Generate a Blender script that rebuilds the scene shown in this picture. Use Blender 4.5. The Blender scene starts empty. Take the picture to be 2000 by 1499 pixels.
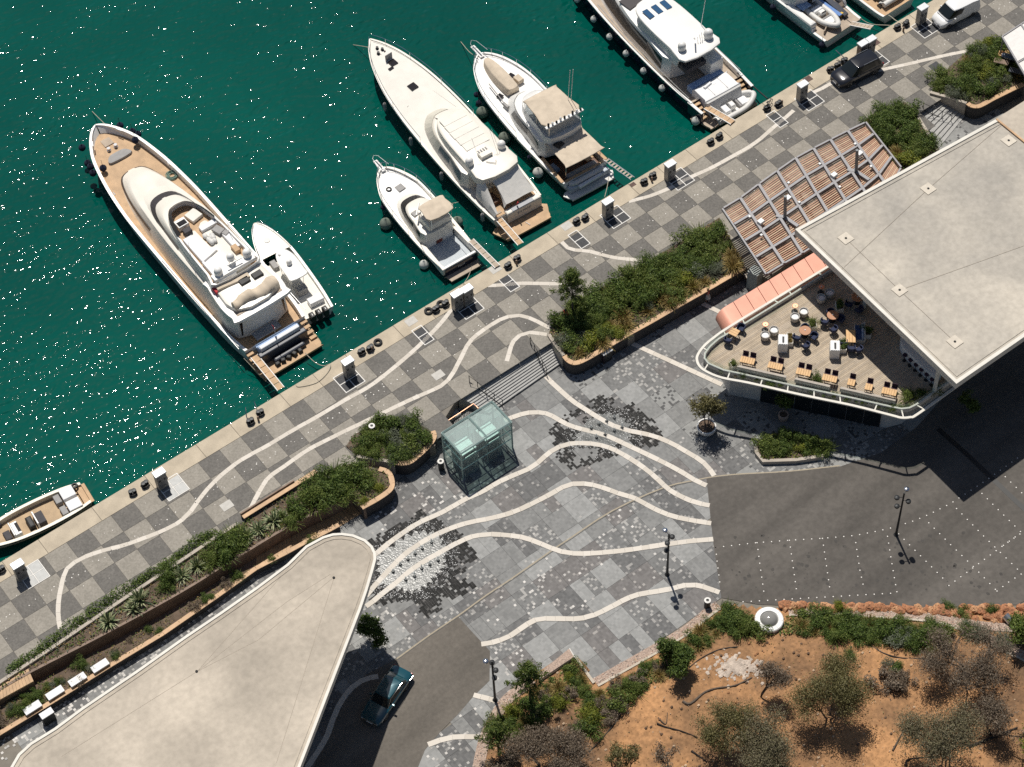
import bpy, math, random
import numpy as np
from mathutils import Vector, Matrix
scene = bpy.context.scene
COL = scene.collection
random.seed(7)
R_ = math.radians
CAM_R = np.array([[0.7979281724362356, 0.5005971976279561, -0.3357276833381576],
                  [-0.6018729275811026, 0.6316467881911281, -0.4886423170508108],
                  [-0.03255166167067174, 0.5919668746601193, 0.8053046682017985]])
CAM_T = np.array([-55.75145443512448, -94.45580940142851, 143.62149875497346])
FOCAL = 4322.548457683384
cd = bpy.data.cameras.new('camera')
cam = bpy.data.objects.new('camera', cd)
COL.objects.link(cam)
cam.matrix_world = Matrix([list(CAM_R[i]) + [CAM_T[i]] for i in range(3)] + [[0, 0, 0, 1]])
cd.sensor_fit = 'HORIZONTAL'
cd.sensor_width = 36.0
cd.lens = 36.0 * FOCAL / 2000.0
cd.clip_start = 1.0
cd.clip_end = 6000.0
scene.camera = cam
SUN_AZ, SUN_EL = 69.0, 64.5          # degrees from +x, above the horizon
world = bpy.data.worlds.new('World')
scene.world = world
world.use_nodes = True
wn = world.node_tree
wn.nodes.clear()
sky = wn.nodes.new('ShaderNodeTexSky')
sky.sky_type = 'NISHITA'
sky.sun_disc = False
sky.sun_elevation = R_(SUN_EL)
sky.sun_rotation = R_(90.0 - SUN_AZ)
bg = wn.nodes.new('ShaderNodeBackground')
bg.inputs['Strength'].default_value = 0.05
wo = wn.nodes.new('ShaderNodeOutputWorld')
wn.links.new(sky.outputs[0], bg.inputs[0])
wn.links.new(bg.outputs[0], wo.inputs[0])
sl = bpy.data.lights.new('sun', 'SUN')
sl.energy = 4.3
sl.angle = R_(0.5)
sl.color = (1.0, 0.95, 0.87)
sun = bpy.data.objects.new('sun', sl)
COL.objects.link(sun)
sd = Vector((math.cos(R_(SUN_AZ)) * math.cos(R_(SUN_EL)), math.sin(R_(SUN_AZ)) * math.cos(R_(SUN_EL)), math.sin(R_(SUN_EL))))
sun.rotation_euler = sd.to_track_quat('Z', 'Y').to_euler()
sun.location = (0, 40, 80)
scene.view_settings.view_transform = 'Standard'
scene.view_settings.look = 'None'
scene.view_settings.exposure = 0.0
scene.view_settings.gamma = 1.0
scene.view_settings.use_curve_mapping = False
scene.render.engine = 'CYCLES'
scene.cycles.max_bounces = 6
scene.cycles.use_denoising = False      # keeps the sun's sparkle on the ripples crisp
scene.cycles.transparent_max_bounces = 8
scene.cycles.sample_clamp_indirect = 4.0
ZP = -1.3        # plaza level (the quay is 0)
ZW = -1.6        # water level
ZD = 3.1         # roof terrace deck level
ZR = 8.3         # top of both concrete roofs
def P(x, y, z=0.0):
 """world point at height z that was sighted at photo pixel x, y"""
 d = CAM_R @ np.array([(x - 1000.0) / FOCAL, -(y - 749.5) / FOCAL, -1.0])
 s = (z - CAM_T[2]) / d[2]
 q = CAM_T + d * s
 return Vector((float(q[0]), float(q[1]), float(q[2])))
def PL(pts, z=0.0):
 return [P(a, b, z) for a, b in pts]
def inside(pt, poly):
 x, y = pt[0], pt[1]
 c = False
 n = len(poly)
 j = n - 1
 for i in range(n):
  xi, yi, xj, yj = poly[i][0], poly[i][1], poly[j][0], poly[j][1]
  if (yi > y) != (yj > y) and x < (xj - xi) * (y - yi) / (yj - yi) + xi:
   c = not c
  j = i
 return c
def area2(poly):
 return sum(poly[i][0] * poly[(i + 1) % len(poly)][1] - poly[(i + 1) % len(poly)][0] * poly[i][1] for i in range(len(poly)))
def ccw(poly):
 return list(poly) if area2(poly) > 0 else list(reversed(list(poly)))
def smooth_line(pts, n=5, closed=False):
 """Catmull-Rom through 2D/3D points"""
 pts = [Vector((p[0], p[1], p[2] if len(p) > 2 else 0.0)) for p in pts]
 out = []
 m = len(pts)
 rng = range(m if closed else m - 1)
 for i in rng:
  if closed:
   a, b, c, d = pts[(i - 1) % m], pts[i], pts[(i + 1) % m], pts[(i + 2) % m]
  else:
   a, b, c, d = pts[max(i - 1, 0)], pts[i], pts[i + 1], pts[min(i + 2, m - 1)]
  for k in range(n):
   t = k / n
   out.append(0.5 * ((2 * b) + (c - a) * t + (2 * a - 5 * b + 4 * c - d) * t * t + (3 * b - a - 3 * c + d) * t ** 3))
 if not closed:
  out.append(pts[-1])
 return out
class MB:
 def __init__(self):
  self.v, self.f, self.m = [], [], []
 def add(self, verts, faces, mi=0):
  o = len(self.v)
  self.v.extend([tuple(p) for p in verts])
  self.f.extend([tuple(o + i for i in f) for f in faces])
  self.m.extend([mi] * len(faces))
  return self
 def box(self, c, s, rz=0.0, mi=0, tilt=None):
  hx, hy, hz = s[0] / 2, s[1] / 2, s[2] / 2
  M = Matrix.Rotation(rz, 3, 'Z')
  if tilt:
   M = M @ Matrix.Rotation(tilt[1], 3, tilt[0])
  vs = []
  for dx, dy, dz in ((-1, -1, -1), (1, -1, -1), (1, 1, -1), (-1, 1, -1), (-1, -1, 1), (1, -1, 1), (1, 1, 1), (-1, 1, 1)):
   q = M @ Vector((dx * hx, dy * hy, dz * hz))
   vs.append((c[0] + q.x, c[1] + q.y, c[2] + q.z))
  return self.add(vs, [(3, 2, 1, 0), (4, 5, 6, 7), (0, 1, 5, 4), (1, 2, 6, 5), (2, 3, 7, 6), (3, 0, 4, 7)], mi)
 def bbox(self, c, s, rz=0.0, b=0.03, mi=0):
  """box with bevelled upper edge"""
  hx, hy = s[0] / 2, s[1] / 2
  rings = [(0, -s[2] / 2), (0, s[2] / 2 - b), (b * 0.3, s[2] / 2 - b * 0.3), (b, s[2] / 2)]
  M = Matrix.Rotation(rz, 3, 'Z')
  R = []
  for ins, z in rings:
   ring = []
   for px, py in ((-hx, -hy), (hx, -hy), (hx, hy), (-hx, hy)):
    q = M @ Vector((px - math.copysign(ins, px), py - math.copysign(ins, py), z))
    ring.append((c[0] + q.x, c[1] + q.y, c[2] + q.z))
   R.append(ring)
  return self.loft(R, mi=mi)
 def loft(self, rings, cap0=True, cap1=True, mi=0, closed=True):
  n = len(rings[0])
  vs = [p for r in rings for p in r]
  fs = []
  for i in range(len(rings) - 1):
   for j in range(n if closed else n - 1):
    k = (j + 1) % n
    fs.append((i * n + j, i * n + k, (i + 1) * n + k, (i + 1) * n + j))
  if closed and cap0:
   fs.append(tuple(reversed(range(n))))
  if closed and cap1:
   fs.append(tuple((len(rings) - 1) * n + j for j in range(n)))
  return self.add(vs, fs, mi)
 def prism(self, poly, z0, z1, mi=0):
  poly = ccw(poly)
  a = [(p[0], p[1], z0) for p in poly]
  b = [(p[0], p[1], z1) for p in poly]
  return self.loft([a, b], mi=mi)
 def sheet(self, poly, z, mi=0):
  poly = ccw(poly)
  return self.add([(p[0], p[1], z) for p in poly], [tuple(range(len(poly)))], mi)
 def tube(self, path, r, n=8, mi=0, cap=True, r1=None):
  path = [Vector(p) for p in path]
  rings = []
  m = len(path)
  for i, p in enumerate(path):
   t = (path[min(i + 1, m - 1)] - path[max(i - 1, 0)])
   if t.length < 1e-9:
    t = Vector((0, 0, 1))
   t.normalize()
   up = Vector((0, 0, 1)) if abs(t.z) < 0.95 else Vector((1, 0, 0))
   a = t.cross(up).normalized()
   b = a.cross(t)
   rr = r if r1 is None else r + (r1 - r) * i / max(m - 1, 1)
   rings.append([tuple(p + (a * math.cos(2 * math.pi * k / n) - b * math.sin(2 * math.pi * k / n)) * rr * -1) for k in range(n)])
  return self.loft(rings, cap, cap, mi)
 def lathe(self, c, prof, n=16, mi=0, cap0=True, cap1=True):
  rings = [[(c[0] + r * math.cos(2 * math.pi * k / n), c[1] + r * math.sin(2 * math.pi * k / n), c[2] + z) for k in range(n)] for r, z in prof]
  return self.loft(rings, cap0, cap1, mi)
 def torus(self, c, R, r, n=18, m=8, mi=0, axis='Z'):
  vs, fs = [], []
  for i in range(n):
   a = 2 * math.pi * i / n
   for j in range(m):
    b = 2 * math.pi * j / m
    x, y, z = (R + r * math.cos(b)) * math.cos(a), (R + r * math.cos(b)) * math.sin(a), r * math.sin(b)
    if axis == 'X':
     x, y, z = z, x, y
    elif axis == 'Y':
     x, y, z = x, z, y
    vs.append((c[0] + x, c[1] + y, c[2] + z))
  for i in range(n):
   for j in range(m):
    fs.append((i * m + j, ((i + 1) % n) * m + j, ((i + 1) % n) * m + (j + 1) % m, i * m + (j + 1) % m))
  return self.add(vs, fs, mi)
 def ball(self, c, r, n=12, m=8, mi=0, sz=(1, 1, 1)):
  rings = []
  for i in range(m + 1):
   a = -math.pi / 2 + math.pi * i / m
   rr = max(math.cos(a), 0.02) * r
   rings.append([(c[0] + rr * math.cos(2 * math.pi * k / n) * sz[0], c[1] + rr * math.sin(2 * math.pi * k / n) * sz[1], c[2] + r * math.sin(a) * sz[2]) for k in range(n)])
  return self.loft(rings, mi=mi)
 def ribbon(self, path, w, z=None, mi=0, th=None):
  """flat strip along a path; th gives it thickness downwards"""
  path = [Vector(p) for p in path]
  m = len(path)
  L, Rr = [], []
  for i, p in enumerate(path):
   t = path[min(i + 1, m - 1)] - path[max(i - 1, 0)]
   nrm = Vector((-t.y, t.x, 0)).normalized() * (w / 2)
   zz = p.z if z is None else z
   L.append((p.x + nrm.x, p.y + nrm.y, zz))
   Rr.append((p.x - nrm.x, p.y - nrm.y, zz))
  if th is None:
   vs = L + Rr
   self.add(vs, [(m + i, m + i + 1, i + 1, i) for i in range(m - 1)], mi)
  else:
   rings = [[Rr[i], L[i], (L[i][0], L[i][1], L[i][2] - th), (Rr[i][0], Rr[i][1], Rr[i][2] - th)] for i in range(m)]
   self.loft(rings, mi=mi)
  return self
 def wall(self, path, w, z0, z1, mi=0):
  path = [Vector((p[0], p[1], z1 if not callable(z1) else z1(i))) for i, p in enumerate(path)]
  m = len(path)
  rings = []
  for i, p in enumerate(path):
   t = path[min(i + 1, m - 1)] - path[max(i - 1, 0)]
   nn = Vector((-t.y, t.x, 0)).normalized() * (w / 2)
   rings.append([(p.x - nn.x, p.y - nn.y, p.z), (p.x + nn.x, p.y + nn.y, p.z), (p.x + nn.x, p.y + nn.y, z0), (p.x - nn.x, p.y - nn.y, z0)])
  return self.loft(rings, mi=mi)
 def mesh(self, name, mats, smooth=False, origin=None):
  me = bpy.data.meshes.new(name)
  v = self.v
  if origin is not None:
   v = [(a - origin[0], b - origin[1], c - origin[2]) for a, b, c in v]
  me.from_pydata(v, [], self.f)
  if not isinstance(mats, (list, tuple)):
   mats = [mats]
  for m in mats:
   me.materials.append(m)
  if len(mats) > 1:
   me.polygons.foreach_set('material_index', self.m)
  if smooth:
   me.polygons.foreach_set('use_smooth', [True] * len(me.polygons))
   if smooth is not True:
    me.set_sharp_from_angle(angle=R_(smooth))
  me.update()
  return me
 def build(self, name, mats, parent=None, smooth=False, world=False, kind=None):
  """world=True: vertices are world coordinates, made local to the parent's location"""
  org = None
  if world and parent is not None:
   org = parent.location
   if parent.parent:
    org = parent.parent.location + parent.location
  o = bpy.data.objects.new(name, self.mesh(name, mats, smooth, org))
  COL.objects.link(o)
  if parent is not None:
   o.parent = parent
  if kind:
   o['kind'] = kind
  return o
def tag(o, label=None, cat=None, group=None, kind=None):
 if label:
  o['label'] = label
 if cat:
  o['category'] = cat
 if group:
  o['group'] = group
 if kind:
  o['kind'] = kind
 return o
def thing(name, label, cat, loc=(0, 0, 0), rz=0.0, group=None):
 o = bpy.data.objects.new(name, None)
 COL.objects.link(o)
 o.empty_display_size = 0.2
 o.location = loc
 o.rotation_euler = (0, 0, rz)
 return tag(o, label, cat, group)
def solo(name, mb, mats, label, cat, loc=None, group=None, smooth=False):
 """a thing that is one mesh, built in world coordinates, origin at loc"""
 loc = Vector(loc) if loc is not None else Vector((0, 0, 0))
 o = bpy.data.objects.new(name, mb.mesh(name, mats, smooth, loc))
 COL.objects.link(o)
 o.location = loc
 return tag(o, label, cat, group)
def structure(name, mb, mats, smooth=False, label=None):
 o = mb.build(name, mats, None, smooth, kind='structure')
 if label:
  o['label'] = label
 return o
def kids(o):
 return [c for c in CHILD.get(o.name, [])]
def copy_tree(root, loc=None, rz=None, label=None, group=None):
 def rec(o, par):
  c = o.copy()
  COL.objects.link(c)
  if par is not None:
   c.parent = par
  for k in list(o.children):
   rec(k, c)
  return c
 r = rec(root, None)
 if loc is not None:
  r.location = loc
 if rz is not None:
  r.rotation_euler = (0, 0, rz)
 if label:
  r['label'] = label
 if group:
  r['group'] = group
 return r
MATS = {}
def mat(name, col, rough=0.7, metal=0.0, var=0.12, scale=3.0, bump=0.0, bscale=None, spec=None, coat=0.0, tint=None, detail=4.0, fine=0.0):
 if name in MATS:
  return MATS[name]
 m = bpy.data.materials.new(name)
 m.use_nodes = True
 nt = m.node_tree
 b = nt.nodes['Principled BSDF']
 b.inputs['Roughness'].default_value = rough
 b.inputs['Metallic'].default_value = metal
 if spec is not None:
  b.inputs['Specular IOR Level'].default_value = spec
 if coat:
  b.inputs['Coat Weight'].default_value = coat
  b.inputs['Coat Roughness'].default_value = 0.05
 b.inputs['Base Color'].default_value = (*col, 1)
 if var or bump:
  tc = nt.nodes.new('ShaderNodeTexCoord')
  nz = nt.nodes.new('ShaderNodeTexNoise')
  nz.inputs['Scale'].default_value = scale
  nz.inputs['Detail'].default_value = detail
  nt.links.new(tc.outputs['Object'], nz.inputs['Vector'])
 if var:
  rp = nt.nodes.new('ShaderNodeValToRGB')
  lo = [c * (1 - var) for c in col]
  hi = [min(c * (1 + var), 1) for c in col]
  if tint:
   lo = list(tint)
  rp.color_ramp.elements[0].position = 0.32
  rp.color_ramp.elements[0].color = (*lo, 1)
  rp.color_ramp.elements[1].position = 0.68
  rp.color_ramp.elements[1].color = (*hi, 1)
  nt.links.new(nz.outputs['Fac'], rp.inputs['Fac'])
  out = rp.outputs['Color']
  if fine:
   n2 = nt.nodes.new('ShaderNodeTexNoise')
   n2.inputs['Scale'].default_value = scale * 14
   n2.inputs['Detail'].default_value = 3
   nt.links.new(tc.outputs['Object'], n2.inputs['Vector'])
   mp = nt.nodes.new('ShaderNodeMapRange')
   mp.inputs[3].default_value = 1 - fine
   mp.inputs[4].default_value = 1 + fine
   mp.inputs[1].default_value = 0.3
   mp.inputs[2].default_value = 0.7
   nt.links.new(n2.outputs['Fac'], mp.inputs[0])
   mx = nt.nodes.new('ShaderNodeMix')
   mx.data_type = 'RGBA'
   mx.blend_type = 'MULTIPLY'
   mx.inputs[0].default_value = 1
   nt.links.new(out, mx.inputs[6])
   nt.links.new(mp.outputs[0], mx.inputs[7])
   out = mx.outputs[2]
  nt.links.new(out, b.inputs['Base Color'])
 if bump:
  bz = nt.nodes.new('ShaderNodeTexNoise')
  bz.inputs['Scale'].default_value = bscale or scale * 6
  bz.inputs['Detail'].default_value = 4
  nt.links.new(tc.outputs['Object'], bz.inputs['Vector'])
  bp = nt.nodes.new('ShaderNodeBump')
  bp.inputs['Strength'].default_value = min(bump, 1)
  bp.inputs['Distance'].default_value = 0.03
  nt.links.new(bz.outputs['Fac'], bp.inputs['Height'])
  nt.links.new(bp.outputs['Normal'], b.inputs['Normal'])
 MATS[name] = m
 return m
def leaf_mat(name, cols, rough=0.55, trans=0.25):
 """foliage: every leaf (mesh island) draws its own tone"""
 if name in MATS:
  return MATS[name]
 m = bpy.data.materials.new(name)
 m.use_nodes = True
 nt = m.node_tree
 b = nt.nodes['Principled BSDF']
 b.inputs['Roughness'].default_value = rough
 b.inputs['Specular IOR Level'].default_value = 0.25
 g = nt.nodes.new('ShaderNodeNewGeometry')
 rp = nt.nodes.new('ShaderNodeValToRGB')
 rp.color_ramp.interpolation = 'LINEAR'
 el = rp.color_ramp.elements
 el[0].position, el[0].color = 0.0, (*cols[0], 1)
 el[1].position, el[1].color = 1.0, (*cols[-1], 1)
 for i, c in enumerate(cols[1:-1]):
  e = el.new((i + 1) / (len(cols) - 1))
  e.color = (*c, 1)
 nt.links.new(g.outputs['Random Per Island'], rp.inputs['Fac'])
 nt.links.new(rp.outputs['Color'], b.inputs['Base Color'])
 if trans:
  tr = nt.nodes.new('ShaderNodeBsdfTranslucent')
  nt.links.new(rp.outputs['Color'], tr.inputs['Color'])
  mx = nt.nodes.new('ShaderNodeMixShader')
  mx.inputs[0].default_value = trans
  nt.links.new(b.outputs[0], mx.inputs[1])
  nt.links.new(tr.outputs[0], mx.inputs[2])
  nt.links.new(mx.outputs[0], nt.nodes['Material Output'].inputs['Surface'])
 MATS[name] = m
 return m
def glass_mat(name, col, rough=0.03, alpha=0.35):
 if name in MATS:
  return MATS[name]
 m = bpy.data.materials.new(name)
 m.use_nodes = True
 nt = m.node_tree
 nt.nodes.clear()
 o = nt.nodes.new('ShaderNodeOutputMaterial')
 t = nt.nodes.new('ShaderNodeBsdfTransparent')
 t.inputs[0].default_value = (*col, 1)
 p = nt.nodes.new('ShaderNodeBsdfPrincipled')
 p.inputs['Base Color'].default_value = (*[c * 0.8 for c in col], 1)
 p.inputs['Roughness'].default_value = rough
 mx = nt.nodes.new('ShaderNodeMixShader')
 mx.inputs[0].default_value = alpha
 nt.links.new(t.outputs[0], mx.inputs[1])
 nt.links.new(p.outputs[0], mx.inputs[2])
 nt.links.new(mx.outputs[0], o.inputs[0])
 MATS[name] = m
 return m
def stone_grid_mat(name, a, b_, cell=0.2, light=None, light_amt=0.0, rough=0.75, big=0.1):
 """small setts: every cell of a square grid has its own tone (object coordinates in metres), with fine recessed joints"""
 if name in MATS:
  return MATS[name]
 m = bpy.data.materials.new(name)
 m.use_nodes = True
 nt = m.node_tree
 bs = nt.nodes['Principled BSDF']
 bs.inputs['Roughness'].default_value = rough
 g = nt.nodes.new('ShaderNodeNewGeometry')
 sc = nt.nodes.new('ShaderNodeVectorMath')
 sc.operation = 'SCALE'
 sc.inputs['Scale'].default_value = 1 / cell
 nt.links.new(g.outputs['Position'], sc.inputs[0])
 fl = nt.nodes.new('ShaderNodeVectorMath')
 fl.operation = 'FLOOR'
 nt.links.new(sc.outputs[0], fl.inputs[0])
 sx = nt.nodes.new('ShaderNodeSeparateXYZ')
 nt.links.new(fl.outputs[0], sx.inputs[0])
 cx = nt.nodes.new('ShaderNodeCombineXYZ')
 nt.links.new(sx.outputs[0], cx.inputs[0])
 nt.links.new(sx.outputs[1], cx.inputs[1])
 w = nt.nodes.new('ShaderNodeTexWhiteNoise')
 w.noise_dimensions = '2D'
 nt.links.new(cx.outputs[0], w.inputs['Vector'])
 rp = nt.nodes.new('ShaderNodeValToRGB')
 el = rp.color_ramp.elements
 el[0].position, el[0].color = 0.0, (*a, 1)
 el[1].position, el[1].color = 1.0, (*b_, 1)
 if light:
  el[1].position = max(1 - light_amt - 0.02, 0.05)
  e = el.new(1 - light_amt)
  e.color = (*light, 1)
 nt.links.new(w.outputs['Value'], rp.inputs['Fac'])
 nz = nt.nodes.new('ShaderNodeTexNoise')
 nz.inputs['Scale'].default_value = 0.7
 nz.inputs['Detail'].default_value = 8
 nz.inputs['Roughness'].default_value = 0.7
 nt.links.new(g.outputs['Position'], nz.inputs['Vector'])
 mp = nt.nodes.new('ShaderNodeMapRange')
 mp.inputs[1].default_value = 0.3
 mp.inputs[2].default_value = 0.7
 mp.inputs[3].default_value = 1 - big
 mp.inputs[4].default_value = 1 + big
 nt.links.new(nz.outputs['Fac'], mp.inputs[0])
 mx = nt.nodes.new('ShaderNodeMix')
 mx.data_type = 'RGBA'
 mx.blend_type = 'MULTIPLY'
 mx.inputs[0].default_value = 1
 nt.links.new(rp.outputs['Color'], mx.inputs[6])
 nt.links.new(mp.outputs[0], mx.inputs[7])
 nt.links.new(mx.outputs[2], bs.inputs['Base Color'])
 MATS[name] = m
 return m
# ================================================================== WATER AND LAND
def water_material():
 m = bpy.data.materials.new('sea water')
 m.use_nodes = True
 nt = m.node_tree
 b = nt.nodes['Principled BSDF']
 b.inputs['Roughness'].default_value = 0.02
 b.inputs['IOR'].default_value = 1.33
 g = nt.nodes.new('ShaderNodeNewGeometry')
 nz = nt.nodes.new('ShaderNodeTexNoise')
 nz.inputs['Scale'].default_value = 0.045
 nz.inputs['Detail'].default_value = 6
 nt.links.new(g.outputs['Position'], nz.inputs['Vector'])
 rp = nt.nodes.new('ShaderNodeValToRGB')
 e = rp.color_ramp.elements
 e[0].position, e[0].color = 0.35, (0.0003, 0.060, 0.047, 1)
 e[1].position, e[1].color = 0.68, (0.0005, 0.084, 0.063, 1)
 nt.links.new(nz.outputs['Fac'], rp.inputs['Fac'])
 nt.links.new(rp.outputs['Color'], b.inputs['Base Color'])
 mp = nt.nodes.new('ShaderNodeMapping')
 mp.inputs['Rotation'].default_value = (0, 0, R_(25))
 mp.inputs['Scale'].default_value = (1.0, 1.5, 1.0)
 nt.links.new(g.outputs['Position'], mp.inputs['Vector'])
 n1 = nt.nodes.new('ShaderNodeTexNoise')
 n1.inputs['Scale'].default_value = 1.55
 n1.inputs['Detail'].default_value = 0.25
 n1.inputs['Roughness'].default_value = 0.55
 nt.links.new(mp.outputs[0], n1.inputs['Vector'])
 n2 = nt.nodes.new('ShaderNodeTexNoise')
 n2.inputs['Scale'].default_value = 0.28
 n2.inputs['Detail'].default_value = 2
 nt.links.new(mp.outputs[0], n2.inputs['Vector'])
 n3 = nt.nodes.new('ShaderNodeTexNoise')
 n3.inputs['Scale'].default_value = 0.09
 n3.inputs['Detail'].default_value = 4
 nt.links.new(g.outputs['Position'], n3.inputs['Vector'])
 amp = nt.nodes.new('ShaderNodeMapRange')
 amp.inputs[1].default_value = 0.38
 amp.inputs[2].default_value = 0.62
 amp.inputs[3].default_value = 0.62
 amp.inputs[4].default_value = 1.15
 nt.links.new(n3.outputs['Fac'], amp.inputs[0])
 mul = nt.nodes.new('ShaderNodeMath')
 mul.operation = 'MULTIPLY'
 nt.links.new(n1.outputs['Fac'], mul.inputs[0])
 nt.links.new(amp.outputs[0], mul.inputs[1])
 s2 = nt.nodes.new('ShaderNodeMath')
 s2.operation = 'MULTIPLY_ADD'
 s2.inputs[1].default_value = 1.3
 nt.links.new(n2.outputs['Fac'], s2.inputs[0])
 nt.links.new(mul.outputs[0], s2.inputs[2])
 bp = nt.nodes.new('ShaderNodeBump')
 bp.inputs['Strength'].default_value = 1.0
 bp.inputs['Distance'].default_value = WAVE
 nt.links.new(s2.outputs[0], bp.inputs['Height'])
 nt.links.new(bp.outputs['Normal'], b.inputs['Normal'])
 return m
WAVE = 0.145
mb = MB()
mb.add([(-2500, 3.2, ZW), (2500, 3.2, ZW), (2500, 2500, ZW), (-2500, 2500, ZW)], [(0, 1, 2, 3)])
structure('water', mb, water_material())
M_GROUND = mat('bare ground', (0.2, 0.18, 0.15), 0.95, var=0.2, scale=0.3)
mb = MB()
mb.add([(-2500, -2500, ZP - 0.12), (2500, -2500, ZP - 0.12), (2500, 3.0, ZP - 0.12), (-2500, 3.0, ZP - 0.12)], [(0, 1, 2, 3)])
structure('ground', mb, M_GROUND)
def streaks(m, rot, k):
 """stretch a material's large noise along the traffic direction"""
 nt = m.node_tree
 tc = [n for n in nt.nodes if n.type == 'TEX_COORD'][0]
 nz = [n for n in nt.nodes if n.type == 'TEX_NOISE'][0]
 mp = nt.nodes.new('ShaderNodeMapping')
 mp.inputs['Rotation'].default_value = (0, 0, R_(rot))
 mp.inputs['Scale'].default_value = k
 nt.links.new(tc.outputs['Object'], mp.inputs['Vector'])
 nt.links.new(mp.outputs[0], nz.inputs['Vector'])
# ================================================================== QUAY
EDGE, INNER = 3.52, 1.9
M_DARK = stone_grid_mat('dark quay setts', (0.105, 0.098, 0.088), (0.15, 0.14, 0.125), 0.12, big=0.16)
M_LITE = stone_grid_mat('light quay setts', (0.235, 0.215, 0.18), (0.30, 0.275, 0.235), 0.12, big=0.14)
M_BORD = mat('limestone border', (0.47, 0.40, 0.30), 0.8, var=0.13, scale=0.8, fine=0.08)
M_JOINT = mat('joint mortar', (0.2, 0.18, 0.15), 0.9, var=0.1, scale=2)
M_WHITE = leaf_mat('white stone inlay', [(0.58, 0.53, 0.46), (0.63, 0.58, 0.51), (0.66, 0.61, 0.54), (0.68, 0.63, 0.56)], 0.75, 0)
M_STUD = mat('white stud stone', (0.78, 0.75, 0.7), 0.6, var=0.0)
M_SQ = stone_grid_mat('white mosaic stones', (0.34, 0.33, 0.31), (0.66, 0.63, 0.59), 0.2)
M_CONC = mat('rough quay concrete', (0.3, 0.28, 0.24), 0.9, var=0.2, scale=0.6, bump=0.3)
quay_far_px = [(0, 1335), (115, 1275), (350, 1120), (470, 1030), (600, 950), (690, 905), (700, 892), (775, 905), (850, 870), (848, 850),
               (895, 775), (1035, 672), (1072, 655), (1108, 706), (1150, 702), (1280, 628), (1455, 522), (1500, 545), (1760, 330), (1830, 290),
               (1790, 205), (1830, 178), (1888, 203), (1938, 195), (1999, 166)]
quay_far = PL(quay_far_px, 0)
qpoly = [(-120, EDGE), (-120, quay_far[0].y - 3)] + [(p.x, p.y) for p in quay_far] + [(150, quay_far[-1].y), (150, EDGE)]
mb = MB()
mb.prism([(x, y) for x, y in qpoly], ZW - 2.0, -0.03)
structure('quay', mb, M_JOINT)
qb = thing('quay_edge', 'pale limestone kerb slabs along the harbour edge', 'quay edge', (0, 2.7, 0))
del qb['category']
qb['kind'] = 'structure'
rnd = random.Random(3)
x = -60.0
slab_mesh = {}
while x < 96:
 L = rnd.choice([3.2, 4.0, 4.8])
 key = L
 if key not in slab_mesh:
  s = MB()
  s.bbox((0, 0, -0.11), (L - 0.03, EDGE - INNER - 0.02, 0.24), b=0.025)
  slab_mesh[key] = s.mesh('stone_slab', M_BORD)
 o = bpy.data.objects.new('stone_slab', slab_mesh[key])
 COL.objects.link(o)
 o.parent = qb
 o.location = (x + L / 2, (EDGE + INNER) / 2 - 2.7, rnd.uniform(-0.004, 0.006))
 x += L
qp = thing('quay_paving', 'checkerboard of dark and light sett panels on the quay', 'paving', (0, 0, 0))
del qp['category']
qp['kind'] = 'structure'
tm = {}
for nm, h in (('d', INNER), ('d2', 2.0)):
 for mk, mm in (('d', M_DARK), ('l', M_LITE)):
  s = MB()
  s.bbox((0, 0, -0.02), (1.985, h - 0.015, 0.04), b=0.008)
  tm[(nm, mk)] = s.mesh('paving_panel', mm)
for k in range(-24, 42):
 for r in range(0, 5):                    # r 0: y 0..INNER, then 2 m rows inland
  cx = 2 * k + 1
  cy = INNER / 2 if r == 0 else -2 * r + 1
  if r >= 1 and not inside((cx, cy + 0.9), qpoly):
   continue
  if r == 4 and not inside((cx, cy + 0.5), qpoly):
   continue
  dark = ((k + r) % 2 == 0)
  o = bpy.data.objects.new('paving_panel', tm[('d' if r == 0 else 'd2', 'd' if dark else 'l')])
  COL.objects.link(o)
  o.parent = qp
  o.location = (cx, cy, 0)
mb = MB()
for (y0, st) in ((-1.15, 0.62), (-0.95, 1.9)):
 x = -46.0
 while x < 80:
  if rnd.random() < 0.86:
   s = rnd.uniform(0.03, 0.055)
   mb.lathe((x, y0 + rnd.uniform(-0.12, 0.12), 0.0), [(s, 0.0), (s, 0.008)], 6, cap0=False)
  x += st * rnd.uniform(0.8, 1.2)
for i in range(220):
 x, y = rnd.uniform(-46, 80), rnd.uniform(-5.5, 1.5)
 if inside((x, y), qpoly):
  s = rnd.uniform(0.02, 0.04)
  mb.lathe((x, y, 0.0), [(s, 0.0), (s, 0.007)], 6, cap0=False)
mb.build('white_studs', M_STUD, qp, kind='stuff')
def stones(mb, q, w, z):
 d = [0.0]
 for a, b in zip(q, q[1:]):
  d.append(d[-1] + (b - a).length)
 def at(s):
  for i in range(len(d) - 1):
   if s <= d[i + 1] or i == len(d) - 2:
    f = (s - d[i]) / max(d[i + 1] - d[i], 1e-6)
    t = (q[i + 1] - q[i]).normalized()
    return q[i].lerp(q[i + 1], f), Vector((-t.y, t.x, 0))
 s = 0.0
 while s < d[-1] - 0.05:
  L = rnd.uniform(0.55, 0.95)
  (p0, n0), (p1, n1) = at(s), at(min(s + L - 0.01, d[-1]))
  wl, wr = w / 2 * rnd.uniform(0.94, 1.05), w / 2 * rnd.uniform(0.94, 1.05)
  mb.add([(p0.x - n0.x * wr, p0.y - n0.y * wr, z), (p1.x - n1.x * wr, p1.y - n1.y * wr, z), (p1.x + n1.x * wl, p1.y + n1.y * wl, z), (p0.x + n0.x * wl, p0.y + n0.y * wl, z)], [(0, 1, 2, 3)])
  s += L
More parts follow.
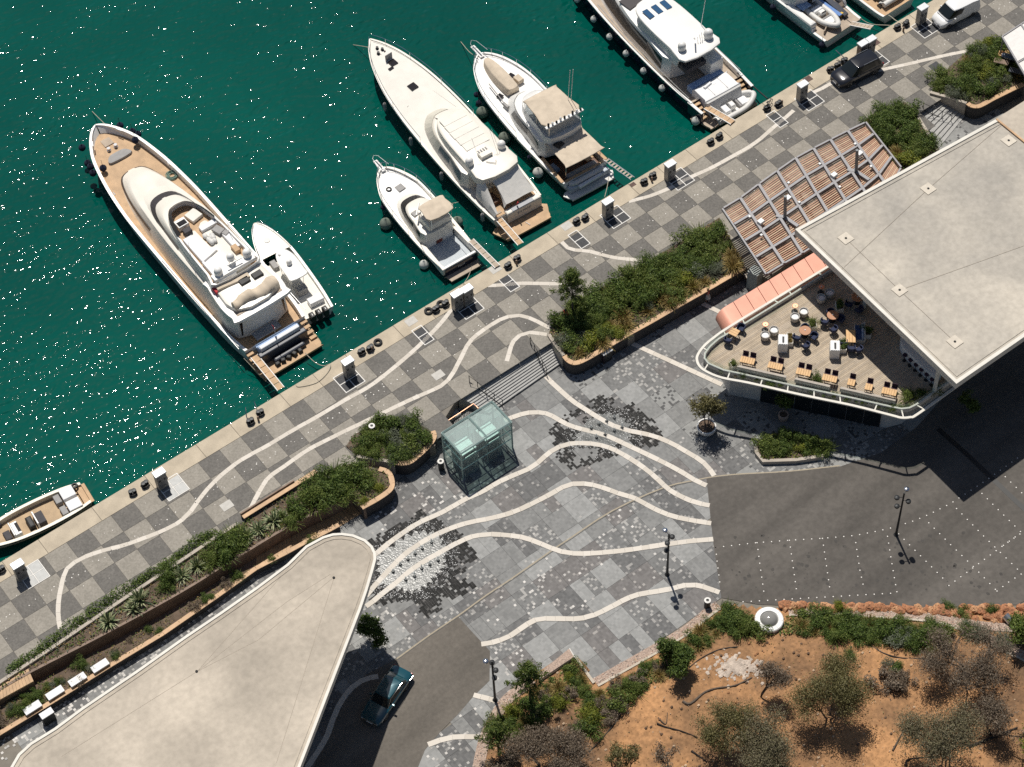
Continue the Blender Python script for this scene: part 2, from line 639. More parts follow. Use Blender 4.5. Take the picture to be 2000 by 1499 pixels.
def band(name, lists, w, z, par=None):
 mb = MB()
 for pts in lists:
  stones(mb, smooth_line(PL(pts, z), 6), w, z + 0.008)
 o = mb.build(name, M_WHITE, par)
 o['kind'] = 'structure'
 return o
QB = [[(118, 1228), (114, 1206), (114, 1180), (118, 1153), (128, 1116), (144, 1100), (166, 1088), (200, 1076), (240, 1066), (280, 1052), (320, 1036), (350, 1020), (370, 1002), (386, 980), (412, 948), (440, 922), (474, 897), (520, 872), (570, 842), (620, 814), (670, 784), (720, 756), (760, 726), (798, 694), (822, 672), (842, 652), (864, 628), (883, 603)],
      [(485, 1003), (498, 976), (515, 946), (528, 930), (560, 908), (600, 880), (650, 854), (700, 830), (750, 806), (800, 782), (850, 760), (870, 748), (884, 730), (896, 708), (906, 688), (918, 667), (940, 648), (974, 626), (992, 619), (1010, 616), (1036, 622), (1060, 634), (1074, 641)],
      [(990, 706), (997, 682), (1002, 668), (1022, 651), (1040, 650), (1068, 654)],
      [(953, 558), (984, 557), (1012, 554), (1040, 554), (1104, 555)],
      [(1096, 472), (1106, 483), (1124, 489), (1150, 491), (1180, 499), (1209, 505), (1268, 510)],
      [(1228, 394), (1270, 383), (1310, 367), (1350, 346), (1390, 328), (1430, 306), (1462, 288), (1486, 271), (1512, 248), (1532, 232), (1550, 216)],
      [(1588, 181), (1600, 176), (1628, 161), (1660, 150), (1716, 138), (1780, 124), (1840, 110), (1908, 96)]]
band('white_stone_bands', QB, 0.36, 0.0, qp)
# ================================================================== PLAZA
PB = [[(1080, 750), (1116, 782), (1146, 802), (1170, 817), (1198, 832), (1230, 842), (1260, 848), (1290, 857), (1320, 871), (1346, 886), (1366, 898), (1382, 912), (1395, 930)],
      [(1066, 736), (1080, 750)],
      [(985, 822), (1008, 813), (1030, 807), (1050, 806), (1062, 807), (1080, 814), (1102, 827), (1126, 836), (1154, 843), (1180, 850), (1206, 861), (1242, 878), (1276, 894), (1310, 911), (1340, 928), (1356, 938), (1380, 949)],
      [(725, 1090), (768, 1055), (816, 1023), (864, 1001), (912, 974), (942, 961), (973, 943), (1003, 929), (1030, 918), (1050, 905), (1062, 894), (1080, 880), (1104, 869), (1134, 866), (1162, 868), (1190, 875), (1220, 890), (1250, 909), (1276, 929), (1296, 948), (1314, 962), (1340, 975), (1362, 983), (1386, 988)],
      [(715, 1165), (730, 1147), (752, 1122), (776, 1097), (797, 1078), (824, 1060), (864, 1039), (912, 1022), (959, 1013), (1005, 1000), (1050, 979), (1080, 963), (1104, 950), (1126, 945), (1154, 947), (1180, 954), (1210, 965), (1240, 974), (1266, 988), (1290, 1000), (1314, 1009), (1346, 1016), (1389, 1023)],
      [(715, 1185), (730, 1174), (749, 1158), (776, 1137), (800, 1116), (824, 1100), (853, 1083), (880, 1068), (912, 1052), (936, 1046), (959, 1044), (990, 1046), (1020, 1050), (1050, 1060), (1076, 1071), (1100, 1079), (1130, 1082), (1160, 1081), (1200, 1078), (1240, 1073), (1300, 1064), (1345, 1058), (1393, 1054)],
      [(940, 1259), (960, 1256), (990, 1246), (1012, 1232), (1036, 1216), (1056, 1209), (1090, 1209), (1130, 1209), (1160, 1202), (1190, 1188), (1220, 1172), (1250, 1161), (1300, 1153), (1345, 1143), (1375, 1147), (1405, 1158)],
      [(925, 1358), (968, 1369)],
      [(836, 1455), (860, 1446), (889, 1440), (935, 1440)],
      [(739, 1322), (711, 1328), (684, 1347), (663, 1377), (649, 1409), (636, 1444), (600, 1500)],
      [(1235, 672), (1290, 697), (1345, 722), (1410, 752)],
      [(1362, 588), (1385, 600), (1420, 617)]]
TONES = [('pale', (0.245, 0.247, 0.24), (0.31, 0.311, 0.302), None, 0),
         ('mid', (0.175, 0.176, 0.172), (0.23, 0.23, 0.223), None, 0),
         ('spotted', (0.135, 0.136, 0.134), (0.19, 0.19, 0.186), (0.36, 0.35, 0.33), 0.16),
         ('dark', (0.10, 0.10, 0.10), (0.145, 0.144, 0.142), (0.30, 0.29, 0.275), 0.07),
         ('umber', (0.13, 0.122, 0.118), (0.18, 0.17, 0.164), (0.33, 0.31, 0.29), 0.05),
         ('dotted', (0.235, 0.237, 0.228), (0.28, 0.28, 0.27), (0.08, 0.08, 0.08), 0.2)]
TM = {n: stone_grid_mat('plaza setts ' + n, a, b, 0.2, l, la, big=0.12) for n, a, b, l, la in TONES}
pp = thing('plaza_paving', 'grey mosaic panels of setts across the plaza', 'paving', (0, 0, ZP))
del pp['category']
pp['kind'] = 'structure'
mb = MB()
mb.prism([(-60, -60), (75, -60), (75, -4.5), (-60, -4.5)], ZP - 0.3, ZP - 0.03)
structure('plaza', mb, M_JOINT)
ROAD_R = [(1380, 935), (1384, 975), (1389, 1025), (1395, 1075), (1404, 1135), (1409, 1168), (1480, 1181), (1600, 1186), (1800, 1188), (1985, 1182), (2080, 1140), (2080, 590), (1880, 735), (1790, 835), (1720, 885), (1640, 912), (1540, 922), (1450, 927)]
ROAD_L = [(895, 1205), (925, 1238), (957, 1272), (956, 1330), (925, 1360), (895, 1395), (860, 1430), (830, 1465), (812, 1510), (760, 1560), (590, 1560), (612, 1499), (640, 1430), (672, 1372), (715, 1318), (772, 1288)]
road_r, road_l = PL(ROAD_R, ZP), PL(ROAD_L, ZP)
HIDE = [PL([(1600, 700), (2000, 420), (2100, 500), (1900, 700), (1700, 800)], ZP), PL([(470, 1270), (690, 1160), (640, 1330), (560, 1480), (200, 1480)], ZP)]
VIS = PL([(300, 1130), (640, 1010), (705, 985), (770, 950), (690, 893), (780, 905), (850, 870), (905, 770), (985, 770), (1065, 735), (1105, 712), (1455, 525), (1520, 545), (1420, 640), (1400, 720), (1450, 760), (1760, 810), (2010, 600), (2010, 1010), (1900, 920), (1405, 960), (1415, 1165), (1160, 1340), (1100, 1290), (980, 1370), (930, 1510), (560, 1510), (640, 1330), (690, 1190), (500, 1180)], ZP)
VIS3 = PL([(1822, 280), (1890, 208), (2010, 150), (2010, 215), (1840, 320)], ZP)
VIS2 = PL([(-30, 1440), (350, 1225), (640, 1040), (660, 1050), (480, 1175), (200, 1370), (0, 1530)], ZP)
pm = {}
for n, _, _, _, _ in TONES:
 s = MB()
 s.bbox((0, 0, -0.02), (1.99, 1.99, 0.04), b=0.006)
 pm[n] = s.mesh('paving_panel', TM[n])
 s = MB()
 s.bbox((0, 0, -0.02), (0.99, 1.99, 0.04), b=0.006)
 pm[n + 'h'] = s.mesh('paving_panel', TM[n])
cells = []
for i in range(-22, 28):
 for j in range(-26, 0):
  cx, cy = 2 * i + 0.6 + 1, 2 * j - 0.45 + 1
  corners = [(cx + a, cy + b) for a in (-0.8, 0, 0.8) for b in (-0.8, 0, 0.8)]
  if not any(inside(c, VIS) or inside(c, VIS2) or inside(c, VIS3) for c in corners):
   continue
  if all(inside(c, road_r) or inside(c, road_l) for c in corners):
   continue
  d = (Vector((cx, cy, ZP)) - Vector(CAM_T)).length
  cells.append((d, cx, cy, i, j))
cells.sort()
rnd = random.Random(11)
rest = MB()
PANELS = 0
for d, cx, cy, i, j in cells:
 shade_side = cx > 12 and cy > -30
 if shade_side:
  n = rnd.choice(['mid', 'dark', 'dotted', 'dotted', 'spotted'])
 elif cy > -14 and cx > 0:
  n = ['pale', 'mid', 'mid', 'dark'][(i + j) % 2 * 2 + rnd.randrange(2)]
 elif cx > -4 and cy < -24:
  n = rnd.choice(['pale', 'umber', 'spotted', 'pale', 'mid', 'dark', 'mid'])
 else:
  n = rnd.choice(['pale', 'mid', 'spotted', 'dark', 'umber', 'mid', 'spotted'])
 if PANELS < 296:
  if rnd.random() < 0.12 and PANELS < 290:
   for s in (-1, 1):
    o = bpy.data.objects.new('paving_panel', pm[rnd.choice(['pale', 'mid', 'spotted', 'umber', 'dark']) + 'h'])
    COL.objects.link(o)
    o.parent = pp
    o.location = (cx + s * 0.5, cy, rnd.uniform(-0.002, 0.002))
    PANELS += 1
  else:
   o = bpy.data.objects.new('paving_panel', pm[n])
   COL.objects.link(o)
   o.parent = pp
   o.location = (cx, cy, rnd.uniform(-0.002, 0.002))
   PANELS += 1
 else:
  rest.bbox((cx, cy, -0.02), (1.99, 1.99, 0.04), b=0.006, mi=rnd.randrange(len(TONES)))
if rest.f:
 rest.build('paving_panels', [TM[t[0]] for t in TONES], pp, kind='stuff')
WHITE_ZONES = [([(905, 1150), (1075, 1075), (1105, 1110), (960, 1245), (940, 1250)], 0.075), ([(1070, 1085), (1210, 1085), (1270, 1130), (1200, 1175), (1060, 1200), (1010, 1200)], 0.05),
               ([(735, 1185), (830, 1195), (860, 1200), (780, 1275), (735, 1270)], 0.12), ([(770, 945), (880, 925), (910, 970), (820, 1010), (720, 1050), (690, 1030)], 0.09),
               ([(1295, 845), (1345, 845), (1345, 885), (1310, 870)], 0.14), ([(960, 1270), (1010, 1260), (1060, 1300), (975, 1370)], 0.09), ([(860, 1395), (945, 1375), (935, 1499), (820, 1499)], 0.13),
               ([(1090, 985), (1270, 985), (1310, 1055), (1150, 1075), (1000, 1045), (980, 1030)], 0.05), ([(700, 1230), (780, 1260), (740, 1300), (690, 1290)], 0.07),
               ([(1270, 1010), (1385, 1060), (1390, 1130), (1290, 1140), (1240, 1100)], 0.02), ([(1000, 830), (1090, 850), (1040, 900), (1000, 890)], 0.02),
               ([(0, 1440), (200, 1310), (500, 1125), (520, 1130), (400, 1215), (150, 1390), (0, 1499)], 0.34)]
mb = MB()
used = set()
for zn, dens in WHITE_ZONES:
 q = PL(zn, ZP)
 x0, x1 = min(p.x for p in q), max(p.x for p in q)
 y0, y1 = min(p.y for p in q), max(p.y for p in q)
 for a in range(int(x0 / 0.2) - 1, int(x1 / 0.2) + 1):
  for b in range(int(y0 / 0.2) - 1, int(y1 / 0.2) + 1):
   cx, cy = a * 0.2 + 0.1, b * 0.2 + 0.1
   if (a, b) not in used and rnd.random() < dens * 0.62 and inside((cx, cy), q) and not inside((cx, cy), road_l) and not inside((cx, cy), road_r):
    used.add((a, b))
    mb.box((cx, cy, ZP - 0.01), (0.185, 0.185, 0.026))
mb.build('white_stones', M_SQ, pp, world=True, kind='stuff')
mb = MB()
for pts in PB:
 stones(mb, smooth_line(PL(pts, ZP), 6), 0.42, ZP + 0.03)
mb.build('white_stone_bands', M_WHITE, pp, world=True)['kind'] = 'structure'
M_DRAIN = mat('sandstone drain edge', (0.36, 0.31, 0.23), 0.8, var=0.1, scale=4)
M_SLOT = mat('dark slot', (0.03, 0.03, 0.028), 0.6, var=0)
mb = MB()
dr = [(775, 1287), (840, 1240), (895, 1203), (950, 1163), (1000, 1130), (1080, 1074), (1116, 1050), (1196, 998), (1296, 953), (1360, 938), (1398, 931), (1450, 926), (1540, 921), (1640, 910)]
mb.ribbon(smooth_line(PL(dr, ZP), 3), 0.11, ZP + 0.013)
mb.ribbon(smooth_line(PL([(a + 1.5, b + 2.2) for a, b in dr[:-4]], ZP), 3), 0.045, ZP + 0.016, mi=1)
o = mb.build('slot_drain', [M_DRAIN, M_SLOT], pp, world=True)
o['kind'] = 'structure'
# ================================================================== ROADS
M_ASPH = mat('asphalt', (0.104, 0.094, 0.083), 0.9, var=0.24, scale=0.2, bump=0.25, bscale=30, fine=0.14, detail=7)
M_ASPH2 = mat('asphalt old', (0.135, 0.12, 0.102), 0.9, var=0.22, scale=0.3, bump=0.25, bscale=30, fine=0.12, detail=7)
streaks(M_ASPH, 38, (0.35, 2.2, 1))
streaks(M_ASPH2, -40, (0.4, 1.6, 1))
for nm, q, mm in (('road', road_r, M_ASPH), ('road', road_l, M_ASPH2)):
 mb = MB()
 mb.prism(q, ZP - 0.1, ZP + 0.012)
 structure(nm, mb, mm)
M_OIL = mat('oil stain', (0.05, 0.045, 0.04), 0.75, var=0.2, scale=2)
mb = MB()
for i in range(170):
 px, py = rnd.uniform(1420, 1960), rnd.choice([rnd.uniform(1040, 1165), rnd.gauss(1128, 16)])
 if py > 1170:
  continue
 c = P(px, py, ZP)
 r = rnd.choice([0.03, 0.04, 0.05, 0.07, 0.1, 0.16])
 n = 9
 mb.add([(c.x + r * rnd.uniform(0.6, 1.2) * math.cos(2 * math.pi * k / n), c.y + r * rnd.uniform(0.6, 1.2) * math.sin(2 * math.pi * k / n), ZP + 0.016) for k in range(n)], [tuple(range(n))])
structure('road_stains', mb, M_OIL)
mb = MB()
mb.ribbon(PL([(1832, 838), (1885, 885), (1990, 985), (2040, 1030)], ZP), 0.42, ZP + 0.02)
structure('road_drain_strip', mb, mat('dark drain grating', (0.02, 0.02, 0.02), 0.5, var=0))
def c7(a, b):
 return (1380 + a / 3.226, 780 + b / 3.226)
STUDS = [[(57, 935), (318, 905), (522, 890), (730, 878), (935, 860), (1088, 830), (1180, 808), (1310, 766), (1400, 728), (1535, 660), (1750, 520), (1990, 350)],
         [(57, 935), (66, 1020), (85, 1170)], [(318, 905), (340, 1070), (362, 1225)], [(522, 890), (548, 1075), (568, 1215)], [(730, 878), (757, 1060), (778, 1205)],
         [(940, 905), (968, 1090), (990, 1185)], [(1140, 865), (1170, 1050), (1200, 1220)], [(230, 1278), (365, 1270), (600, 1256), (800, 1245), (1000, 1233), (1200, 1222)],
         [(1210, 850), (1355, 995), (1500, 1140)], [(1400, 780), (1550, 930), (1690, 1065), (1830, 1210)], [(1575, 690), (1760, 878), (1870, 985), (1985, 1098)], [(1735, 595), (1845, 705), (1985, 842)], [(1882, 490), (2000, 605)],
         [(1527, 1175), (1605, 1118), (1720, 1033), (1870, 922), (1990, 840)], [(1830, 1210), (1905, 1152), (1990, 1098)], [(1870, 922), (1946, 868)]]
mb = MB()
for pl in STUDS:
 q = [P(*c7(a, b), ZP) for a, b in pl]
 acc = 0.0
 for i in range(len(q) - 1):
  L = (q[i + 1] - q[i]).length
  while acc <= L:
   p = q[i].lerp(q[i + 1], acc / L)
   mb.lathe((p.x, p.y, ZP + 0.012), [(0.052, 0), (0.048, 0.012)], 7, cap0=False)
   acc += 0.62
  acc -= L
o = mb.build('parking_studs', M_STUD, None, kind='stuff')
# ================================================================== FOUNTAINS
M_WET = stone_grid_mat('wet dark setts', (0.010, 0.010, 0.0095), (0.032, 0.031, 0.03), 0.2, (0.12, 0.115, 0.11), 0.06, rough=0.7)
M_WET.node_tree.nodes['Principled BSDF'].inputs['Specular IOR Level'].default_value = 0.2
M_FILM = bpy.data.materials.new('shallow water film')
M_FILM.use_nodes = True
nt = M_FILM.node_tree
b = nt.nodes['Principled BSDF']
b.inputs['Roughness'].default_value = 0.24
b.inputs['Specular IOR Level'].default_value = 0.35
b.inputs['IOR'].default_value = 1.33
g = nt.nodes.new('ShaderNodeNewGeometry')
nz = nt.nodes.new('ShaderNodeTexNoise')
nz.inputs['Scale'].default_value = 1.6
nz.inputs['Detail'].default_value = 8
nt.links.new(g.outputs['Position'], nz.inputs['Vector'])
rp = nt.nodes.new('ShaderNodeValToRGB')
rp.color_ramp.elements[0].position, rp.color_ramp.elements[0].color = 0.3, (0.075, 0.08, 0.077, 1)
rp.color_ramp.elements[1].position, rp.color_ramp.elements[1].color = 0.7, (0.2, 0.205, 0.2, 1)
nt.links.new(nz.outputs['Fac'], rp.inputs['Fac'])
nt.links.new(rp.outputs['Color'], b.inputs['Base Color'])
nz = nt.nodes.new('ShaderNodeTexNoise')
nz.inputs['Scale'].default_value = 7.5
nz.inputs['Detail'].default_value = 1.5
nt.links.new(g.outputs['Position'], nz.inputs['Vector'])
bp = nt.nodes.new('ShaderNodeBump')
bp.inputs['Distance'].default_value = 0.012
nt.links.new(nz.outputs['Fac'], bp.inputs['Height'])
nt.links.new(bp.outputs['Normal'], b.inputs['Normal'])
M_GLINT = mat('fountain foam', (0.62, 0.62, 0.61), 0.7, var=0)  # white drops coloured as sun sparkle, thickest at the water's rim
M_NOZ = mat('nozzle steel', (0.05, 0.05, 0.05), 0.35, 0.6, var=0)
def fbm(x, y, seed):
 return 0.5 + 0.25 * (math.sin(x * 1.3 + seed) * math.cos(y * 1.7 + seed * 2) + 0.6 * math.sin(x * 3.1 + y * 2.3 + seed) + 0.5 * math.cos(x * 5.2 - y * 4.4 + seed * 3))
def fountain(name, label, outer, inner, jets, dry, seed, holes=()):
 t = thing(name, label, 'fountain', PL([jets[0]], ZP)[0])
 q, qi, qd = PL(outer, ZP), PL(inner, ZP), [PL(h, ZP) for h in holes]
 rn = random.Random(seed)
 wet, glints = MB(), MB()
 x0, x1 = min(p.x for p in q), max(p.x for p in q)
 y0, y1 = min(p.y for p in q), max(p.y for p in q)
 for a in range(int(x0 / 0.2) - 2, int(x1 / 0.2) + 2):
  for b_ in range(int(y0 / 0.2) - 2, int(y1 / 0.2) + 2):
   cx, cy = a * 0.2 + 0.1, b_ * 0.2 + 0.1
   jx, jy = cx + (fbm(cx * 1.6, cy * 1.6, seed) - 0.5) * 1.3, cy + (fbm(cy * 1.6, cx * 1.6, seed + 4) - 0.5) * 1.3
   if not inside((jx, jy), q) or not inside((cx, cy), q) or any(inside((jx, jy), h) for h in qd):
    continue
   near = min((Vector((cx, cy)) - Vector((p.x, p.y))).length for p in qi)
   if rn.random() < dry * (1.0 if near > 1.4 else 0.25):
    continue
   wet.box((cx, cy, ZP - 0.006), (0.19, 0.19, 0.026))
   if near < 1.0:
    for _ in range(rn.choice([0, 1, 2, 4]) if not inside((cx, cy), qi) else (rn.choice([0, 1, 2, 3]) if near < 0.55 else rn.choice([0, 0, 1]))):
     s = rn.uniform(0.012, 0.042)
     glints.ball((cx + rn.uniform(-0.1, 0.1), cy + rn.uniform(-0.1, 0.1), ZP + 0.024), s, 5, 3, sz=(1.3, 1, 0.5))
 wet.build('wet_setts', M_WET, t, world=True, kind='stuff')
 f = MB()
 ring = []
 sm = smooth_line(qi, 6, True)
 for k, p in enumerate(sm):
  c = sum((Vector(v) for v in qi), Vector()) / len(qi)
  ring.append(c + (p - c) * (0.95 + 0.09 * math.sin(k * 2.1 + seed) + rn.uniform(-0.03, 0.03)))
 f.prism(ring, ZP - 0.02, ZP + 0.024)
 f.build('water_film', M_FILM, t, world=True)
 if glints.f:
  glints.build('foam_glints', M_GLINT, t, world=True, kind='stuff')  # sun glints modelled as white drops
 for jx, jy in jets:
  c = P(jx, jy, ZP)
  m = MB()
  m.lathe((c.x, c.y, ZP), [(0.14, 0), (0.14, 0.05), (0.07, 0.08), (0.06, 0.14)], 10)
  m.build('nozzle', M_NOZ, t, world=True, smooth=30)
  m = MB()
  h = rn.uniform(0.35, 0.6)
  m.lathe((c.x, c.y, ZP + 0.1), [(0.05, 0), (0.045, h * 0.6), (0.07, h * 0.85), (0.03, h)], 8)
  for _ in range(12):
   a = rn.uniform(0, 6.28)
   r = rn.uniform(0.05, 0.3)
   m.ball((c.x + r * math.cos(a), c.y + r * math.sin(a), ZP + 0.04 + rn.uniform(0, 0.3)), rn.uniform(0.012, 0.03), 5, 3)
  m.build('jet', glass_mat('jet water', (0.9, 0.93, 0.93), 0.05, 0.4), t, world=True)
 return t
fountain('ground_fountain', 'ground fountain with wet dark stones beside the pale roof tip', [(716, 1058), (822, 996), (880, 1028), (905, 1045), (938, 1090), (915, 1105), (936, 1143), (897, 1167), (873, 1183), (838, 1209), (818, 1195), (800, 1175), (770, 1176), (748, 1186), (722, 1175)],
         [(737, 1085), (780, 1052), (815, 1037), (850, 1039), (868, 1055), (872, 1085), (868, 1110), (850, 1130), (830, 1150), (800, 1158), (775, 1152), (755, 1148), (740, 1140), (735, 1110)],
         [(768, 1118), (782, 1104), (797, 1094), (811, 1083), (825, 1073), (843, 1061), (793, 1134), (810, 1127), (824, 1112), (840, 1104), (856, 1096)], 0.16, 3,
         holes=[[(905, 1110), (930, 1105), (945, 1140), (895, 1140)], [(858, 1165), (885, 1155), (900, 1175), (865, 1190)]])
fountain('ground_fountain', 'ground fountain with wet dark stones between the white bands near the terrace', [(1178, 766), (1240, 788), (1270, 815), (1298, 848), (1284, 872), (1230, 880), (1200, 892), (1165, 905), (1112, 918), (1082, 888), (1072, 836), (1110, 806), (1146, 790)],
         [(1125, 850), (1150, 818), (1190, 806), (1222, 818), (1236, 842), (1228, 862), (1200, 872), (1160, 876), (1130, 868)],
         [(1155, 838), (1170, 830), (1185, 824), (1200, 818), (1165, 856), (1182, 850), (1200, 843), (1215, 836)], 0.2, 8,
         holes=[[(1176, 772), (1215, 772), (1242, 785), (1222, 798), (1190, 786)], [(1110, 812), (1150, 815), (1135, 838), (1098, 836)], [(1195, 872), (1240, 862), (1250, 890), (1200, 895)], [(1110, 880), (1160, 875), (1165, 890), (1120, 905)]])
# ================================================================== PLANTERS, STAIRS, RAMP
M_SOIL = mat('planter soil', (0.12, 0.085, 0.06), 0.95, var=0.3, scale=1.5, bump=0.5)
M_WOOD = mat('warm timber cap', (0.52, 0.33, 0.18), 0.6, var=0.16, scale=1.2, fine=0.1)
M_WDARK = mat('brown timber cladding', (0.2, 0.135, 0.095), 0.65, var=0.2, scale=1.5, fine=0.15)
M_CLAD = mat('dark stone cladding', (0.045, 0.042, 0.042), 0.8, var=0.22, scale=1.6, fine=0.12)
M_STONEW = mat('dressed stone coping', (0.42, 0.37, 0.31), 0.8, var=0.12, scale=2)
M_DECKW = mat('ramp deck boards', (0.46, 0.29, 0.15), 0.6, var=0.15, scale=1.5, fine=0.12)
M_STEEL = mat('brushed steel', (0.55, 0.55, 0.55), 0.35, 0.9, var=0)
M_IRON = mat('dark iron', (0.03, 0.032, 0.034), 0.5, 0.4, var=0.1, scale=6)
M_STEP = mat('grey stair stone', (0.37, 0.365, 0.35), 0.75, var=0.08, scale=2, fine=0.05)
PLANTERS = {}
def planter(key, label, outline, z, cap=None, walls=(), coping=None, cap_label=None):
 q = PL(outline, z)
 c = sum(q, Vector()) / len(q)
 t = thing('planter', label, 'planter', (c.x, c.y, ZP))
 mb = MB()
 mb.prism(q, ZP - 0.2, z)
 mb.build('soil', M_SOIL, t, world=True)
 if cap:
  p = smooth_line(PL(cap, z + 0.1), 5)
  mb = MB()
  mb.wall([(a.x, a.y) for a in p], 0.24, ZP - 0.1, z + 0.03)
  mb.build('wall', M_CLAD, t, world=True)
  n = max(3, len(p) // 4)
  step = (len(p) - 1) / n
  for i in range(n):
   a, b = int(round(i * step)), int(round((i + 1) * step))
   seg = [Vector(v) for v in p[a:b + 1]]
   if len(seg) < 2:
    continue
   d = (seg[-1] - seg[-2]).normalized()
   seg[-1] = seg[-1] - d * 0.012
   m2 = MB()
   m2.ribbon(seg, 0.42, z + 0.11, th=0.075)
   m2.build('timber_cap', M_WOOD, t, world=True)
  m2 = MB()
  m2.tube([(a.x, a.y, ZP + 0.25) for a in p], 0.05, 6)
 if coping:
  mb = MB()
  mb.wall([(a.x, a.y) for a in PL(coping, z + 0.15)], 0.28, ZP - 0.1, z + 0.15)
  mb.build('stone_coping', M_STONEW, t, world=True)
 PLANTERS[key] = (t, q, z)
 return t
P1CAP = [(1453, 523), (1390, 560), (1330, 594), (1277, 625), (1230, 651), (1186, 677), (1147, 700), (1125, 709), (1111, 705), (1102, 695)]
planter('long', 'long planter of dense green shrubs between the stairs and the pergola', [(1072, 652), (1082, 622), (1120, 592), (1200, 548), (1265, 512), (1330, 472), (1405, 425), (1455, 522), (1390, 560), (1277, 625), (1186, 677), (1147, 700), (1125, 707), (1111, 703), (1102, 693)], 0.08, cap=P1CAP, coping=[(1072, 653), (1086, 675), (1101, 694)])
P2CAP = [(771, 903), (786, 905), (801, 902), (818, 889), (832, 876), (843, 863), (848, 852), (845, 842)]
planter('stair', 'rounded planter of bushes beside the glass lift with a curved timber cap', [(676, 872), (690, 850), (735, 826), (790, 812), (843, 843), (846, 855), (832, 873), (815, 888), (795, 901), (771, 902), (699, 891)], 0.08, cap=P2CAP, coping=[(697, 891), (730, 896), (771, 903)])
P3CAP = [(740, 916), (757, 922), (765, 937), (763, 955), (740, 973), (706, 992)]
planter('strip', 'long sloping strip planter of bushes and spiky agaves above the timber ramp', [(0, 1340), (60, 1300), (200, 1200), (320, 1120), (470, 1024), (620, 930), (650, 915), (690, 905), (740, 916), (760, 928), (763, 945), (740, 972), (706, 990), (686, 968), (640, 990), (560, 1030), (460, 1090), (350, 1158), (200, 1240), (60, 1312), (0, 1350)], 0.08, cap=P3CAP)
P4CAP = [(1890, 202), (1898, 207), (1910, 208), (1922, 203), (1938, 194), (1968, 179), (1999, 164)]
planter('grill', 'planter of mixed shrubs beside the upper stairs and the white awnings', [(1819, 182), (1832, 152), (1880, 108), (1925, 78), (1960, 82), (2020, 140), (2020, 153), (1968, 179), (1938, 194), (1910, 206), (1890, 201)], 0.08, cap=P4CAP, coping=[(1817, 180), (1850, 189), (1888, 201)])
planter('pergola', 'planter of bushes between the pergola and the upper stairs', [(1688, 238), (1718, 214), (1768, 200), (1782, 212), (1800, 240), (1830, 290), (1760, 335), (1700, 260)], 0.08, coping=[(1783, 212), (1800, 240), (1832, 292)])
planter('island', 'low kerbed planter island at the shaded edge of the carriageway', [(1476, 872), (1484, 858), (1512, 846), (1597, 852), (1622, 880), (1607, 890), (1554, 897), (1488, 900)], ZP + 0.25, coping=[(1476, 872), (1478, 884), (1490, 900), (1554, 898), (1608, 890)])
ramp = thing('timber_ramp', 'sloping timber ramp with brown clad wall beside the pale roof', 'ramp', P(400, 1140, ZP))
UW = smooth_line(PL([(712, 994), (706, 980), (695, 968), (682, 968), (640, 990), (560, 1030), (460, 1090), (350, 1158), (200, 1240), (60, 1312), (-40, 1370)], 0.14), 4)
mb = MB()
mb.wall([(p.x, p.y) for p in UW], 0.2, ZP - 0.2, 0.14)
mb.build('clad_wall', M_WDARK, ramp, world=True)
A = PL([(690, 985), (640, 1008), (560, 1048), (500, 1083), (399, 1142), (319, 1192), (240, 1236), (160, 1277), (64, 1327), (-30, 1380)], ZP)
B_ = PL([(707, 1003), (661, 1031), (560, 1082), (500, 1110), (399, 1169), (319, 1217), (240, 1261), (160, 1299), (64, 1349), (-30, 1402)], ZP)
bi = 0
bl = {}
for i in range(len(A) - 1):
 L = (A[i + 1] - A[i]).length
 n = int(L / 0.36)
 for k in range(n):
  a0, a1 = A[i].lerp(A[i + 1], (k + 0.03) / n), A[i].lerp(A[i + 1], (k + 0.97) / n)
  b0, b1 = B_[i].lerp(B_[i + 1], (k + 0.03) / n), B_[i].lerp(B_[i + 1], (k + 0.97) / n)
  m2 = MB()
  dz = 0.03 + 0.004 * ((k * 7) % 3)
  top = [(v.x, v.y, v.z + dz) for v in (a0, a1, b1, b0)]
  m2.loft([[(x, y, z - 0.06) for x, y, z in top], top])
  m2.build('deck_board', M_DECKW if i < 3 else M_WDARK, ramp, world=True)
  bi += 1
mb = MB()
mb.loft([[(a.x, a.y, a.z - 0.03), (b.x, b.y, b.z - 0.03), (b.x, b.y, ZP - 0.2), (a.x, a.y, ZP - 0.2)] for a, b in zip(A, B_)])
mb.build('ramp_base', M_CONC, ramp, world=True)
LCAP = [(662, 1026), (640, 1038), (600, 1058), (560, 1080), (500, 1111), (426, 1164), (319, 1238), (213, 1302), (106, 1369), (0, 1433), (-30, 1452)]
zc = -0.6
LP = PL(LCAP, zc)
low = [P(a, b, ZP) + Vector((0, 0, zc - 0.08 - ZP)) for a, b in ((655, 1036), (560, 1086), (470, 1129), (399, 1171), (319, 1219), (240, 1263), (160, 1301), (64, 1351), (-30, 1404))]
t = thing('timber_platform', 'honey timber landing at the upper end of the ramp', 'platform', P(20, 1350, 0))
q0, q1, q2, q3 = P(-25, 1352, 0), P(56, 1308, 0), P(66, 1332, 0), P(-25, 1382, 0)
for k in range(14):
 f0, f1 = (k + 0.03) / 14, (k + 0.97) / 14
 m2 = MB()
 m2.prism([q0.lerp(q1, f0), q0.lerp(q1, f1), q3.lerp(q2, f1), q3.lerp(q2, f0)], -0.04, 0.1 + 0.004 * (k % 2))
 m2.build('deck_board', M_DECKW, t, world=True)
m2 = MB()
m2.prism([q0, q1, q2, q3], ZP - 0.1, -0.05)
m2.build('base', M_WDARK, t, world=True)
t = thing('planter', 'low planter strip of small shrubs and white slabs below the timber ramp', 'planter', P(300, 1240, ZP))
mb = MB()
mb.prism([*low, *reversed(LP)], ZP - 0.2, zc - 0.08)
mb.build('soil', M_SOIL, t, world=True)
mb = MB()
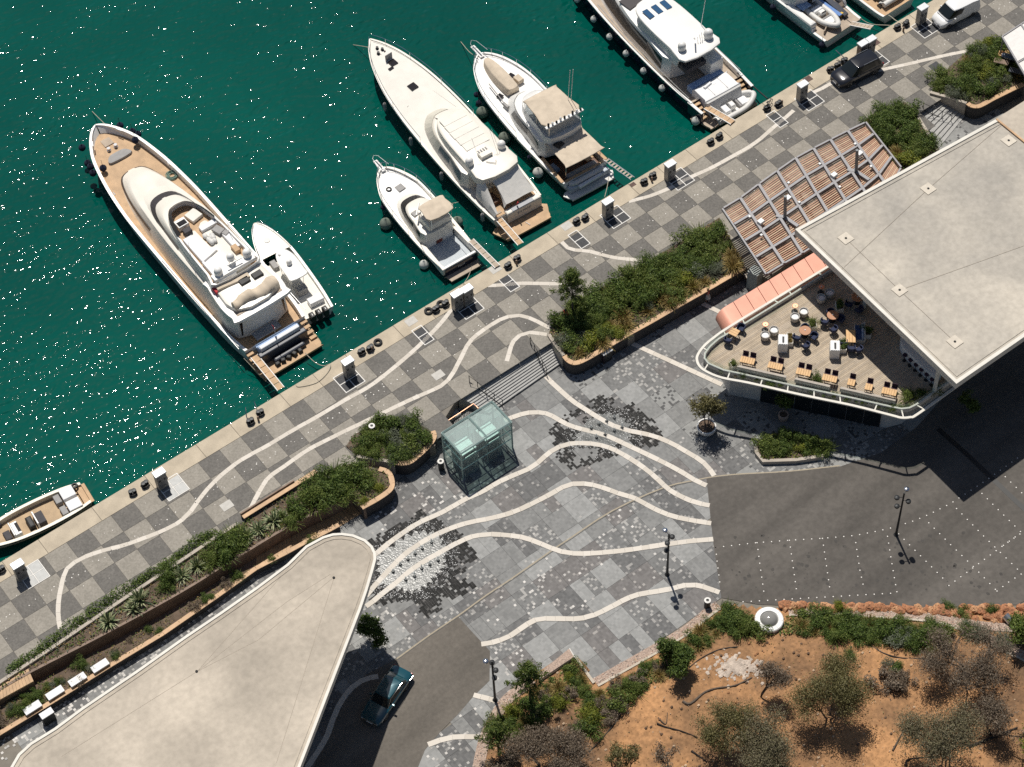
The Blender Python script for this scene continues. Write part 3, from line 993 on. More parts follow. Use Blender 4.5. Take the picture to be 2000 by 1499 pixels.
mb.wall([(p.x, p.y) for p in LP], 0.22, ZP - 0.2, zc)
mb.build('wall', M_CLAD, t, world=True)
for i in range(len(LP) - 1):
 m2 = MB()
 d = (LP[i + 1] - LP[i]).normalized()
 m2.ribbon([LP[i], LP[i + 1] - d * 0.015], 0.36, zc + 0.08, th=0.07)
 m2.build('timber_cap', M_WOOD, t, world=True)
PLANTERS['low'] = (t, [Vector(v) for v in low] + list(reversed(LP)), zc - 0.08)
t = thing('stone_wall', 'thin pale stone wall edging the strip planter on the quay side', 'low wall', P(200, 1200, 0))
cp = PL([(-30, 1352), (100, 1266), (220, 1184), (319, 1118), (400, 1064), (462, 1023)], 0.3)
for i in range(len(cp) - 1):
 n = max(1, int((cp[i + 1] - cp[i]).length / 1.6))
 for k in range(n):
  a, b = cp[i].lerp(cp[i + 1], k / n), cp[i].lerp(cp[i + 1], (k + 0.985) / n)
  m2 = MB()
  m2.wall([(a.x, a.y), (b.x, b.y)], 0.26, -0.1, 0.3 + 0.006 * ((i + k) % 2))
  m2.build('coping_stone', M_STONEW, t, world=True)
t = thing('timber_bench', 'long low timber bench with brown back along the planter on the quay', 'bench', P(530, 980, 0))
ba, bb = P(474, 1010, 0.45), P(618, 920, 0.45)
m2 = MB()
m2.wall([(ba.x, ba.y), (bb.x, bb.y)], 0.4, 0.36, 0.45)
m2.build('seat', M_WOOD, t, world=True)
off = Vector((-(bb - ba).y, (bb - ba).x, 0)).normalized()
b2 = ba.lerp(bb, 0.72)
m2 = MB()
m2.wall([(ba.x + off.x * 0.27, ba.y + off.y * 0.27), (b2.x + off.x * 0.27, b2.y + off.y * 0.27)], 0.12, 0.05, 0.62)
m2.build('backrest', M_WDARK, t, world=True)
for k in range(6):
 c = ba.lerp(bb, 0.06 + k * 0.175)
 m2 = MB()
 m2.box((c.x, c.y, 0.18), (0.1, 0.34, 0.36), math.atan2((bb - ba).y, (bb - ba).x))
 m2.build('leg', M_IRON, t, world=True)
def stairs(name, label, tl, tr, bl_, br, n, z0, z1, m=M_STEP):
 """flight between the top edge tl-tr (level z0) and the bottom edge bl-br (level z1)"""
 t = thing(name, label, 'stairs', ((tl.x + br.x) / 2, (tl.y + br.y) / 2, ZP))
 for i in range(n):
  f0, f1 = i / n, (i + 1) / n
  a, b = tl.lerp(bl_, f0), tr.lerp(br, f0)
  c, d = tr.lerp(br, f1), tl.lerp(bl_, f1)
  z = z0 + (z1 - z0) * (i + 0.5) / n
  ov = (d - a) * 0.1
  m2 = MB()
  m2.prism([a, b, c + ov * 0.0, d], min(z0, z1) - 0.1, z)
  m2.build('step', m, t, world=True)
 return t
tl, tr = P(893, 772, 0), P(1072, 657, 0)
bl_, br = P(955, 810, ZP), P(1104, 706, ZP)
tl.z = tr.z = bl_.z = br.z = 0
st = stairs('stone_stairs', 'broad flight of grey steps from the quay down beside the glass lift', tl, tr, bl_, br, 11, -0.08, ZP + 0.14)
tl, tr = P(1770, 203, 0), P(1818, 180, 0)
bl_, br = P(1832, 292, ZP), P(1892, 218, ZP)
tl.z = tr.z = bl_.z = br.z = 0
stairs('stone_stairs', 'fanned flight of grey steps between two planters at the upper end', tl, tr, bl_, br, 11, -0.06, ZP)
def railing(label, a, b, n, h=1.0, z_a=0.0, z_b=ZP):
 A_, B2 = P(*a, z_a), P(*b, z_b)
 t = thing('handrail', label, 'handrail', A_)
 m2 = MB()
 m2.tube([A_ + Vector((0, 0, h * 0.92)), B2 + Vector((0, 0, h * 0.92))], 0.022, 6)
 m2.build('rail', M_IRON, t, world=True)
 m2 = MB()
 m2.tube([A_ + Vector((0, 0, 0.12)), B2 + Vector((0, 0, 0.12))], 0.03, 6)
 m2.build('base_rail', M_IRON, t, world=True)
 for i in range(n):
  c = A_.lerp(B2, i / (n - 1))
  m2 = MB()
  m2.tube([c, c + Vector((0, 0, h))], 0.03, 6)
  m2.build('post', M_IRON, t, world=True)
railing('dark iron handrail down the middle of the broad stairs near the long planter', (1036, 672), (1068, 734), 5)
railing('dark iron handrail down the broad stairs nearest the glass lift', (917, 748), (982, 795), 5)
railing('dark iron handrail down the fanned upper stairs', (1784, 209), (1857, 240), 5)
t = thing('stairwell', 'sunken stairwell with copper handrail between the planter and the glass lift', 'stairwell', P(880, 815, ZP))
w = PL([(838, 834), (893, 776), (930, 800), (862, 850)], ZP)
m2 = MB()
m2.prism(PL([(842, 832), (884, 795), (905, 806), (870, 838)], ZP), ZP - 0.1, ZP + 0.02)
m2.build('shaft_shade', mat('shaft shade', (0.05, 0.045, 0.045), 0.9, var=0.2), t, world=True)  # flat dark slab at plaza level, its colour standing for shade in the shaft
for i, (a, b) in enumerate((((840, 822), (884, 786)), ((842, 838), (896, 802)))):
 m2 = MB()
 pa, pb = P(*a, ZP + 0.35), P(*b, ZP + 0.35)
 m2.wall([(pa.x, pa.y), (pb.x, pb.y)], 0.62, ZP, ZP + 0.5 - 0.25 * i)
 m2.build('landing_slab', M_STEP, t, world=True)
M_COP = mat('copper rail', (0.62, 0.31, 0.2), 0.35, 0.85, var=0.1)
hr = [P(845, 842, ZP + 1.0), P(925, 789, ZP + 1.0), P(934, 798, ZP + 1.0)]
m2 = MB()
m2.tube(hr, 0.035, 6)
m2.build('handrail', M_COP, t, world=True)
for k in range(26):
 c = hr[0].lerp(hr[1], k / 26)
 m2 = MB()
 m2.box((c.x, c.y, ZP + 0.5), (0.03, 0.03, 1.0))
 m2.build('picket', M_IRON, t, world=True)
m2 = MB()
q = [P(882, 762, 0), P(896, 772, 0), P(928, 790, ZP + 0.4), P(897, 790, ZP + 0.6)]
m2.loft([[(v.x, v.y, ZP - 0.1) for v in q], [tuple(v) for v in q]])
m2.build('wedge_wall', M_CONC, t, world=True)
# ================================================================== HILLSIDE
def seg_d(x, y, poly):
 best = 1e9
 for i in range(len(poly)):
  a, b = poly[i - 1], poly[i]
  dx, dy = b.x - a.x, b.y - a.y
  f = min(1, max(0, ((x - a.x) * dx + (y - a.y) * dy) / (dx * dx + dy * dy)))
  best = min(best, (x - a.x - dx * f) ** 2 + (y - a.y - dy * f) ** 2)
 return math.sqrt(best)
def hill_z(x, y):
 return ZP + 0.05 + min(1, seg_d(x, y, hp) / 4.0) * hill_h(x, y)
def hill_h(x, y):
 return 0.1 + 0.22 * (math.sin(x * 0.21 + 1) * math.cos(y * 0.17) + 0.5 * math.sin(x * 0.53 + y * 0.41)) + 0.09 * math.sin(x * 1.7 + y * 1.1) * math.cos(y * 1.9 - x * 0.6) + 0.25
M_EARTH = mat('red earth', (0.36, 0.19, 0.085), 0.95, var=0.3, scale=0.24, bump=0.9, bscale=7, tint=(0.15, 0.088, 0.048), fine=0.26, detail=10)
HILL = [(925, 1560), (945, 1450), (985, 1372), (1058, 1312), (1105, 1275), (1130, 1290), (1162, 1335), (1330, 1238), (1405, 1184), (1480, 1190), (1600, 1192), (1990, 1190), (2100, 1160), (2200, 1620), (900, 1620)]
hp = PL(HILL, ZP)
x0, x1 = min(p.x for p in hp), max(p.x for p in hp)
y0, y1 = min(p.y for p in hp), max(p.y for p in hp)
st_ = 0.45
nx, ny = int((x1 - x0) / st_) + 2, int((y1 - y0) / st_) + 2
vid, vs, fs = {}, [], []
for i in range(nx):
 for j in range(ny):
  cx, cy = x0 + i * st_, y0 + j * st_
  if not inside((cx, cy), hp):
   continue
  ids = []
  for a, b in ((0, 0), (1, 0), (1, 1), (0, 1)):
   k = (i + a, j + b)
   if k not in vid:
    X, Y = x0 + (i + a - 0.5) * st_, y0 + (j + b - 0.5) * st_
    vid[k] = len(vs)
    e = min((Vector((X, Y)) - Vector((p.x, p.y))).length for p in hp)
    vs.append((X, Y, hill_z(X, Y) + 0.06 * math.sin(X * 5.3) * math.cos(Y * 4.7)))
   ids.append(vid[k])
  fs.append(tuple(ids))
mb = MB()
mb.add(vs, fs)
structure('hillside', mb, M_EARTH, smooth=True)
M_LIME = mat('pale crushed stone', (0.48, 0.40, 0.33), 0.95, var=0.25, scale=2.5, fine=0.2)
rnd = random.Random(5)
mb = MB()
for i in range(420):
 a, r = rnd.uniform(0, 6.28), abs(rnd.gauss(0, 0.5))
 c = P(1440 + 62 * r * math.cos(a), 1312 + 28 * r * math.sin(a), ZP)
 s = rnd.uniform(0.06, 0.2)
 z = hill_z(c.x, c.y)
 mb.ball((c.x, c.y, z), s, 5, 3, sz=(1.2, 1, 0.45))
tag(mb.build('crushed_stone', M_LIME, None), kind='stuff')
mb = MB()
for i in range(1300):
 c = P(rnd.uniform(960, 2010), rnd.uniform(1230, 1510), ZP)
 if not inside(c, hp):
  continue
 s = rnd.choice([0.03, 0.04, 0.05, 0.07, 0.12])
 mb.ball((c.x, c.y, hill_z(c.x, c.y) + s * 0.2), s, 5, 3, sz=(1.2, 0.9, 0.7), mi=rnd.randrange(3))
tag(mb.build('clods', [mat('clod', (0.34, 0.17, 0.08), 0.95, var=0.2), mat('clod pale', (0.5, 0.36, 0.24), 0.95, var=0.2), mat('clod dark', (0.13, 0.08, 0.05), 0.95, var=0.2)], None), kind='stuff')
M_GRAV = mat('pink gravel', (0.4, 0.3, 0.24), 0.95, var=0.3, scale=9, fine=0.3)
M_LIMEK = mat('pale stone kerb', (0.5, 0.44, 0.36), 0.8, var=0.12, scale=2)
def edging(name, label, pts, w, zt, kerb=None, seg=1.8):
 t = thing(name, label, 'kerb', P(*pts[0], ZP))
 q = smooth_line(PL(pts, zt), 5)
 for p in q:
  p.z = max(hill_z(p.x, p.y) + 0.12, zt) if inside(p, hp) else zt
 mb = MB()
 mb.wall([(p.x, p.y) for p in q], w, ZP - 0.2, lambda i: q[i].z)
 mb.build('gravel_bed', M_GRAV, t, world=True)
 peb = MB()
 for i in range(len(q) - 1):
  for _ in range(12):
   c = q[i].lerp(q[i + 1], rnd.random())
   d = (q[i + 1] - q[i]).normalized()
   o = rnd.uniform(-0.5, 0.5) * w * 0.95
   s = rnd.uniform(0.03, 0.075)
   peb.ball((c.x - d.y * o, c.y + d.x * o, c.z), s, 5, 3, sz=(1.2, 0.9, 0.7), mi=rnd.randrange(3))
 peb.build('pebbles', [mat('pebble rose', (0.42, 0.27, 0.2), 0.9, var=0.2), mat('pebble pale', (0.55, 0.47, 0.4), 0.9, var=0.2), mat('pebble grey', (0.25, 0.2, 0.17), 0.9, var=0.2)], t, world=True, kind='stuff')
 if kerb:
  for i in range(0, len(q) - 1, 2):
   seg_ = q[i:i + 3]
   k2 = []
   for p_ in seg_:
    d = (seg_[-1] - seg_[0]).normalized()
    k2.append((p_.x + d.y * (w / 2 + 0.1) * kerb, p_.y - d.x * (w / 2 + 0.1) * kerb))
   m2 = MB()
   m2.wall(k2, 0.17, ZP - 0.2, seg_[0].z + 0.04)
   m2.build('kerb_stone', M_LIMEK, t, world=True)
 return t
edging('gravel_kerb', 'curved gravel bed edging the hill beside the lower plaza corner', [(930, 1520), (945, 1450), (962, 1410), (990, 1368), (1040, 1330)], 0.85, ZP + 0.1)
edging('gravel_kerb', 'straight gravel bed with pale kerb between plaza and hillside shrubs', [(1162, 1332), (1240, 1288), (1330, 1236), (1380, 1196), (1402, 1181)], 0.62, ZP + 0.12, kerb=1)
edging('gravel_kerb', 'gravel path edge with pale kerb below the red boulders', [(1540, 1193), (1620, 1190), (1700, 1196), (1790, 1202), (1850, 1212), (1905, 1236), (1960, 1266), (2020, 1300)], 0.62, ZP + 0.2, kerb=1)
edging('gravel_kerb', 'gravel branch of the path running under the steel spotlight', [(1856, 1212), (1920, 1224), (2020, 1232)], 0.7, ZP + 0.16)
t = thing('retaining_wall', 'short gravel-topped retaining wall with white face at the plaza notch', 'wall', P(1090, 1290, ZP))
q = PL([(1050, 1318), (1113, 1266), (1123, 1283), (1056, 1328)], ZP + 0.4)
m2 = MB()
m2.prism(q, ZP - 0.3, ZP + 0.4)
m2.build('wall', mat('white plaster', (0.62, 0.6, 0.56), 0.8, var=0.06), t, world=True)
q2 = [v.lerp(sum(q, Vector()) / 4, 0.06) for v in q]
m2 = MB()
m2.prism(q2, ZP + 0.4, ZP + 0.46)
m2.build('gravel_top', M_GRAV, t, world=True)
m2 = MB()
a, b = P(1125, 1285, ZP + 0.2), P(1160, 1334, ZP + 0.2)
m2.wall([(a.x, a.y), (b.x, b.y)], 0.22, ZP - 0.3, ZP + 0.2)
solo('kerb', m2, M_LIMEK, 'pale kerb stone beside the planted notch in the plaza', 'kerb', a)
t = thing('boulder_edging', 'row of red-brown boulders along the lower edge of the asphalt', 'boulders', P(1750, 1190, ZP))
M_ROCK = mat('red rock', (0.42, 0.18, 0.085), 0.9, var=0.3, scale=2.5, bump=0.6, tint=(0.22, 0.11, 0.06))
M_ROCK2 = mat('ochre rock', (0.5, 0.27, 0.14), 0.9, var=0.3, scale=2.5, bump=0.6)
rock_meshes = []
for v in range(8):
 m2 = MB()
 rings = []
 for i in range(6):
  a = -math.pi / 2 + math.pi * i / 5
  rings.append([((max(math.cos(a), 0.08)) * math.cos(2 * math.pi * k / 8) * rnd.uniform(0.75, 1.2), max(math.cos(a), 0.08) * math.sin(2 * math.pi * k / 8) * rnd.uniform(0.7, 1.1), math.sin(a) * rnd.uniform(0.55, 0.8)) for k in range(8)])
 m2.loft(rings)
 rock_meshes.append(m2.mesh('rock', M_ROCK if v % 3 else M_ROCK2))
for i in range(150):
 px = 1528 + (i * 3.22) % 475
 row = rnd.random()
 py = 1183 + row * (7 + 24 * max(0, (px - 1700) / 300)) + (3 if px > 1600 else 0)
 if px > 1860 and rnd.random() < 0.4:
  py += rnd.uniform(0, 14)
 c = P(px, py, ZP)
 o = bpy.data.objects.new('rock', rnd.choice(rock_meshes))
 COL.objects.link(o)
 o.parent = t
 s = rnd.uniform(0.2, 0.42)
 o.location = (c.x - t.location.x, c.y - t.location.y, hill_z(c.x, c.y) - ZP + rnd.uniform(0.02, 0.16))
 o.scale = (s * rnd.uniform(0.9, 1.3), s, s)
 o.rotation_euler = (rnd.uniform(-0.3, 0.3), rnd.uniform(-0.3, 0.3), rnd.uniform(0, 6.28))
# ================================================================== LEFT BUILDING
M_ROOF = mat('weathered roof concrete', (0.53, 0.465, 0.38), 0.9, var=0.14, scale=0.15, bump=0.15, bscale=12, tint=(0.38, 0.335, 0.275), fine=0.1, detail=11)
M_ROOFB = mat('grey roof concrete', (0.49, 0.445, 0.375), 0.9, var=0.12, scale=0.17, bump=0.15, bscale=12, tint=(0.36, 0.335, 0.295), fine=0.1, detail=11)
M_RIM = mat('white roof rim', (0.68, 0.65, 0.58), 0.6, var=0.06, scale=1)
M_PLAS = mat('pale facade plaster', (0.58, 0.56, 0.52), 0.8, var=0.06, scale=1)
M_GLASS = mat('dark window glass', (0.015, 0.02, 0.022), 0.05, 0, var=0)
M_SEAM = mat('roof seam', (0.36, 0.31, 0.25), 0.9, var=0)
M_HOLE = mat('drain hole', (0.02, 0.02, 0.02), 0.8, var=0)
M_MORT = mat('pale mortar', (0.62, 0.56, 0.47), 0.85, var=0.08)
def shrink(poly, d):
 """inset a polygon (counter-clockwise) by d metres"""
 poly = ccw([Vector((p[0], p[1])) for p in poly])
 out = []
 n = len(poly)
 for i in range(n):
  a, b, c = poly[i - 1], poly[i], poly[(i + 1) % n]
  e1, e2 = (b - a).normalized(), (c - b).normalized()
  n1, n2 = Vector((-e1.y, e1.x)), Vector((-e2.y, e2.x))
  k = n1 + n2
  k = k / max(k.dot(n1), 0.3) if k.length > 1e-6 else n1
  out.append(b + k * d)
 return out
def ring_band(mb, outer, inner, z0, z1, mi=0):
 n = len(outer)
 rings = []
 vs, fs = [], []
 for i in range(n):
  vs += [(outer[i].x, outer[i].y, z0), (outer[i].x, outer[i].y, z1), (inner[i].x, inner[i].y, z1), (inner[i].x, inner[i].y, z0)]
 for i in range(n):
  j = (i + 1) % n
  for k in range(4):
   l = (k + 1) % 4
   fs.append((4 * i + k, 4 * j + k, 4 * j + l, 4 * i + l))
 mb.add(vs, fs, mi)
RL = [(21, 1497), (35, 1473), (59, 1451), (106, 1422), (160, 1382), (266, 1310), (359, 1244), (430, 1196), (500, 1147), (560, 1102), (597, 1066), (630, 1048), (650, 1042), (668, 1041), (690, 1044), (714, 1054), (728, 1067), (734, 1080), (735, 1092), (728, 1118), (718, 1152), (705, 1190), (650, 1333), (586, 1500), (540, 1620), (-40, 1620), (0, 1540)]
rl = PL(RL, ZR)
outer = ccw([Vector((p.x, p.y)) for p in rl])
outer = [Vector((p.x, p.y)) for p in outer]
bld = thing('harbour_building', 'building with pale flat concrete roof tapering to a rounded tip', 'building', (sum(p.x for p in rl) / len(rl), sum(p.y for p in rl) / len(rl), ZP))
inn = shrink(outer, 0.2)
inn2 = shrink(outer, 0.42)
mb = MB()
mb.prism(inn, ZR - 0.55, ZR - 0.07)
mb.build('roof', M_ROOF, bld, world=True)
mb = MB()
ring_band(mb, outer, inn, ZR - 0.6, ZR)
mb.build('roof_rim', M_RIM, bld, world=True)
mb = MB()
ring_band(mb, shrink(outer, 0.42), shrink(outer, 0.5), ZR - 0.1, ZR - 0.03)
mb.build('gravel_stop', M_ROOF, bld, world=True)
wl = [Vector((p.x, p.y)) for p in ccw(PL([(620, 1200), (636, 1206), (624, 1255), (540, 1470), (490, 1610), (150, 1640), (300, 1450), (480, 1318), (590, 1236)], ZP))]
mb = MB()
mb.prism(wl, ZP - 0.1, ZR - 0.6)
mb.build('wall', M_PLAS, bld, world=True)
for i in range(len(wl)):
 a, b = wl[i], wl[(i + 1) % len(wl)]
 L = (b - a).length
 n = int(L / 2.6)
 for k in range(n):
  for z in (ZP + 0.4, ZP + 5.0):
   c = a.lerp(b, (k + 0.5) / n)
   e = (b - a).normalized()
   nrm = Vector((e.y, -e.x))
   rz = math.atan2(e.y, e.x)
   m2 = MB()
   m2.box((c.x + nrm.x * 0.02, c.y + nrm.y * 0.02, z + 1.3), (L / n * 0.86, 0.08, 2.7), rz)
   fr = m2.build('window', M_IRON, bld, world=True)
   m2 = MB()
   m2.box((c.x + nrm.x * 0.05, c.y + nrm.y * 0.05, z + 1.3), (L / n * 0.8, 0.06, 2.56), rz)
   o = bpy.data.objects.new('pane', m2.mesh('pane', M_GLASS, False, bld.location))
   COL.objects.link(o)
   o.parent = fr
def roof_line(par, pts, w=0.05):
 mb = MB()
 mb.ribbon(PL(pts, ZR - 0.07), w, ZR - 0.064)
 mb.build('roof_seam', M_SEAM, par, world=True)
for pts in ([(385, 1312), (120, 1478)], [(385, 1312), (560, 1176), (645, 1122)], [(652, 1130), (540, 1490)], [(385, 1312), (505, 1250), (648, 1131)], [(590, 1080), (385, 1312)]):
 roof_line(bld, pts, 0.03)
def roof_drain(par, px, py, s=0.0):
 c = P(px, py, ZR - 0.07)
 if s:
  m2 = MB()
  m2.box((c.x, c.y, ZR - 0.06), (s, s, 0.03), 0.02)
  f_ = m2.build('drain_collar', M_MORT, par, world=True)
 m2 = MB()
 m2.lathe((c.x, c.y, ZR - 0.07), [(0.1, 0), (0.1, 0.05), (0.06, 0.07)], 10)
 m2.build('drain', M_HOLE, par, world=True)
roof_drain(bld, 384, 1312)
roof_drain(bld, 652, 1129)
for px, py in ((388, 1308), (652, 1127)):
 pass
# ================================================================== RIGHT BUILDING
RR = [(1553, 448), (1868, 750), (2060, 617), (2260, 480), (2260, 40), (2000, 203)]
rr_ = PL(RR, ZR)
outer = [Vector((p.x, p.y)) for p in ccw(rr_)]
br_ = thing('harbour_building', 'terrace restaurant building with large grey flat roof with four drains', 'building', P(1760, 600, ZP))
mb = MB()
mb.prism(shrink(outer, 0.28), ZR - 0.6, ZR - 0.1)
mb.build('roof', M_ROOFB, br_, world=True)
mb = MB()
ring_band(mb, outer, shrink(outer, 0.28), ZR - 0.65, ZR)
mb.build('roof_rim', M_RIM, br_, world=True)
mb = MB()
ring_band(mb, shrink(outer, 0.5), shrink(outer, 0.6), ZR - 0.12, ZR - 0.05)
mb.build('gravel_stop', M_ROOFB, br_, world=True)
for px, py in ((1813, 369), (1652, 466), (1757, 567), (1865, 668), (1970, 275)):
 roof_drain(br_, px, py, 0.95)
for pts in ([(1640, 530), (1813, 369), (1990, 215)], [(1757, 567), (2000, 480)], [(1652, 466), (1757, 567), (1865, 668)]):
 roof_line(br_, pts, 0.025)
q = PL([(1946, 232), (2000, 198), (2260, 36), (2260, 478), (2045, 312)], ZR)
mb = MB()
mb.prism(q, ZR - 0.1, ZR + 0.03)
mb.build('roof_panel', M_ROOF, br_, world=True)
mb = MB()
mb.ribbon(PL([(1946, 233), (2045, 313), (2260, 480)], ZR), 0.16, ZR + 0.05, th=0.1)
mb.build('roof_strip', M_WOOD, br_, world=True)
RIM = [(1640, 508), (1540, 569), (1427, 638), (1395, 660), (1376, 676), (1364, 692), (1361, 703), (1366, 716), (1380, 727), (1410, 739), (1463, 749), (1564, 772), (1665, 793), (1740, 812), (1760, 817), (1778, 816), (1792, 810), (1866, 757), (1960, 690), (2100, 590), (2100, 440), (1880, 440)]
ZT = ZD + 0.3
SLAB = [(1640, 520), (1545, 580), (1440, 645), (1402, 667), (1385, 682), (1375, 696), (1374, 706), (1382, 717), (1412, 730), (1463, 741), (1564, 764), (1665, 785), (1740, 802), (1760, 806), (1776, 804), (1790, 797), (1866, 743), (1960, 676), (2100, 576), (2100, 440), (1880, 440)]
slab = [Vector((p.x, p.y)) for p in ccw(PL(SLAB, ZD))]
mb = MB()
mb.prism(slab, ZD - 0.55, ZD - 0.04)
mb.build('floor_slab', M_PLAS, br_, world=True)
mb = MB()
ring_band(mb, slab, shrink(slab, 0.14), ZD - 0.56, ZD + 0.42)
mb.build('parapet', M_PLAS, br_, world=True)
M_TEAK = mat('weathered deck', (0.43, 0.35, 0.26), 0.8, var=0.16, scale=0.9, fine=0.1)
deck = shrink(slab, 0.15)
mb = MB()
mb.prism(deck, ZD - 0.05, ZD - 0.015)
mb.build('deck_base', mat('deck gap', (0.12, 0.1, 0.08), 0.9, var=0), br_, world=True)
x0, x1 = min(p.x for p in deck), max(p.x for p in deck)
y0, y1 = min(p.y for p in deck), max(p.y for p in deck)
mats_b = [mat('weathered deck %d' % i, c, 0.8, var=0.14, scale=0.7, fine=0.12) for i, c in enumerate(((0.43, 0.355, 0.265), (0.38, 0.31, 0.23), (0.47, 0.385, 0.285), (0.40, 0.335, 0.26)))]
mb = MB()
y = y0
while y < y1:
 yc = y + 0.07
 xs = []
 for i in range(len(deck)):
  a, b = deck[i], deck[(i + 1) % len(deck)]
  if (a.y > yc) != (b.y > yc):
   xs.append(a.x + (yc - a.y) / (b.y - a.y) * (b.x - a.x))
 xs.sort()
 for k in range(0, len(xs) - 1, 2):
  x = xs[k]
  while x < xs[k + 1] and x < 46:
   L = min(rnd.uniform(2.0, 3.6), xs[k + 1] - x)
   mb.box((x + L / 2, yc, ZD - 0.005 + rnd.uniform(-0.002, 0.002)), (L - 0.012, 0.128, 0.024), mi=rnd.randrange(4))
   x += L
 y += 0.14
mb.build('deck_boards', mats_b, br_, world=True, kind='stuff')
rim = smooth_line(PL(RIM[:20], ZT), 4)
mb = MB()
mb.ribbon(rim, 0.2, ZT + 0.08, th=0.12)
mb.build('outer_rail', M_RIM, br_, world=True)
inner_path = [Vector((p.x, p.y, ZD + 0.36)) for p in PL(SLAB[:19], ZD)]
L = 0.0
nxt = 1.0
for i in range(len(rim) - 1):
 L += (rim[i + 1] - rim[i]).length
 if L > nxt:
  p = rim[i]
  qn = min((inner_path[j].lerp(inner_path[j + 1], f / 8) for j in range(len(inner_path) - 1) for f in range(9)), key=lambda v: (v - p).length)
  if (qn - p).length < 1.4:
   m2 = MB()
   m2.wall([(p.x, p.y), (qn.x, qn.y)], 0.1, ZT - 0.03, ZT + 0.05)
   m2.build('rail_bracket', M_RIM, br_, world=True)
  nxt += 2.3
gp = shrink(slab, 0.07)
gi = [i for i, p in enumerate(gp) if True]
for i in range(len(gp)):
 a, b = gp[i], gp[(i + 1) % len(gp)]
 L = (b - a).length
 if a.x > 44 or b.x > 44 or L > 30:
  continue
 n = max(1, int(L / 1.9))
 for k in range(n):
  u, v = a.lerp(b, k / n), a.lerp(b, (k + 0.97) / n)
  m2 = MB()
  m2.wall([(u.x, u.y), (v.x, v.y)], 0.02, ZD + 0.42, ZD + 0.95)
  m2.build('balustrade_pane', glass_mat('balustrade glass', (0.93, 0.97, 0.95), 0.03, 0.08), br_, world=True)
WB = PL([(1424, 771), (1480, 782), (1730, 836), (1760, 828), (2080, 590), (2080, 470), (1700, 560), (1560, 600), (1430, 700), (1412, 745)], ZP)
wb = [Vector((p.x, p.y)) for p in ccw(WB)]
mb = MB()
mb.prism(wb, ZP - 0.1, ZD - 0.55)
mb.build('wall', M_PLAS, br_, world=True)
a, b = P(1484, 783, ZP), P(1718, 834, ZP)
e = (b - a).normalized()
nrm = Vector((e.y, -e.x, 0))
for k in range(7):
 c = a.lerp(b, (k + 0.5) / 7)
 rz = math.atan2(e.y, e.x)
 m2 = MB()
 m2.box((c.x + nrm.x * 0.03, c.y + nrm.y * 0.03, ZP + 1.6), ((b - a).length / 7 - 0.06, 0.12, 3.1), rz)
 fr = m2.build('window', M_IRON, br_, world=True)
 m2 = MB()
 m2.box((c.x + nrm.x * 0.07, c.y + nrm.y * 0.07, ZP + 1.6), ((b - a).length / 7 - 0.2, 0.08, 2.96), rz)
 o = bpy.data.objects.new('pane', m2.mesh('pane', M_GLASS, False, br_.location))
 COL.objects.link(o)
 o.parent = fr
cr = PL([(1905, 600), (2100, 470), (2260, 360), (2260, 200), (2010, 350), (1850, 545)], ZR - 1)
mb = MB()
mb.prism([Vector((p.x, p.y)) for p in cr], ZD, ZR - 0.65)
mb.build('upper_wall', M_PLAS, br_, world=True)
for px, py in ((1840, 690), (1700, 520), (1760, 400), (1930, 300)):
 c = P(px, py, ZR)
 m2 = MB()
 m2.lathe((c.x, c.y, ZD), [(0.16, 0), (0.16, ZR - 0.65 - ZD)], 12)
 m2.build('column', M_RIM, br_, world=True, smooth=40)
M_COPPER = mat('brushed copper sheet', (0.62, 0.29, 0.205), 0.55, 0.15, var=0.09, scale=0.8)
zc = ZD + 0.05
a0, a1 = P(1409, 604, zc), P(1640, 463, zc)
b0, b1 = P(1431, 641, zc), P(1660, 493, zc)
cn = thing('copper_canopy', 'salmon copper canopy with rounded end along the terrace', 'canopy', ((a0.x + b0.x) / 2, (a0.y + b0.y) / 2, ZP))
N = 10
secs = [0.0]
for k in range(N):
 f0, f1 = k / N, (k + 1) / N
 p0, p1, q0, q1 = a0.lerp(a1, f0), a0.lerp(a1, f1 - 0.004), b0.lerp(b1, f0), b0.lerp(b1, f1 - 0.004)
 m2 = MB()
 e = (a1 - a0).normalized()
 if k == 0:
  prof = []
  for s in range(9):
   th = math.pi / 2 * s / 8
   dx, dz = 0.85 - 0.85 * math.sin(th), -0.85 + 0.85 * math.sin(th)
   dx = 0.85 * (1 - math.sin(th))
   dz = -0.85 * (1 - math.cos(math.pi / 2 - th))
   prof.append((-0.55 + 0.85 * (1 - math.cos(th)), -0.85 * (1 - math.sin(th))))
  rings = [[tuple(p0 + e * dx + Vector((0, 0, dz))), tuple(q0 + e * dx + Vector((0, 0, dz))), tuple(q0 + e * dx + Vector((0, 0, -1.0))), tuple(p0 + e * dx + Vector((0, 0, -1.0)))] for dx, dz in prof]
  rings.append([tuple(p1), tuple(q1), tuple(q1 - Vector((0, 0, 1.0))), tuple(p1 - Vector((0, 0, 1.0)))])
  m2.loft(rings)
  m2.build('copper_sheet', M_COPPER, cn, world=True, smooth=40)
 else:
  m2.loft([[tuple(p0), tuple(q0), tuple(q0 - Vector((0, 0, 1.0))), tuple(p0 - Vector((0, 0, 1.0)))], [tuple(p1), tuple(q1), tuple(q1 - Vector((0, 0, 1.0))), tuple(p1 - Vector((0, 0, 1.0)))]])
  m2.build('copper_sheet', M_COPPER, cn, world=True)
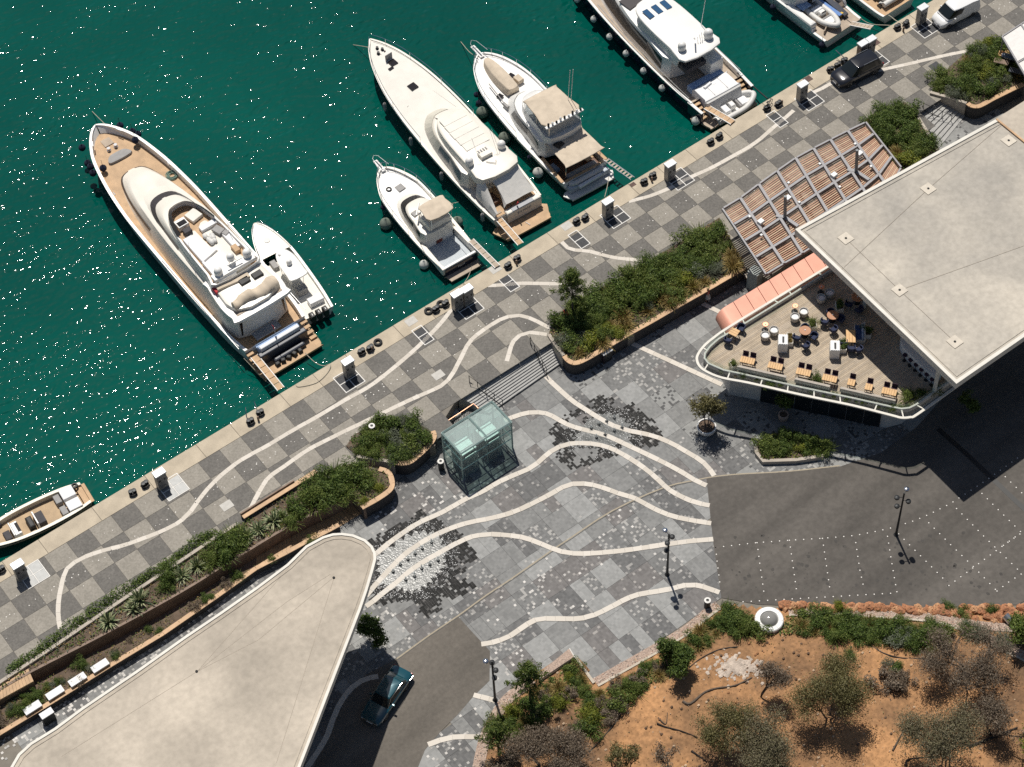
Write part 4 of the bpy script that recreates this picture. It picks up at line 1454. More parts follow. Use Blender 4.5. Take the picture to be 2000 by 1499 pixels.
# ================================================================== GLASS LIFT
M_GL = glass_mat('lift glass', (0.9, 0.95, 0.94), 0.02, 0.1)
M_FR = mat('pale green steel', (0.33, 0.44, 0.41), 0.4, 0.3, var=0.05)
ev = thing('glass_lift', 'glass lift tower with green-tinted roof panes and steel frame', 'lift', P(935, 905, ZP))
top = [P(960, 785, 2.3), P(998, 823, 2.3), P(901, 888, 2.3), P(864, 846, 2.3)]
cxy = sum(top, Vector()) / 4
top = [Vector((0.87, -9.12, 2.3)), Vector((0.87, -11.65, 2.3)), Vector((-4.02, -11.65, 2.3)), Vector((-4.02, -9.12, 2.3))]
def bar(a, b, w, name='beam', m=M_FR, par=ev):
 m2 = MB()
 m2.tube([a, b], w, 4)
 m2.build(name, m, par, world=True)
for i in range(4):
 a, b = top[i], top[(i + 1) % 4]
 bar(a, b, 0.085)
 bar(Vector((a.x, a.y, ZP)), Vector((a.x, a.y, 2.3)), 0.08, 'post')
 for z in (0.1, 1.3):
  bar(Vector((a.x, a.y, z)), Vector((b.x, b.y, z)), 0.045)
 L = (b - a).length
 n = 4 if L > 4 else 2
 for k in range(n):
  u, v = a.lerp(b, (k + 0.03) / n), a.lerp(b, (k + 0.97) / n)
  for z0, z1 in ((ZP + 0.05, 0.05), (0.15, 1.25), (1.35, 2.2)):
   m2 = MB()
   m2.wall([(u.x, u.y), (v.x, v.y)], 0.02, z0, z1)
   m2.build('wall_pane', M_GL, ev, world=True)
  if k:
   w_ = a.lerp(b, k / n)
   bar(Vector((w_.x, w_.y, ZP)), Vector((w_.x, w_.y, 2.25)), 0.035, 'mullion')
mid0, mid1 = top[0].lerp(top[3], 0.48), top[1].lerp(top[2], 0.48)
bar(mid0, mid1, 0.08)
M_GLR = glass_mat('lift roof glass', (0.78, 0.88, 0.86), 0.15, 0.3)
for q in ((top[0], top[1], mid1, mid0), (mid0, mid1, top[2], top[3])):
 c = sum(q, Vector()) / 4
 m2 = MB()
 m2.prism([v.lerp(c, 0.05) for v in q], 2.2, 2.23)
 m2.build('roof_pane', M_GLR, ev, world=True)
for dx in (-2.9, -0.6):
 m2 = MB()
 m2.bbox((dx, -10.4, ZP + 1.15), (1.5, 1.5, 2.3), b=0.05)
 m2.build('lift_car', mat('lift car steel', (0.42, 0.45, 0.44), 0.35, 0.5, var=0.1), ev, world=True)
 for s in (-0.85, 0.85):
  bar(Vector((dx + s, -10.4, ZP)), Vector((dx + s, -10.4, 2.1)), 0.05, 'guide_rail')
 bar(Vector((dx - 0.85, -10.4, 1.7)), Vector((dx + 0.85, -10.4, 1.7)), 0.06)
 m2 = MB()
 m2.bbox((dx, -11.3, ZP + 1.05), (1.1, 0.1, 2.1), b=0.02)
 m2.build('door', mat('lift door steel', (0.35, 0.38, 0.36), 0.3, 0.7, var=0.05), ev, world=True)
# ================================================================== PERGOLA
M_BEAM = mat('grey aluminium', (0.27, 0.265, 0.275), 0.5, 0.1, var=0.06)
M_SLAT = mat('timber slat', (0.45, 0.25, 0.155), 0.6, var=0.12, scale=2)
M_SLAT2 = mat('timber slat pale', (0.58, 0.39, 0.25), 0.6, var=0.12, scale=2)
zp_ = 3.0
pg = thing('pergola', 'grey steel pergola roofed with timber slats beside the flat roof', 'pergola', P(1560, 400, ZP))
def PC(u, v):
 """pergola grid: u 0..9 along the quay side (bulging), v 0..4 inland"""
 far = [P(1411, 408, zp_), P(1446, 387, zp_), P(1482, 360, zp_), P(1518, 334, zp_), P(1554, 309, zp_), P(1589, 290, zp_), P(1622, 273, zp_), P(1656, 256, zp_), P(1691, 239, zp_), P(1726, 221, zp_)]
 near = [P(1496, 536, zp_), P(1531, 515, zp_), P(1567, 495, zp_), P(1603, 472, zp_), P(1638, 450, zp_), P(1672, 425, zp_), P(1706, 400, zp_), P(1737, 370, zp_), P(1760, 327, zp_), P(1785, 310, zp_)]
 i = min(int(u), 7)
 f = u - i
 a = far[i].lerp(far[i + 1], f)
 b = near[i].lerp(near[i + 1], f)
 return a.lerp(b, v / 4)
for u in range(9):
 for v in range(4):
  a, b = PC(u, v), PC(u, v + 1)
  w = 0.07 if u in (0, 8) else 0.12
  m2 = MB()
  m2.wall([(a.x, a.y), (b.x, b.y)], w * 2, zp_ - 0.22, zp_ + 0.05)
  m2.build('rafter', M_BEAM, pg, world=True)
for v in range(5):
 for u in range(8):
  a, b = PC(u, v), PC(u + 1, v)
  e = (b - a).normalized()
  a, b = a + e * 0.122, b - e * 0.122
  m2 = MB()
  m2.wall([(a.x, a.y), (b.x, b.y)], 0.15 if v in (0, 4) else 0.22, zp_ - 0.22, zp_ + 0.05)
  m2.build('purlin', M_BEAM, pg, world=True)
ns = 0
more = MB()
for u in range(8):
 for v in range(4):
  for k in range(9):
   fv = v + 0.1 + k * 0.1
   a, b = PC(u + 0.07, fv), PC(u + 0.93, fv)
   if ns < 288:
    m2 = MB()
    m2.wall([(a.x, a.y), (b.x, b.y)], 0.095, zp_ - 0.3, zp_ - 0.24)
    m2.build('slat', M_SLAT if k % 3 else M_SLAT2, pg, world=True)
    ns += 1
for px, py, r in ((1533, 425, 0.14), (1672, 335, 0.14)):
 c = P(px, py, zp_)
 m2 = MB()
 m2.tube([(c.x, c.y, ZP), (c.x, c.y, zp_ + 0.1), (c.x + 0.05, c.y + 0.25, zp_ + 2.4)], 0.17, 10, r1=0.13)
 m2.build('mast', mat('mast steel', (0.22, 0.235, 0.24), 0.45, 0.4, var=0.08), pg, world=True, smooth=40)
 m2 = MB()
 m2.wall([(c.x - 0.45, c.y + 0.6), (c.x, c.y), (c.x + 0.2, c.y - 1.4)], 0.3, zp_ - 0.1, zp_ + 0.07)
 m2.build('mast_bracket', M_BEAM, pg, world=True)
M_BOX = mat('white enclosure', (0.8, 0.8, 0.78), 0.45, var=0)
for px, py in ((1486, 432), (1539, 386), (1629, 341), (1679, 299)):
 c = P(px, py, zp_ + 0.25)
 m2 = MB()
 m2.bbox((c.x, c.y, zp_ + 0.15), (0.5, 0.42, 0.3), 0.1, b=0.03)
 m2.build('junction_box', M_BOX, pg, world=True)
for px, py in ((1464, 424), (1487, 460), (1540, 358), (1561, 396), (1601, 321), (1640, 366), (1670, 282), (1701, 326)):
 c = P(px, py, zp_ + 0.1)
 m2 = MB()
 m2.bbox((c.x, c.y, zp_ + 0.12), (0.2, 0.2, 0.16), b=0.02)
 m2.build('lamp_box', M_BOX, pg, world=True)
# ================================================================== BOATS
M_GEL = mat('white gelcoat', (0.80, 0.79, 0.76), 0.3, var=0.04, scale=0.6)
M_GELC = mat('cream gelcoat', (0.76, 0.72, 0.64), 0.35, var=0.05, scale=0.6)
M_NONS = mat('cream nonskid', (0.76, 0.73, 0.66), 0.7, var=0.05, scale=1)
M_TK = mat('teak planking', (0.50, 0.33, 0.185), 0.65, var=0.14, scale=1.4, fine=0.14)
M_TKD = mat('grey teak', (0.42, 0.34, 0.26), 0.7, var=0.14, scale=1.4, fine=0.12)
M_TINT = mat('tinted glass', (0.018, 0.016, 0.018), 0.12, var=0)
M_SMOK = mat('smoked screen', (0.05, 0.042, 0.043), 0.3, var=0)
M_CUSH = mat('white cushion', (0.80, 0.80, 0.80), 0.8, var=0.04, scale=3)
M_CUSHG = mat('grey cushion', (0.33, 0.32, 0.31), 0.85, var=0.08, scale=3)
M_CUSHD = mat('charcoal cushion', (0.07, 0.065, 0.07), 0.85, var=0.1, scale=3)
M_CANV = mat('beige canvas', (0.58, 0.49, 0.38), 0.9, var=0.1, scale=1.5, bump=0.4, bscale=3)
M_CANVW = mat('white canvas', (0.66, 0.64, 0.60), 0.9, var=0.06, scale=1.2, bump=0.6, bscale=2.5)
M_INOX = mat('stainless tube', (0.7, 0.7, 0.7), 0.2, 1.0, var=0)
M_NAVY = mat('navy hull paint', (0.012, 0.016, 0.035), 0.12, var=0)
M_BLACK = mat('black rubber', (0.02, 0.02, 0.02), 0.6, var=0)
M_GUN = mat('dark grey transom', (0.05, 0.055, 0.07), 0.3, var=0.1)
M_SKYB = mat('sky blue vinyl', (0.30, 0.42, 0.62), 0.6, var=0.05)
M_RED = mat('red ensign cloth', (0.5, 0.04, 0.05), 0.8, var=0.05)
M_PVC = mat('pale grey tube fabric', (0.66, 0.65, 0.62), 0.5, var=0.04)
def boat(name, label, stern, heading, cat='boat', group=None):
 return thing(name, label, cat, (stern[0], stern[1], ZW), R_(heading), group)
def interp(st, x):
 if x <= st[0][0]:
  return st[0][1:]
 for a, b in zip(st, st[1:]):
  if x <= b[0]:
   f = (x - a[0]) / (b[0] - a[0])
   return tuple(a[i] + (b[i] - a[i]) * f for i in range(1, len(a)))
 return st[-1][1:]
def hull(par, st, m, bul=0.3, rake=1.2, rail=0.16, deck=((0, 99, None),), wl=0.86, sub=4, boot=None, mrail=None):
 """planked hull: outer skin, rail cap, inner bulwark; decks are separate sheets"""
 pts = smooth_line([(s[0], s[1], s[2]) for s in st], sub)
 L = pts[-1].x
 skin, cap = [], []
 for p in pts:
  x, w, zg = p.x, max(p.y, 0.03), p.z
  t = max((x / L), 0)
  rk = rake * t ** 4
  wi = max(w - rail, 0.012)
  zd = zg - bul
  half = [(x, w, zg), (x - rk * 0.25, w * 0.99, zg - 0.28), (x - rk * 0.75, w * (wl - 0.18 * t ** 2), 0.28), (x - rk * 0.9, w * (wl - 0.05 - 0.22 * t ** 2), 0.0), (x - rk, w * 0.55, -0.35), (x - rk, 0.0, -0.6)]
  skin.append([(a, b, c) for a, b, c in half] + [(a, -b, c) for a, b, c in reversed(half[:-1])])
  cap.append((x, w, wi, zg, zd))
 mb = MB()
 mb.loft(skin, closed=False)
 n = len(skin[0])
 mb.add(skin[0], [tuple(range(n))])
 mb.build('hull', m, par, smooth=50)
 mb = MB()
 for s in (1, -1):
  rings = [[(x, s * (w + 0.015), zg - 0.05), (x, s * (w + 0.015), zg + 0.02), (x, s * wi, zg + 0.02), (x, s * wi, zd)] for x, w, wi, zg, zd in cap]
  mb.loft(rings, closed=False)
 mb.build('bulwark', mrail or M_GEL, par, smooth=40)
 for x0, x1, mm in deck:
  if mm is None:
   mm = M_GEL
  sel = [c for c in cap if x0 <= c[0] <= x1]
  mb = MB()
  for a, b in zip(sel, sel[1:]):
   mb.add([(a[0], a[2], a[4]), (a[0], -a[2], a[4]), (b[0], -b[2], b[4]), (b[0], b[2], b[4])], [(0, 1, 2, 3)])
  if mb.f:
   mb.build('deck', mm, par)
 return cap
def outline(pts, n=3):
 poly = [(x, w) for x, w in pts] + [(x, -w) for x, w in reversed(pts) if w > 0.01]
 return smooth_line(poly, n, True)
def ring_at(ob, ot, f, z0, zt, infl=0.0):
 r = []
 for a, b in zip(ob, ot):
  x, y = a.x + (b.x - a.x) * f, a.y + (b.y - a.y) * f
  if infl:
   d = math.hypot(x - ob[0].x, y) or 1
   y += infl * (1 if y > 0 else -1) * min(1, abs(y) * 3)
   x += infl * (1 if f else 1) * 0.6
  zt_ = zt(x) if callable(zt) else zt
  r.append((x, y, z0 + (zt_ - z0) * f))
 return r
def pod(par, name, m, bot, top, z0, zt, crown=0.12, edge=0.12, dy=0.0):
 """moulded deckhouse: bottom and top half outlines, rounded shoulder and slightly crowned roof"""
 ob, ot = outline(bot), outline(top)
 rings = [ring_at(ob, ot, f, z0, zt) for f in (0, 0.4, 0.8)]
 last = ring_at(ob, ot, 1, z0, zt)
 cx = sum(p[0] for p in last) / len(last)
 for s, dz in ((1.0, -0.35), (1 - edge * 0.35, -0.1), (1 - edge, 0.0), (0.55, 0.7), (0.12, 1.0)):
  rings.append([(cx + (p[0] - cx) * (1 - (1 - s) * 0.8), p[1] * s, p[2] + crown * dz) for p in last])
 if dy:
  rings = [[(x, y + dy, z) for x, y, z in r] for r in rings]
 mb = MB()
 mb.loft(rings)
 return mb.build(name, m, par, smooth=45)
def pod_band(par, name, m, bot, top, z0, zt, f0, f1, infl=0.03, xr=None):
 ob, ot = outline(bot), outline(top)
 a, b = ring_at(ob, ot, f0, z0, zt, infl), ring_at(ob, ot, f1, z0, zt, infl)
 mb = MB()
 n = len(a)
 for i in range(n):
  j = (i + 1) % n
  if xr and not (xr[0] <= (a[i][0] + a[j][0]) / 2 <= xr[1]):
   continue
  mb.add([a[i], a[j], b[j], b[i]], [(0, 1, 2, 3)])
 return mb.build(name, m, par, smooth=60)
def lbox(par, name, m, c, s, rz=0.0, b=0.04):
 mb = MB()
 mb.bbox(c, s, rz, b=b)
 return mb.build(name, m, par)
def ltube(par, name, m, pts, r, n=6):
 mb = MB()
 mb.tube(pts, r, n)
 return mb.build(name, m, par, smooth=50)
def dome(par, x, y, z, r, name='radar_dome'):
 mb = MB()
 mb.lathe((x, y, z), [(r * 0.95, 0), (r, r * 0.3), (r, r * 1.1), (r * 0.93, r * 1.5), (r * 0.72, r * 1.85), (r * 0.4, r * 2.05), (0.02, r * 2.1)], 16)
 return mb.build(name, M_GEL, par, smooth=50)
def rails(par, cap, x0, x1, h=0.55, step=4, name='guard_rail', inset=0.08):
 for s in (1, -1):
  sel = [c for c in cap if x0 <= c[0] <= x1]
  top = [(c[0], s * max(c[1] - inset, 0.02), c[3] + h) for c in sel]
  mb = MB()
  mb.tube(top, 0.024, 5)
  for i in range(0, len(sel), step):
   c = sel[i]
   mb.tube([(c[0], s * max(c[1] - inset, 0.02), c[3]), top[i]], 0.018, 4)
  mb.build(name, M_INOX, par, smooth=50)
def plank(name, label, a, b, w, m, group='boarding planks from boats to the quay', slats=0):
 """gangway between two world points"""
 a, b = Vector(a), Vector(b)
 d = b - a
 t = thing(name, label, 'gangway', a, math.atan2(d.y, d.x), group)
 L = math.hypot(d.x, d.y)
 mb = MB()
 dz = d.z
 for s in (-1, 1):
  mb2 = MB()
  mb2.loft([[(0, s * w / 2 - 0.03, -0.05), (0, s * w / 2 + 0.03, -0.05), (0, s * w / 2 + 0.03, 0.03), (0, s * w / 2 - 0.03, 0.03)], [(L, s * w / 2 - 0.03, dz - 0.05), (L, s * w / 2 + 0.03, dz - 0.05), (L, s * w / 2 + 0.03, dz + 0.03), (L, s * w / 2 - 0.03, dz + 0.03)]])
  mb2.build('side_beam', M_GEL if not slats else M_INOX, t)
 n = slats or 6
 for k in range(n):
  f0, f1 = (k + 0.04) / n, (k + (0.55 if slats else 0.96)) / n
  mb2 = MB()
  mb2.loft([[(L * f0, -w / 2 + 0.04, dz * f0), (L * f0, w / 2 - 0.04, dz * f0), (L * f0, w / 2 - 0.04, dz * f0 + 0.02), (L * f0, -w / 2 + 0.04, dz * f0 + 0.02)], [(L * f1, -w / 2 + 0.04, dz * f1), (L * f1, w / 2 - 0.04, dz * f1), (L * f1, w / 2 - 0.04, dz * f1 + 0.02), (L * f1, -w / 2 + 0.04, dz * f1 + 0.02)]])
  mb2.build('tread_board', m, t)
 return t
def toW(root, x, y, z):
 c, s = math.cos(root.rotation_euler.z), math.sin(root.rotation_euler.z)
 return Vector((root.location.x + x * c - y * s, root.location.y + x * s + y * c, root.location.z + z))
def fender(root, x, y, z, label, r=0.28, kind='ball', m=None, group='fenders hanging along the hulls', L=0.9):
 p = toW(root, x, y, z)
 t = thing('fender', label, 'fender', p, 0, group)
 mb = MB()
 if kind == 'ball':
  mb.lathe((0, 0, 0), [(0.05, -r * 1.05), (r * 0.6, -r * 0.85), (r * 0.95, -r * 0.35), (r, 0.05), (r * 0.85, r * 0.55), (r * 0.45, r * 0.95), (r * 0.16, r * 1.2), (0.05, r * 1.35)], 14)
 else:
  mb.lathe((0, 0, 0), [(0.04, -L / 2 - 0.06), (r * 0.7, -L / 2), (r, -L / 2 + 0.12), (r, L / 2 - 0.12), (r * 0.7, L / 2), (0.05, L / 2 + 0.08)], 12)
 mb.build('bladder', m, t, smooth=50)
 ltube(t, 'lanyard', M_BLACK, [(0, 0, (r if kind == 'ball' else L / 2)), (0, 0, (r if kind == 'ball' else L / 2) + 0.7)], 0.018, 5)
 return t
M_FENW = mat('pale fender', (0.62, 0.62, 0.58), 0.5, var=0.08)
M_FENG = mat('grey green fender', (0.2, 0.23, 0.19), 0.55, var=0.12)
M_FENN = mat('navy fender cover', (0.01, 0.013, 0.035), 0.85, var=0.1)
A = boat('motor_yacht', 'largest white motor yacht with teak decks and open flybridge moored nearest the left', (-8.15, 9.1), 90.1, 'yacht')
stA = [(-0.3, 2.95, 1.75), (1, 3.15, 1.75), (3, 3.3, 1.8), (7, 3.4, 1.9), (11, 3.42, 2.05), (16, 3.4, 2.25), (18.5, 3.3, 2.35), (21.5, 3.0, 2.55), (24.5, 2.42, 2.75), (26.2, 1.75, 2.86), (27.4, 1.0, 2.93), (27.95, 0.42, 2.97), (28.15, 0.06, 2.98)]
capA = hull(A, stA, M_GEL, bul=0.7, rake=1.6, rail=0.26, deck=((-1, 28, M_TK),), wl=0.95)
cb = [(1.5, 2.45), (6, 2.72), (12, 2.75), (17, 2.6), (20.5, 2.2), (23.4, 1.45), (24.2, 0.6)]
ct = [(1.5, 2.2), (6, 2.4), (12, 2.4), (16, 2.05), (18.9, 1.65), (20.8, 1.05), (21.3, 0.4)]
ztA = lambda x: 3.6 if x < 13 else max(2.35, 3.6 - (x - 13) * 0.125)
pod(A, 'deckhouse', M_GELC, cb, ct, 1.2, ztA, crown=0.18)
pod_band(A, 'deckhouse_window', M_SMOK, cb, ct, 1.2, ztA, 0.5, 0.64, 0.05, (14.5, 30))
sb = [(1.8, 2.15), (6, 2.3), (11, 2.25), (15.5, 1.95), (17.9, 1.35), (18.6, 0.5)]
s_t = [(1.8, 2.0), (6, 2.1), (10.5, 1.95), (13.6, 1.55), (14.9, 1.05), (15.3, 0.4)]
zs = lambda x: 4.45 if x < 12 else 4.45 - (x - 12) * 0.1
pod(A, 'wheelhouse', M_GELC, sb, s_t, 2.85, zs, crown=0.14)
pod_band(A, 'windscreen', M_SMOK, sb, s_t, 2.85, zs, 0.4, 0.68, 0.05, (10.5, 30))
fb = [(4.6, 2.05), (6, 2.1), (10, 1.95), (12.6, 1.55), (13.8, 0.95), (14.1, 0.35)]
ob = outline(fb)
oi = [Vector((p.x * 0.985 + 0.1, p.y * 0.9)) for p in ob]
mb = MB()
rings = [[(p.x + 0.15, p.y * 1.03, 4.2) for p in ob], [(p.x, p.y, 4.95) for p in ob], [(p.x * 0.99 + 0.06, p.y * 0.92, 4.97) for p in ob], [(p.x * 0.985 + 0.1, p.y * 0.9, 4.5) for p in ob]]
mb.loft(rings, False, False)
mb.build('flybridge_coaming', M_GEL, A, smooth=45)
mb = MB()
mb.add([(p.x, p.y, 4.52) for p in oi], [tuple(range(len(oi)))])
mb.build('flybridge_deck', M_TK, A)
mb = MB()
n = len(ob)
for i in range(n):
 p, q = ob[i], ob[(i + 1) % n]
 if min(p.x, q.x) > 10.2:
  mb.add([(p.x, p.y, 4.97), (q.x, q.y, 4.97), (q.x - 0.45, q.y * 0.88, 5.35), (p.x - 0.45, p.y * 0.88, 5.35)], [(0, 1, 2, 3)])
mb.build('flybridge_screen', M_SMOK, A, smooth=60)
lbox(A, 'helm_console', M_GEL, (12.1, 0.75, 4.75), (0.9, 1.0, 0.5))
lbox(A, 'helm_display', M_TINT, (12.0, 0.75, 5.02), (0.5, 0.8, 0.06))
lbox(A, 'helm_seat', M_CUSHD, (11.1, 0.8, 4.75), (0.5, 0.7, 0.5))
lbox(A, 'dash_cover', M_NONS, (12.3, -0.55, 4.72), (1.1, 1.1, 0.3), 0.2)
lbox(A, 'sunpad', M_CUSH, (8.9, 1.2, 4.72), (3.2, 0.85, 0.36))
lbox(A, 'sunpad', M_CUSH, (6.1, 0.85, 4.74), (2.6, 1.7, 0.4))
lbox(A, 'sunpad_back', M_CUSHG, (7.5, 0.75, 4.93), (0.16, 1.5, 0.12), 0.25)
lbox(A, 'settee', M_CUSH, (10.6, -0.9, 4.7), (0.55, 1.5, 0.32))
lbox(A, 'settee', M_CUSH, (8.0, -1.55, 4.7), (2.0, 0.55, 0.34))
lbox(A, 'cushion', M_CUSHG, (9.6, -1.3, 4.8), (0.9, 0.7, 0.22), 0.3)
lbox(A, 'cushion', M_CUSHG, (8.9, -1.6, 4.85), (0.5, 0.5, 0.2), 0.3)
mb = MB()
rn = random.Random(2)
for _ in range(9):
 mb.ball((9.3 + rn.uniform(-0.45, 0.45), -0.45 + rn.uniform(-0.4, 0.4), 4.75), rn.uniform(0.2, 0.34), 8, 6, sz=(1.2, 0.8, 0.7))
mb.build('crumpled_cover', M_PVC, A, smooth=True)
lbox(A, 'deck_table', M_TK, (7.0, -1.35, 4.72), (0.8, 0.5, 0.4))
lbox(A, 'radar_arch', M_GEL, (5.2, 0, 5.0), (0.7, 4.0, 0.35))
dome(A, 5.3, 1.35, 5.15, 0.36)
dome(A, 5.45, -1.55, 5.15, 0.36)
dome(A, 5.7, -0.15, 5.5, 0.33)
for y in (-0.75, 0.35):
 ltube(A, 'mast_leg', M_INOX, [(5.5, y, 4.9), (5.65, -0.2 + (y + 0.2) * 0.3, 5.6)], 0.035)
ltube(A, 'radar_bar', M_GEL, [(5.2, -0.9, 5.6), (5.25, 0.5, 5.6)], 0.06)
for y in (1.9, -1.9):
 ltube(A, 'antenna', M_INOX, [(9, y, 4.9), (8.6, y * 1.02, 6.6)], 0.015)
ab = [(0.9, 2.35), (1.5, 2.65), (3, 2.8), (5.5, 2.5), (6.2, 2.2)]
pod(A, 'aft_overhang', M_GEL, ab, ab, 3.75, 4.05, crown=0.02, edge=0.03)
mb = MB()
mb.sheet([(1.4, -2.2), (4.9, -2.1), (4.9, 2.1), (1.4, 2.2)], 4.085)
mb.build('aft_upper_deck', M_TKD, A)
mb = MB()
rings = []
for y in np.linspace(-2.25, 2.05, 15):
 f = (y + 2.25) / 4.3
 w = 0.62 * (1 - 0.35 * f) * (0.75 if abs(f - 0.5) > 0.48 else 1)
 h = 0.75 + 0.14 * math.sin(y * 3.1) + 0.1 * math.sin(y * 7)
 cx = 2.25 + 0.12 * math.sin(y * 2)
 rings.append([(cx - w * 1.25, y, 4.08), (cx - w, y, 4.08 + h * 0.75), (cx - w * 0.45, y, 4.08 + h), (cx + w * 0.45, y, 4.08 + h * 1.04), (cx + w, y, 4.08 + h * 0.7), (cx + w * 1.2, y, 4.08)])
mb.loft(rings)
mb.build('tender_cover', M_CANV, A, smooth=60)
lbox(A, 'deck_chair', M_BLACK, (3.8, -0.1, 4.4), (0.6, 0.9, 0.6))
lbox(A, 'deck_chair', M_BLACK, (3.7, -1.3, 4.4), (0.6, 0.9, 0.6))
lbox(A, 'folded_awning', M_CANV, (4.3, 0.7, 4.55), (0.5, 2.9, 0.3), -0.15)
lbox(A, 'folded_flag', M_RED, (4.6, 2.25, 4.35), (0.7, 0.25, 0.3))
lbox(A, 'saloon_door', M_TINT, (1.42, 0, 2.45), (0.1, 4.3, 2.0), b=0.02)
lbox(A, 'cockpit_table', M_CUSHG, (0.45, 0.35, 1.75), (0.9, 2.4, 0.08), b=0.02)
mb = MB()
rings = []
for y in np.linspace(-1.95, 1.95, 9):
 cx = -0.6 - 0.12 * (1 - (y / 1.95) ** 2)
 rings.append([(cx - 0.45, y, 1.1), (cx - 0.42, y, 1.95), (cx - 0.1, y, 2.0), (cx, y, 1.62), (cx + 0.42, y, 1.58), (cx + 0.45, y, 1.1)])
mb.loft(rings)
mb.build('aft_sofa', M_SKYB, A, smooth=30)
lbox(A, 'sofa_back', M_CUSH, (-0.98, 0, 1.8), (0.4, 3.8, 0.5), b=0.1)
mb = MB()
mb.tube([(-0.6, 0.2, 1.5), (-1.0, 0.25, 3.4)], 0.025, 5)
mb.build('ensign_staff', M_INOX, A)
mb = MB()
rings = [[(-0.95 + 0.04 * k, 0.22 + 0.05 * math.sin(k * 1.3), 3.35 - 0.12 * k), (-0.5 - 0.02 * k, 0.1 + 0.09 * math.sin(k * 1.3 + 1), 3.1 - 0.16 * k), (-0.1, 0.0 + 0.09 * math.sin(k + 2), 2.85 - 0.16 * k)] for k in range(5)]
mb.loft(rings, closed=False)
mb.build('ensign', M_RED, A, smooth=60)
lbox(A, 'transom', M_GUN, (-1.35, 0, 1.0), (0.5, 4.6, 1.3), b=0.1)
for s in (1, -1):
 for k in range(4):
  lbox(A, 'boarding_step', M_TK, (-0.5 - 0.42 * k, s * 2.65, 1.35 - 0.24 * k), (0.4, 0.62, 0.12), b=0.02)
pl = [(-2.85, 2.5), (-2.75, 2.75), (-2.3, 2.95), (-0.5, 2.95), (-0.3, 2.5)]
pod(A, 'swim_platform', M_TK, pl, pl, 0.3, 0.5, crown=0.01, edge=0.03)
lbox(A, 'dinghy_tube', M_GUN, (-1.95, -0.2, 0.75), (0.45, 3.0, 0.4), b=0.15)
for k in range(5):
 lbox(A, 'platform_gear', M_BLACK, (-2.3, -1.0 + 0.55 * k, 0.68), (0.4, 0.35, 0.3 + 0.1 * (k % 2)), 0.4 * k, b=0.08)
pod(A, 'sun_pad', M_CUSHG, [(24.0, 1.05), (24.5, 1.05), (24.85, 0.7), (24.9, 0.3)], [(24.0, 1.0), (24.5, 1.0), (24.8, 0.65), (24.85, 0.3)], 1.9, 2.25, crown=0.03)
for y in (0.35, -0.35):
 mb = MB()
 mb.lathe((25.5, y, 2.1), [(0.2, 0), (0.2, 0.08), (0.1, 0.1), (0.1, 0.24), (0.16, 0.26), (0.16, 0.34)], 10)
 mb.build('anchor_winch', M_INOX, A, smooth=30)
lbox(A, 'anchor_hatch', M_TKD, (26.4, 0, 2.2), (0.9, 0.9, 0.05), b=0.02)
for s in (1, -1):
 ltube(A, 'bow_fairlead', M_INOX, [(26.6, s * 1.2, 2.92), (26.1, s * 1.45, 2.9)], 0.05)
 lbox(A, 'cleat', M_INOX, (20.5, s * 2.75, 2.55), (0.4, 0.08, 0.1), b=0.02)
mb = MB()
for k in range(14):
 mb.torus((19.8 + 0.12 * math.sin(k * 2), -2.55 + 0.05 * math.sin(k), 1.75 + 0.01 * k), 0.32 + 0.2 * (k % 4) / 4, 0.028, 14, 5)
mb.build('green_rope_coil', mat('green rope', (0.16, 0.24, 0.2), 0.9, var=0.2), A)
ltube(A, 'side_rail', M_INOX, [(x, 3.3 - 0.002 * x, interp(stA, x)[1] + 0.25) for x in np.linspace(0, 12, 12)], 0.03)
ltube(A, 'side_rail', M_INOX, [(x, -3.3 + 0.002 * x, interp(stA, x)[1] + 0.25) for x in np.linspace(0, 12, 12)], 0.03)
for i, (x, y, z) in enumerate(((27.3, -1.9, 2.5), (25.9, -2.35, 2.6), (25.4, -2.6, 2.5), (24.6, -1.9, 2.9), (27.4, 2.0, 2.2), (25.5, 2.55, 2.2), (24.9, 2.6, 2.3), (24.3, 2.75, 2.1), (23.7, 1.95, 2.7))):
 fender(A, x, y, z - 0.2, ['outermost navy covered fender on the far side of the bow of the largest yacht', 'second navy covered fender on the far side of that bow', 'third navy covered fender on the far side of that bow', 'navy covered fender lying on the far side deck by the bow', 'highest navy fender on the near side of the bow of the largest yacht', 'second navy fender down the near side of that bow', 'third navy fender down the near side of that bow', 'lowest navy fender on the near side of that bow', 'navy covered fender lying on the near side deck by the bow'][i], 0.32, 'ball', M_FENN, 'navy fenders at the bow of the largest yacht')
plank('gangway', 'long teak gangway from the swim platform of the largest yacht', toW(A, -1.0, 2.55, 1.5), toW(A, -5.35, 2.75, 1.75), 0.62, M_TK)
B = boat('centre_console_boat', 'white centre console boat with three black outboards beside the largest yacht', (-3.85, 8.95), 84.5, 'motorboat')
stB = [(0, 1.42, 0.85), (2, 1.56, 0.9), (5, 1.6, 0.95), (7.5, 1.5, 1.05), (9.3, 1.15, 1.15), (10.5, 0.7, 1.25), (11.1, 0.32, 1.29), (11.3, 0.06, 1.3)]
capB = hull(B, stB, M_GEL, bul=0.35, rake=1.0, rail=0.2, deck=((0, 7.2, M_NONS),), wl=0.84)
mb = MB()
sel = [c for c in capB if c[0] >= 7.1]
for a, b in zip(sel, sel[1:]):
 mb.add([(a[0], a[1] - 0.02, a[3] + 0.03), (a[0], 0, a[3] + 0.08), (a[0], -a[1] + 0.02, a[3] + 0.03), (b[0], -b[1] + 0.02, b[3] + 0.03), (b[0], 0, b[3] + 0.08), (b[0], b[1] - 0.02, b[3] + 0.03)], [(0, 1, 4, 5), (1, 2, 3, 4)])
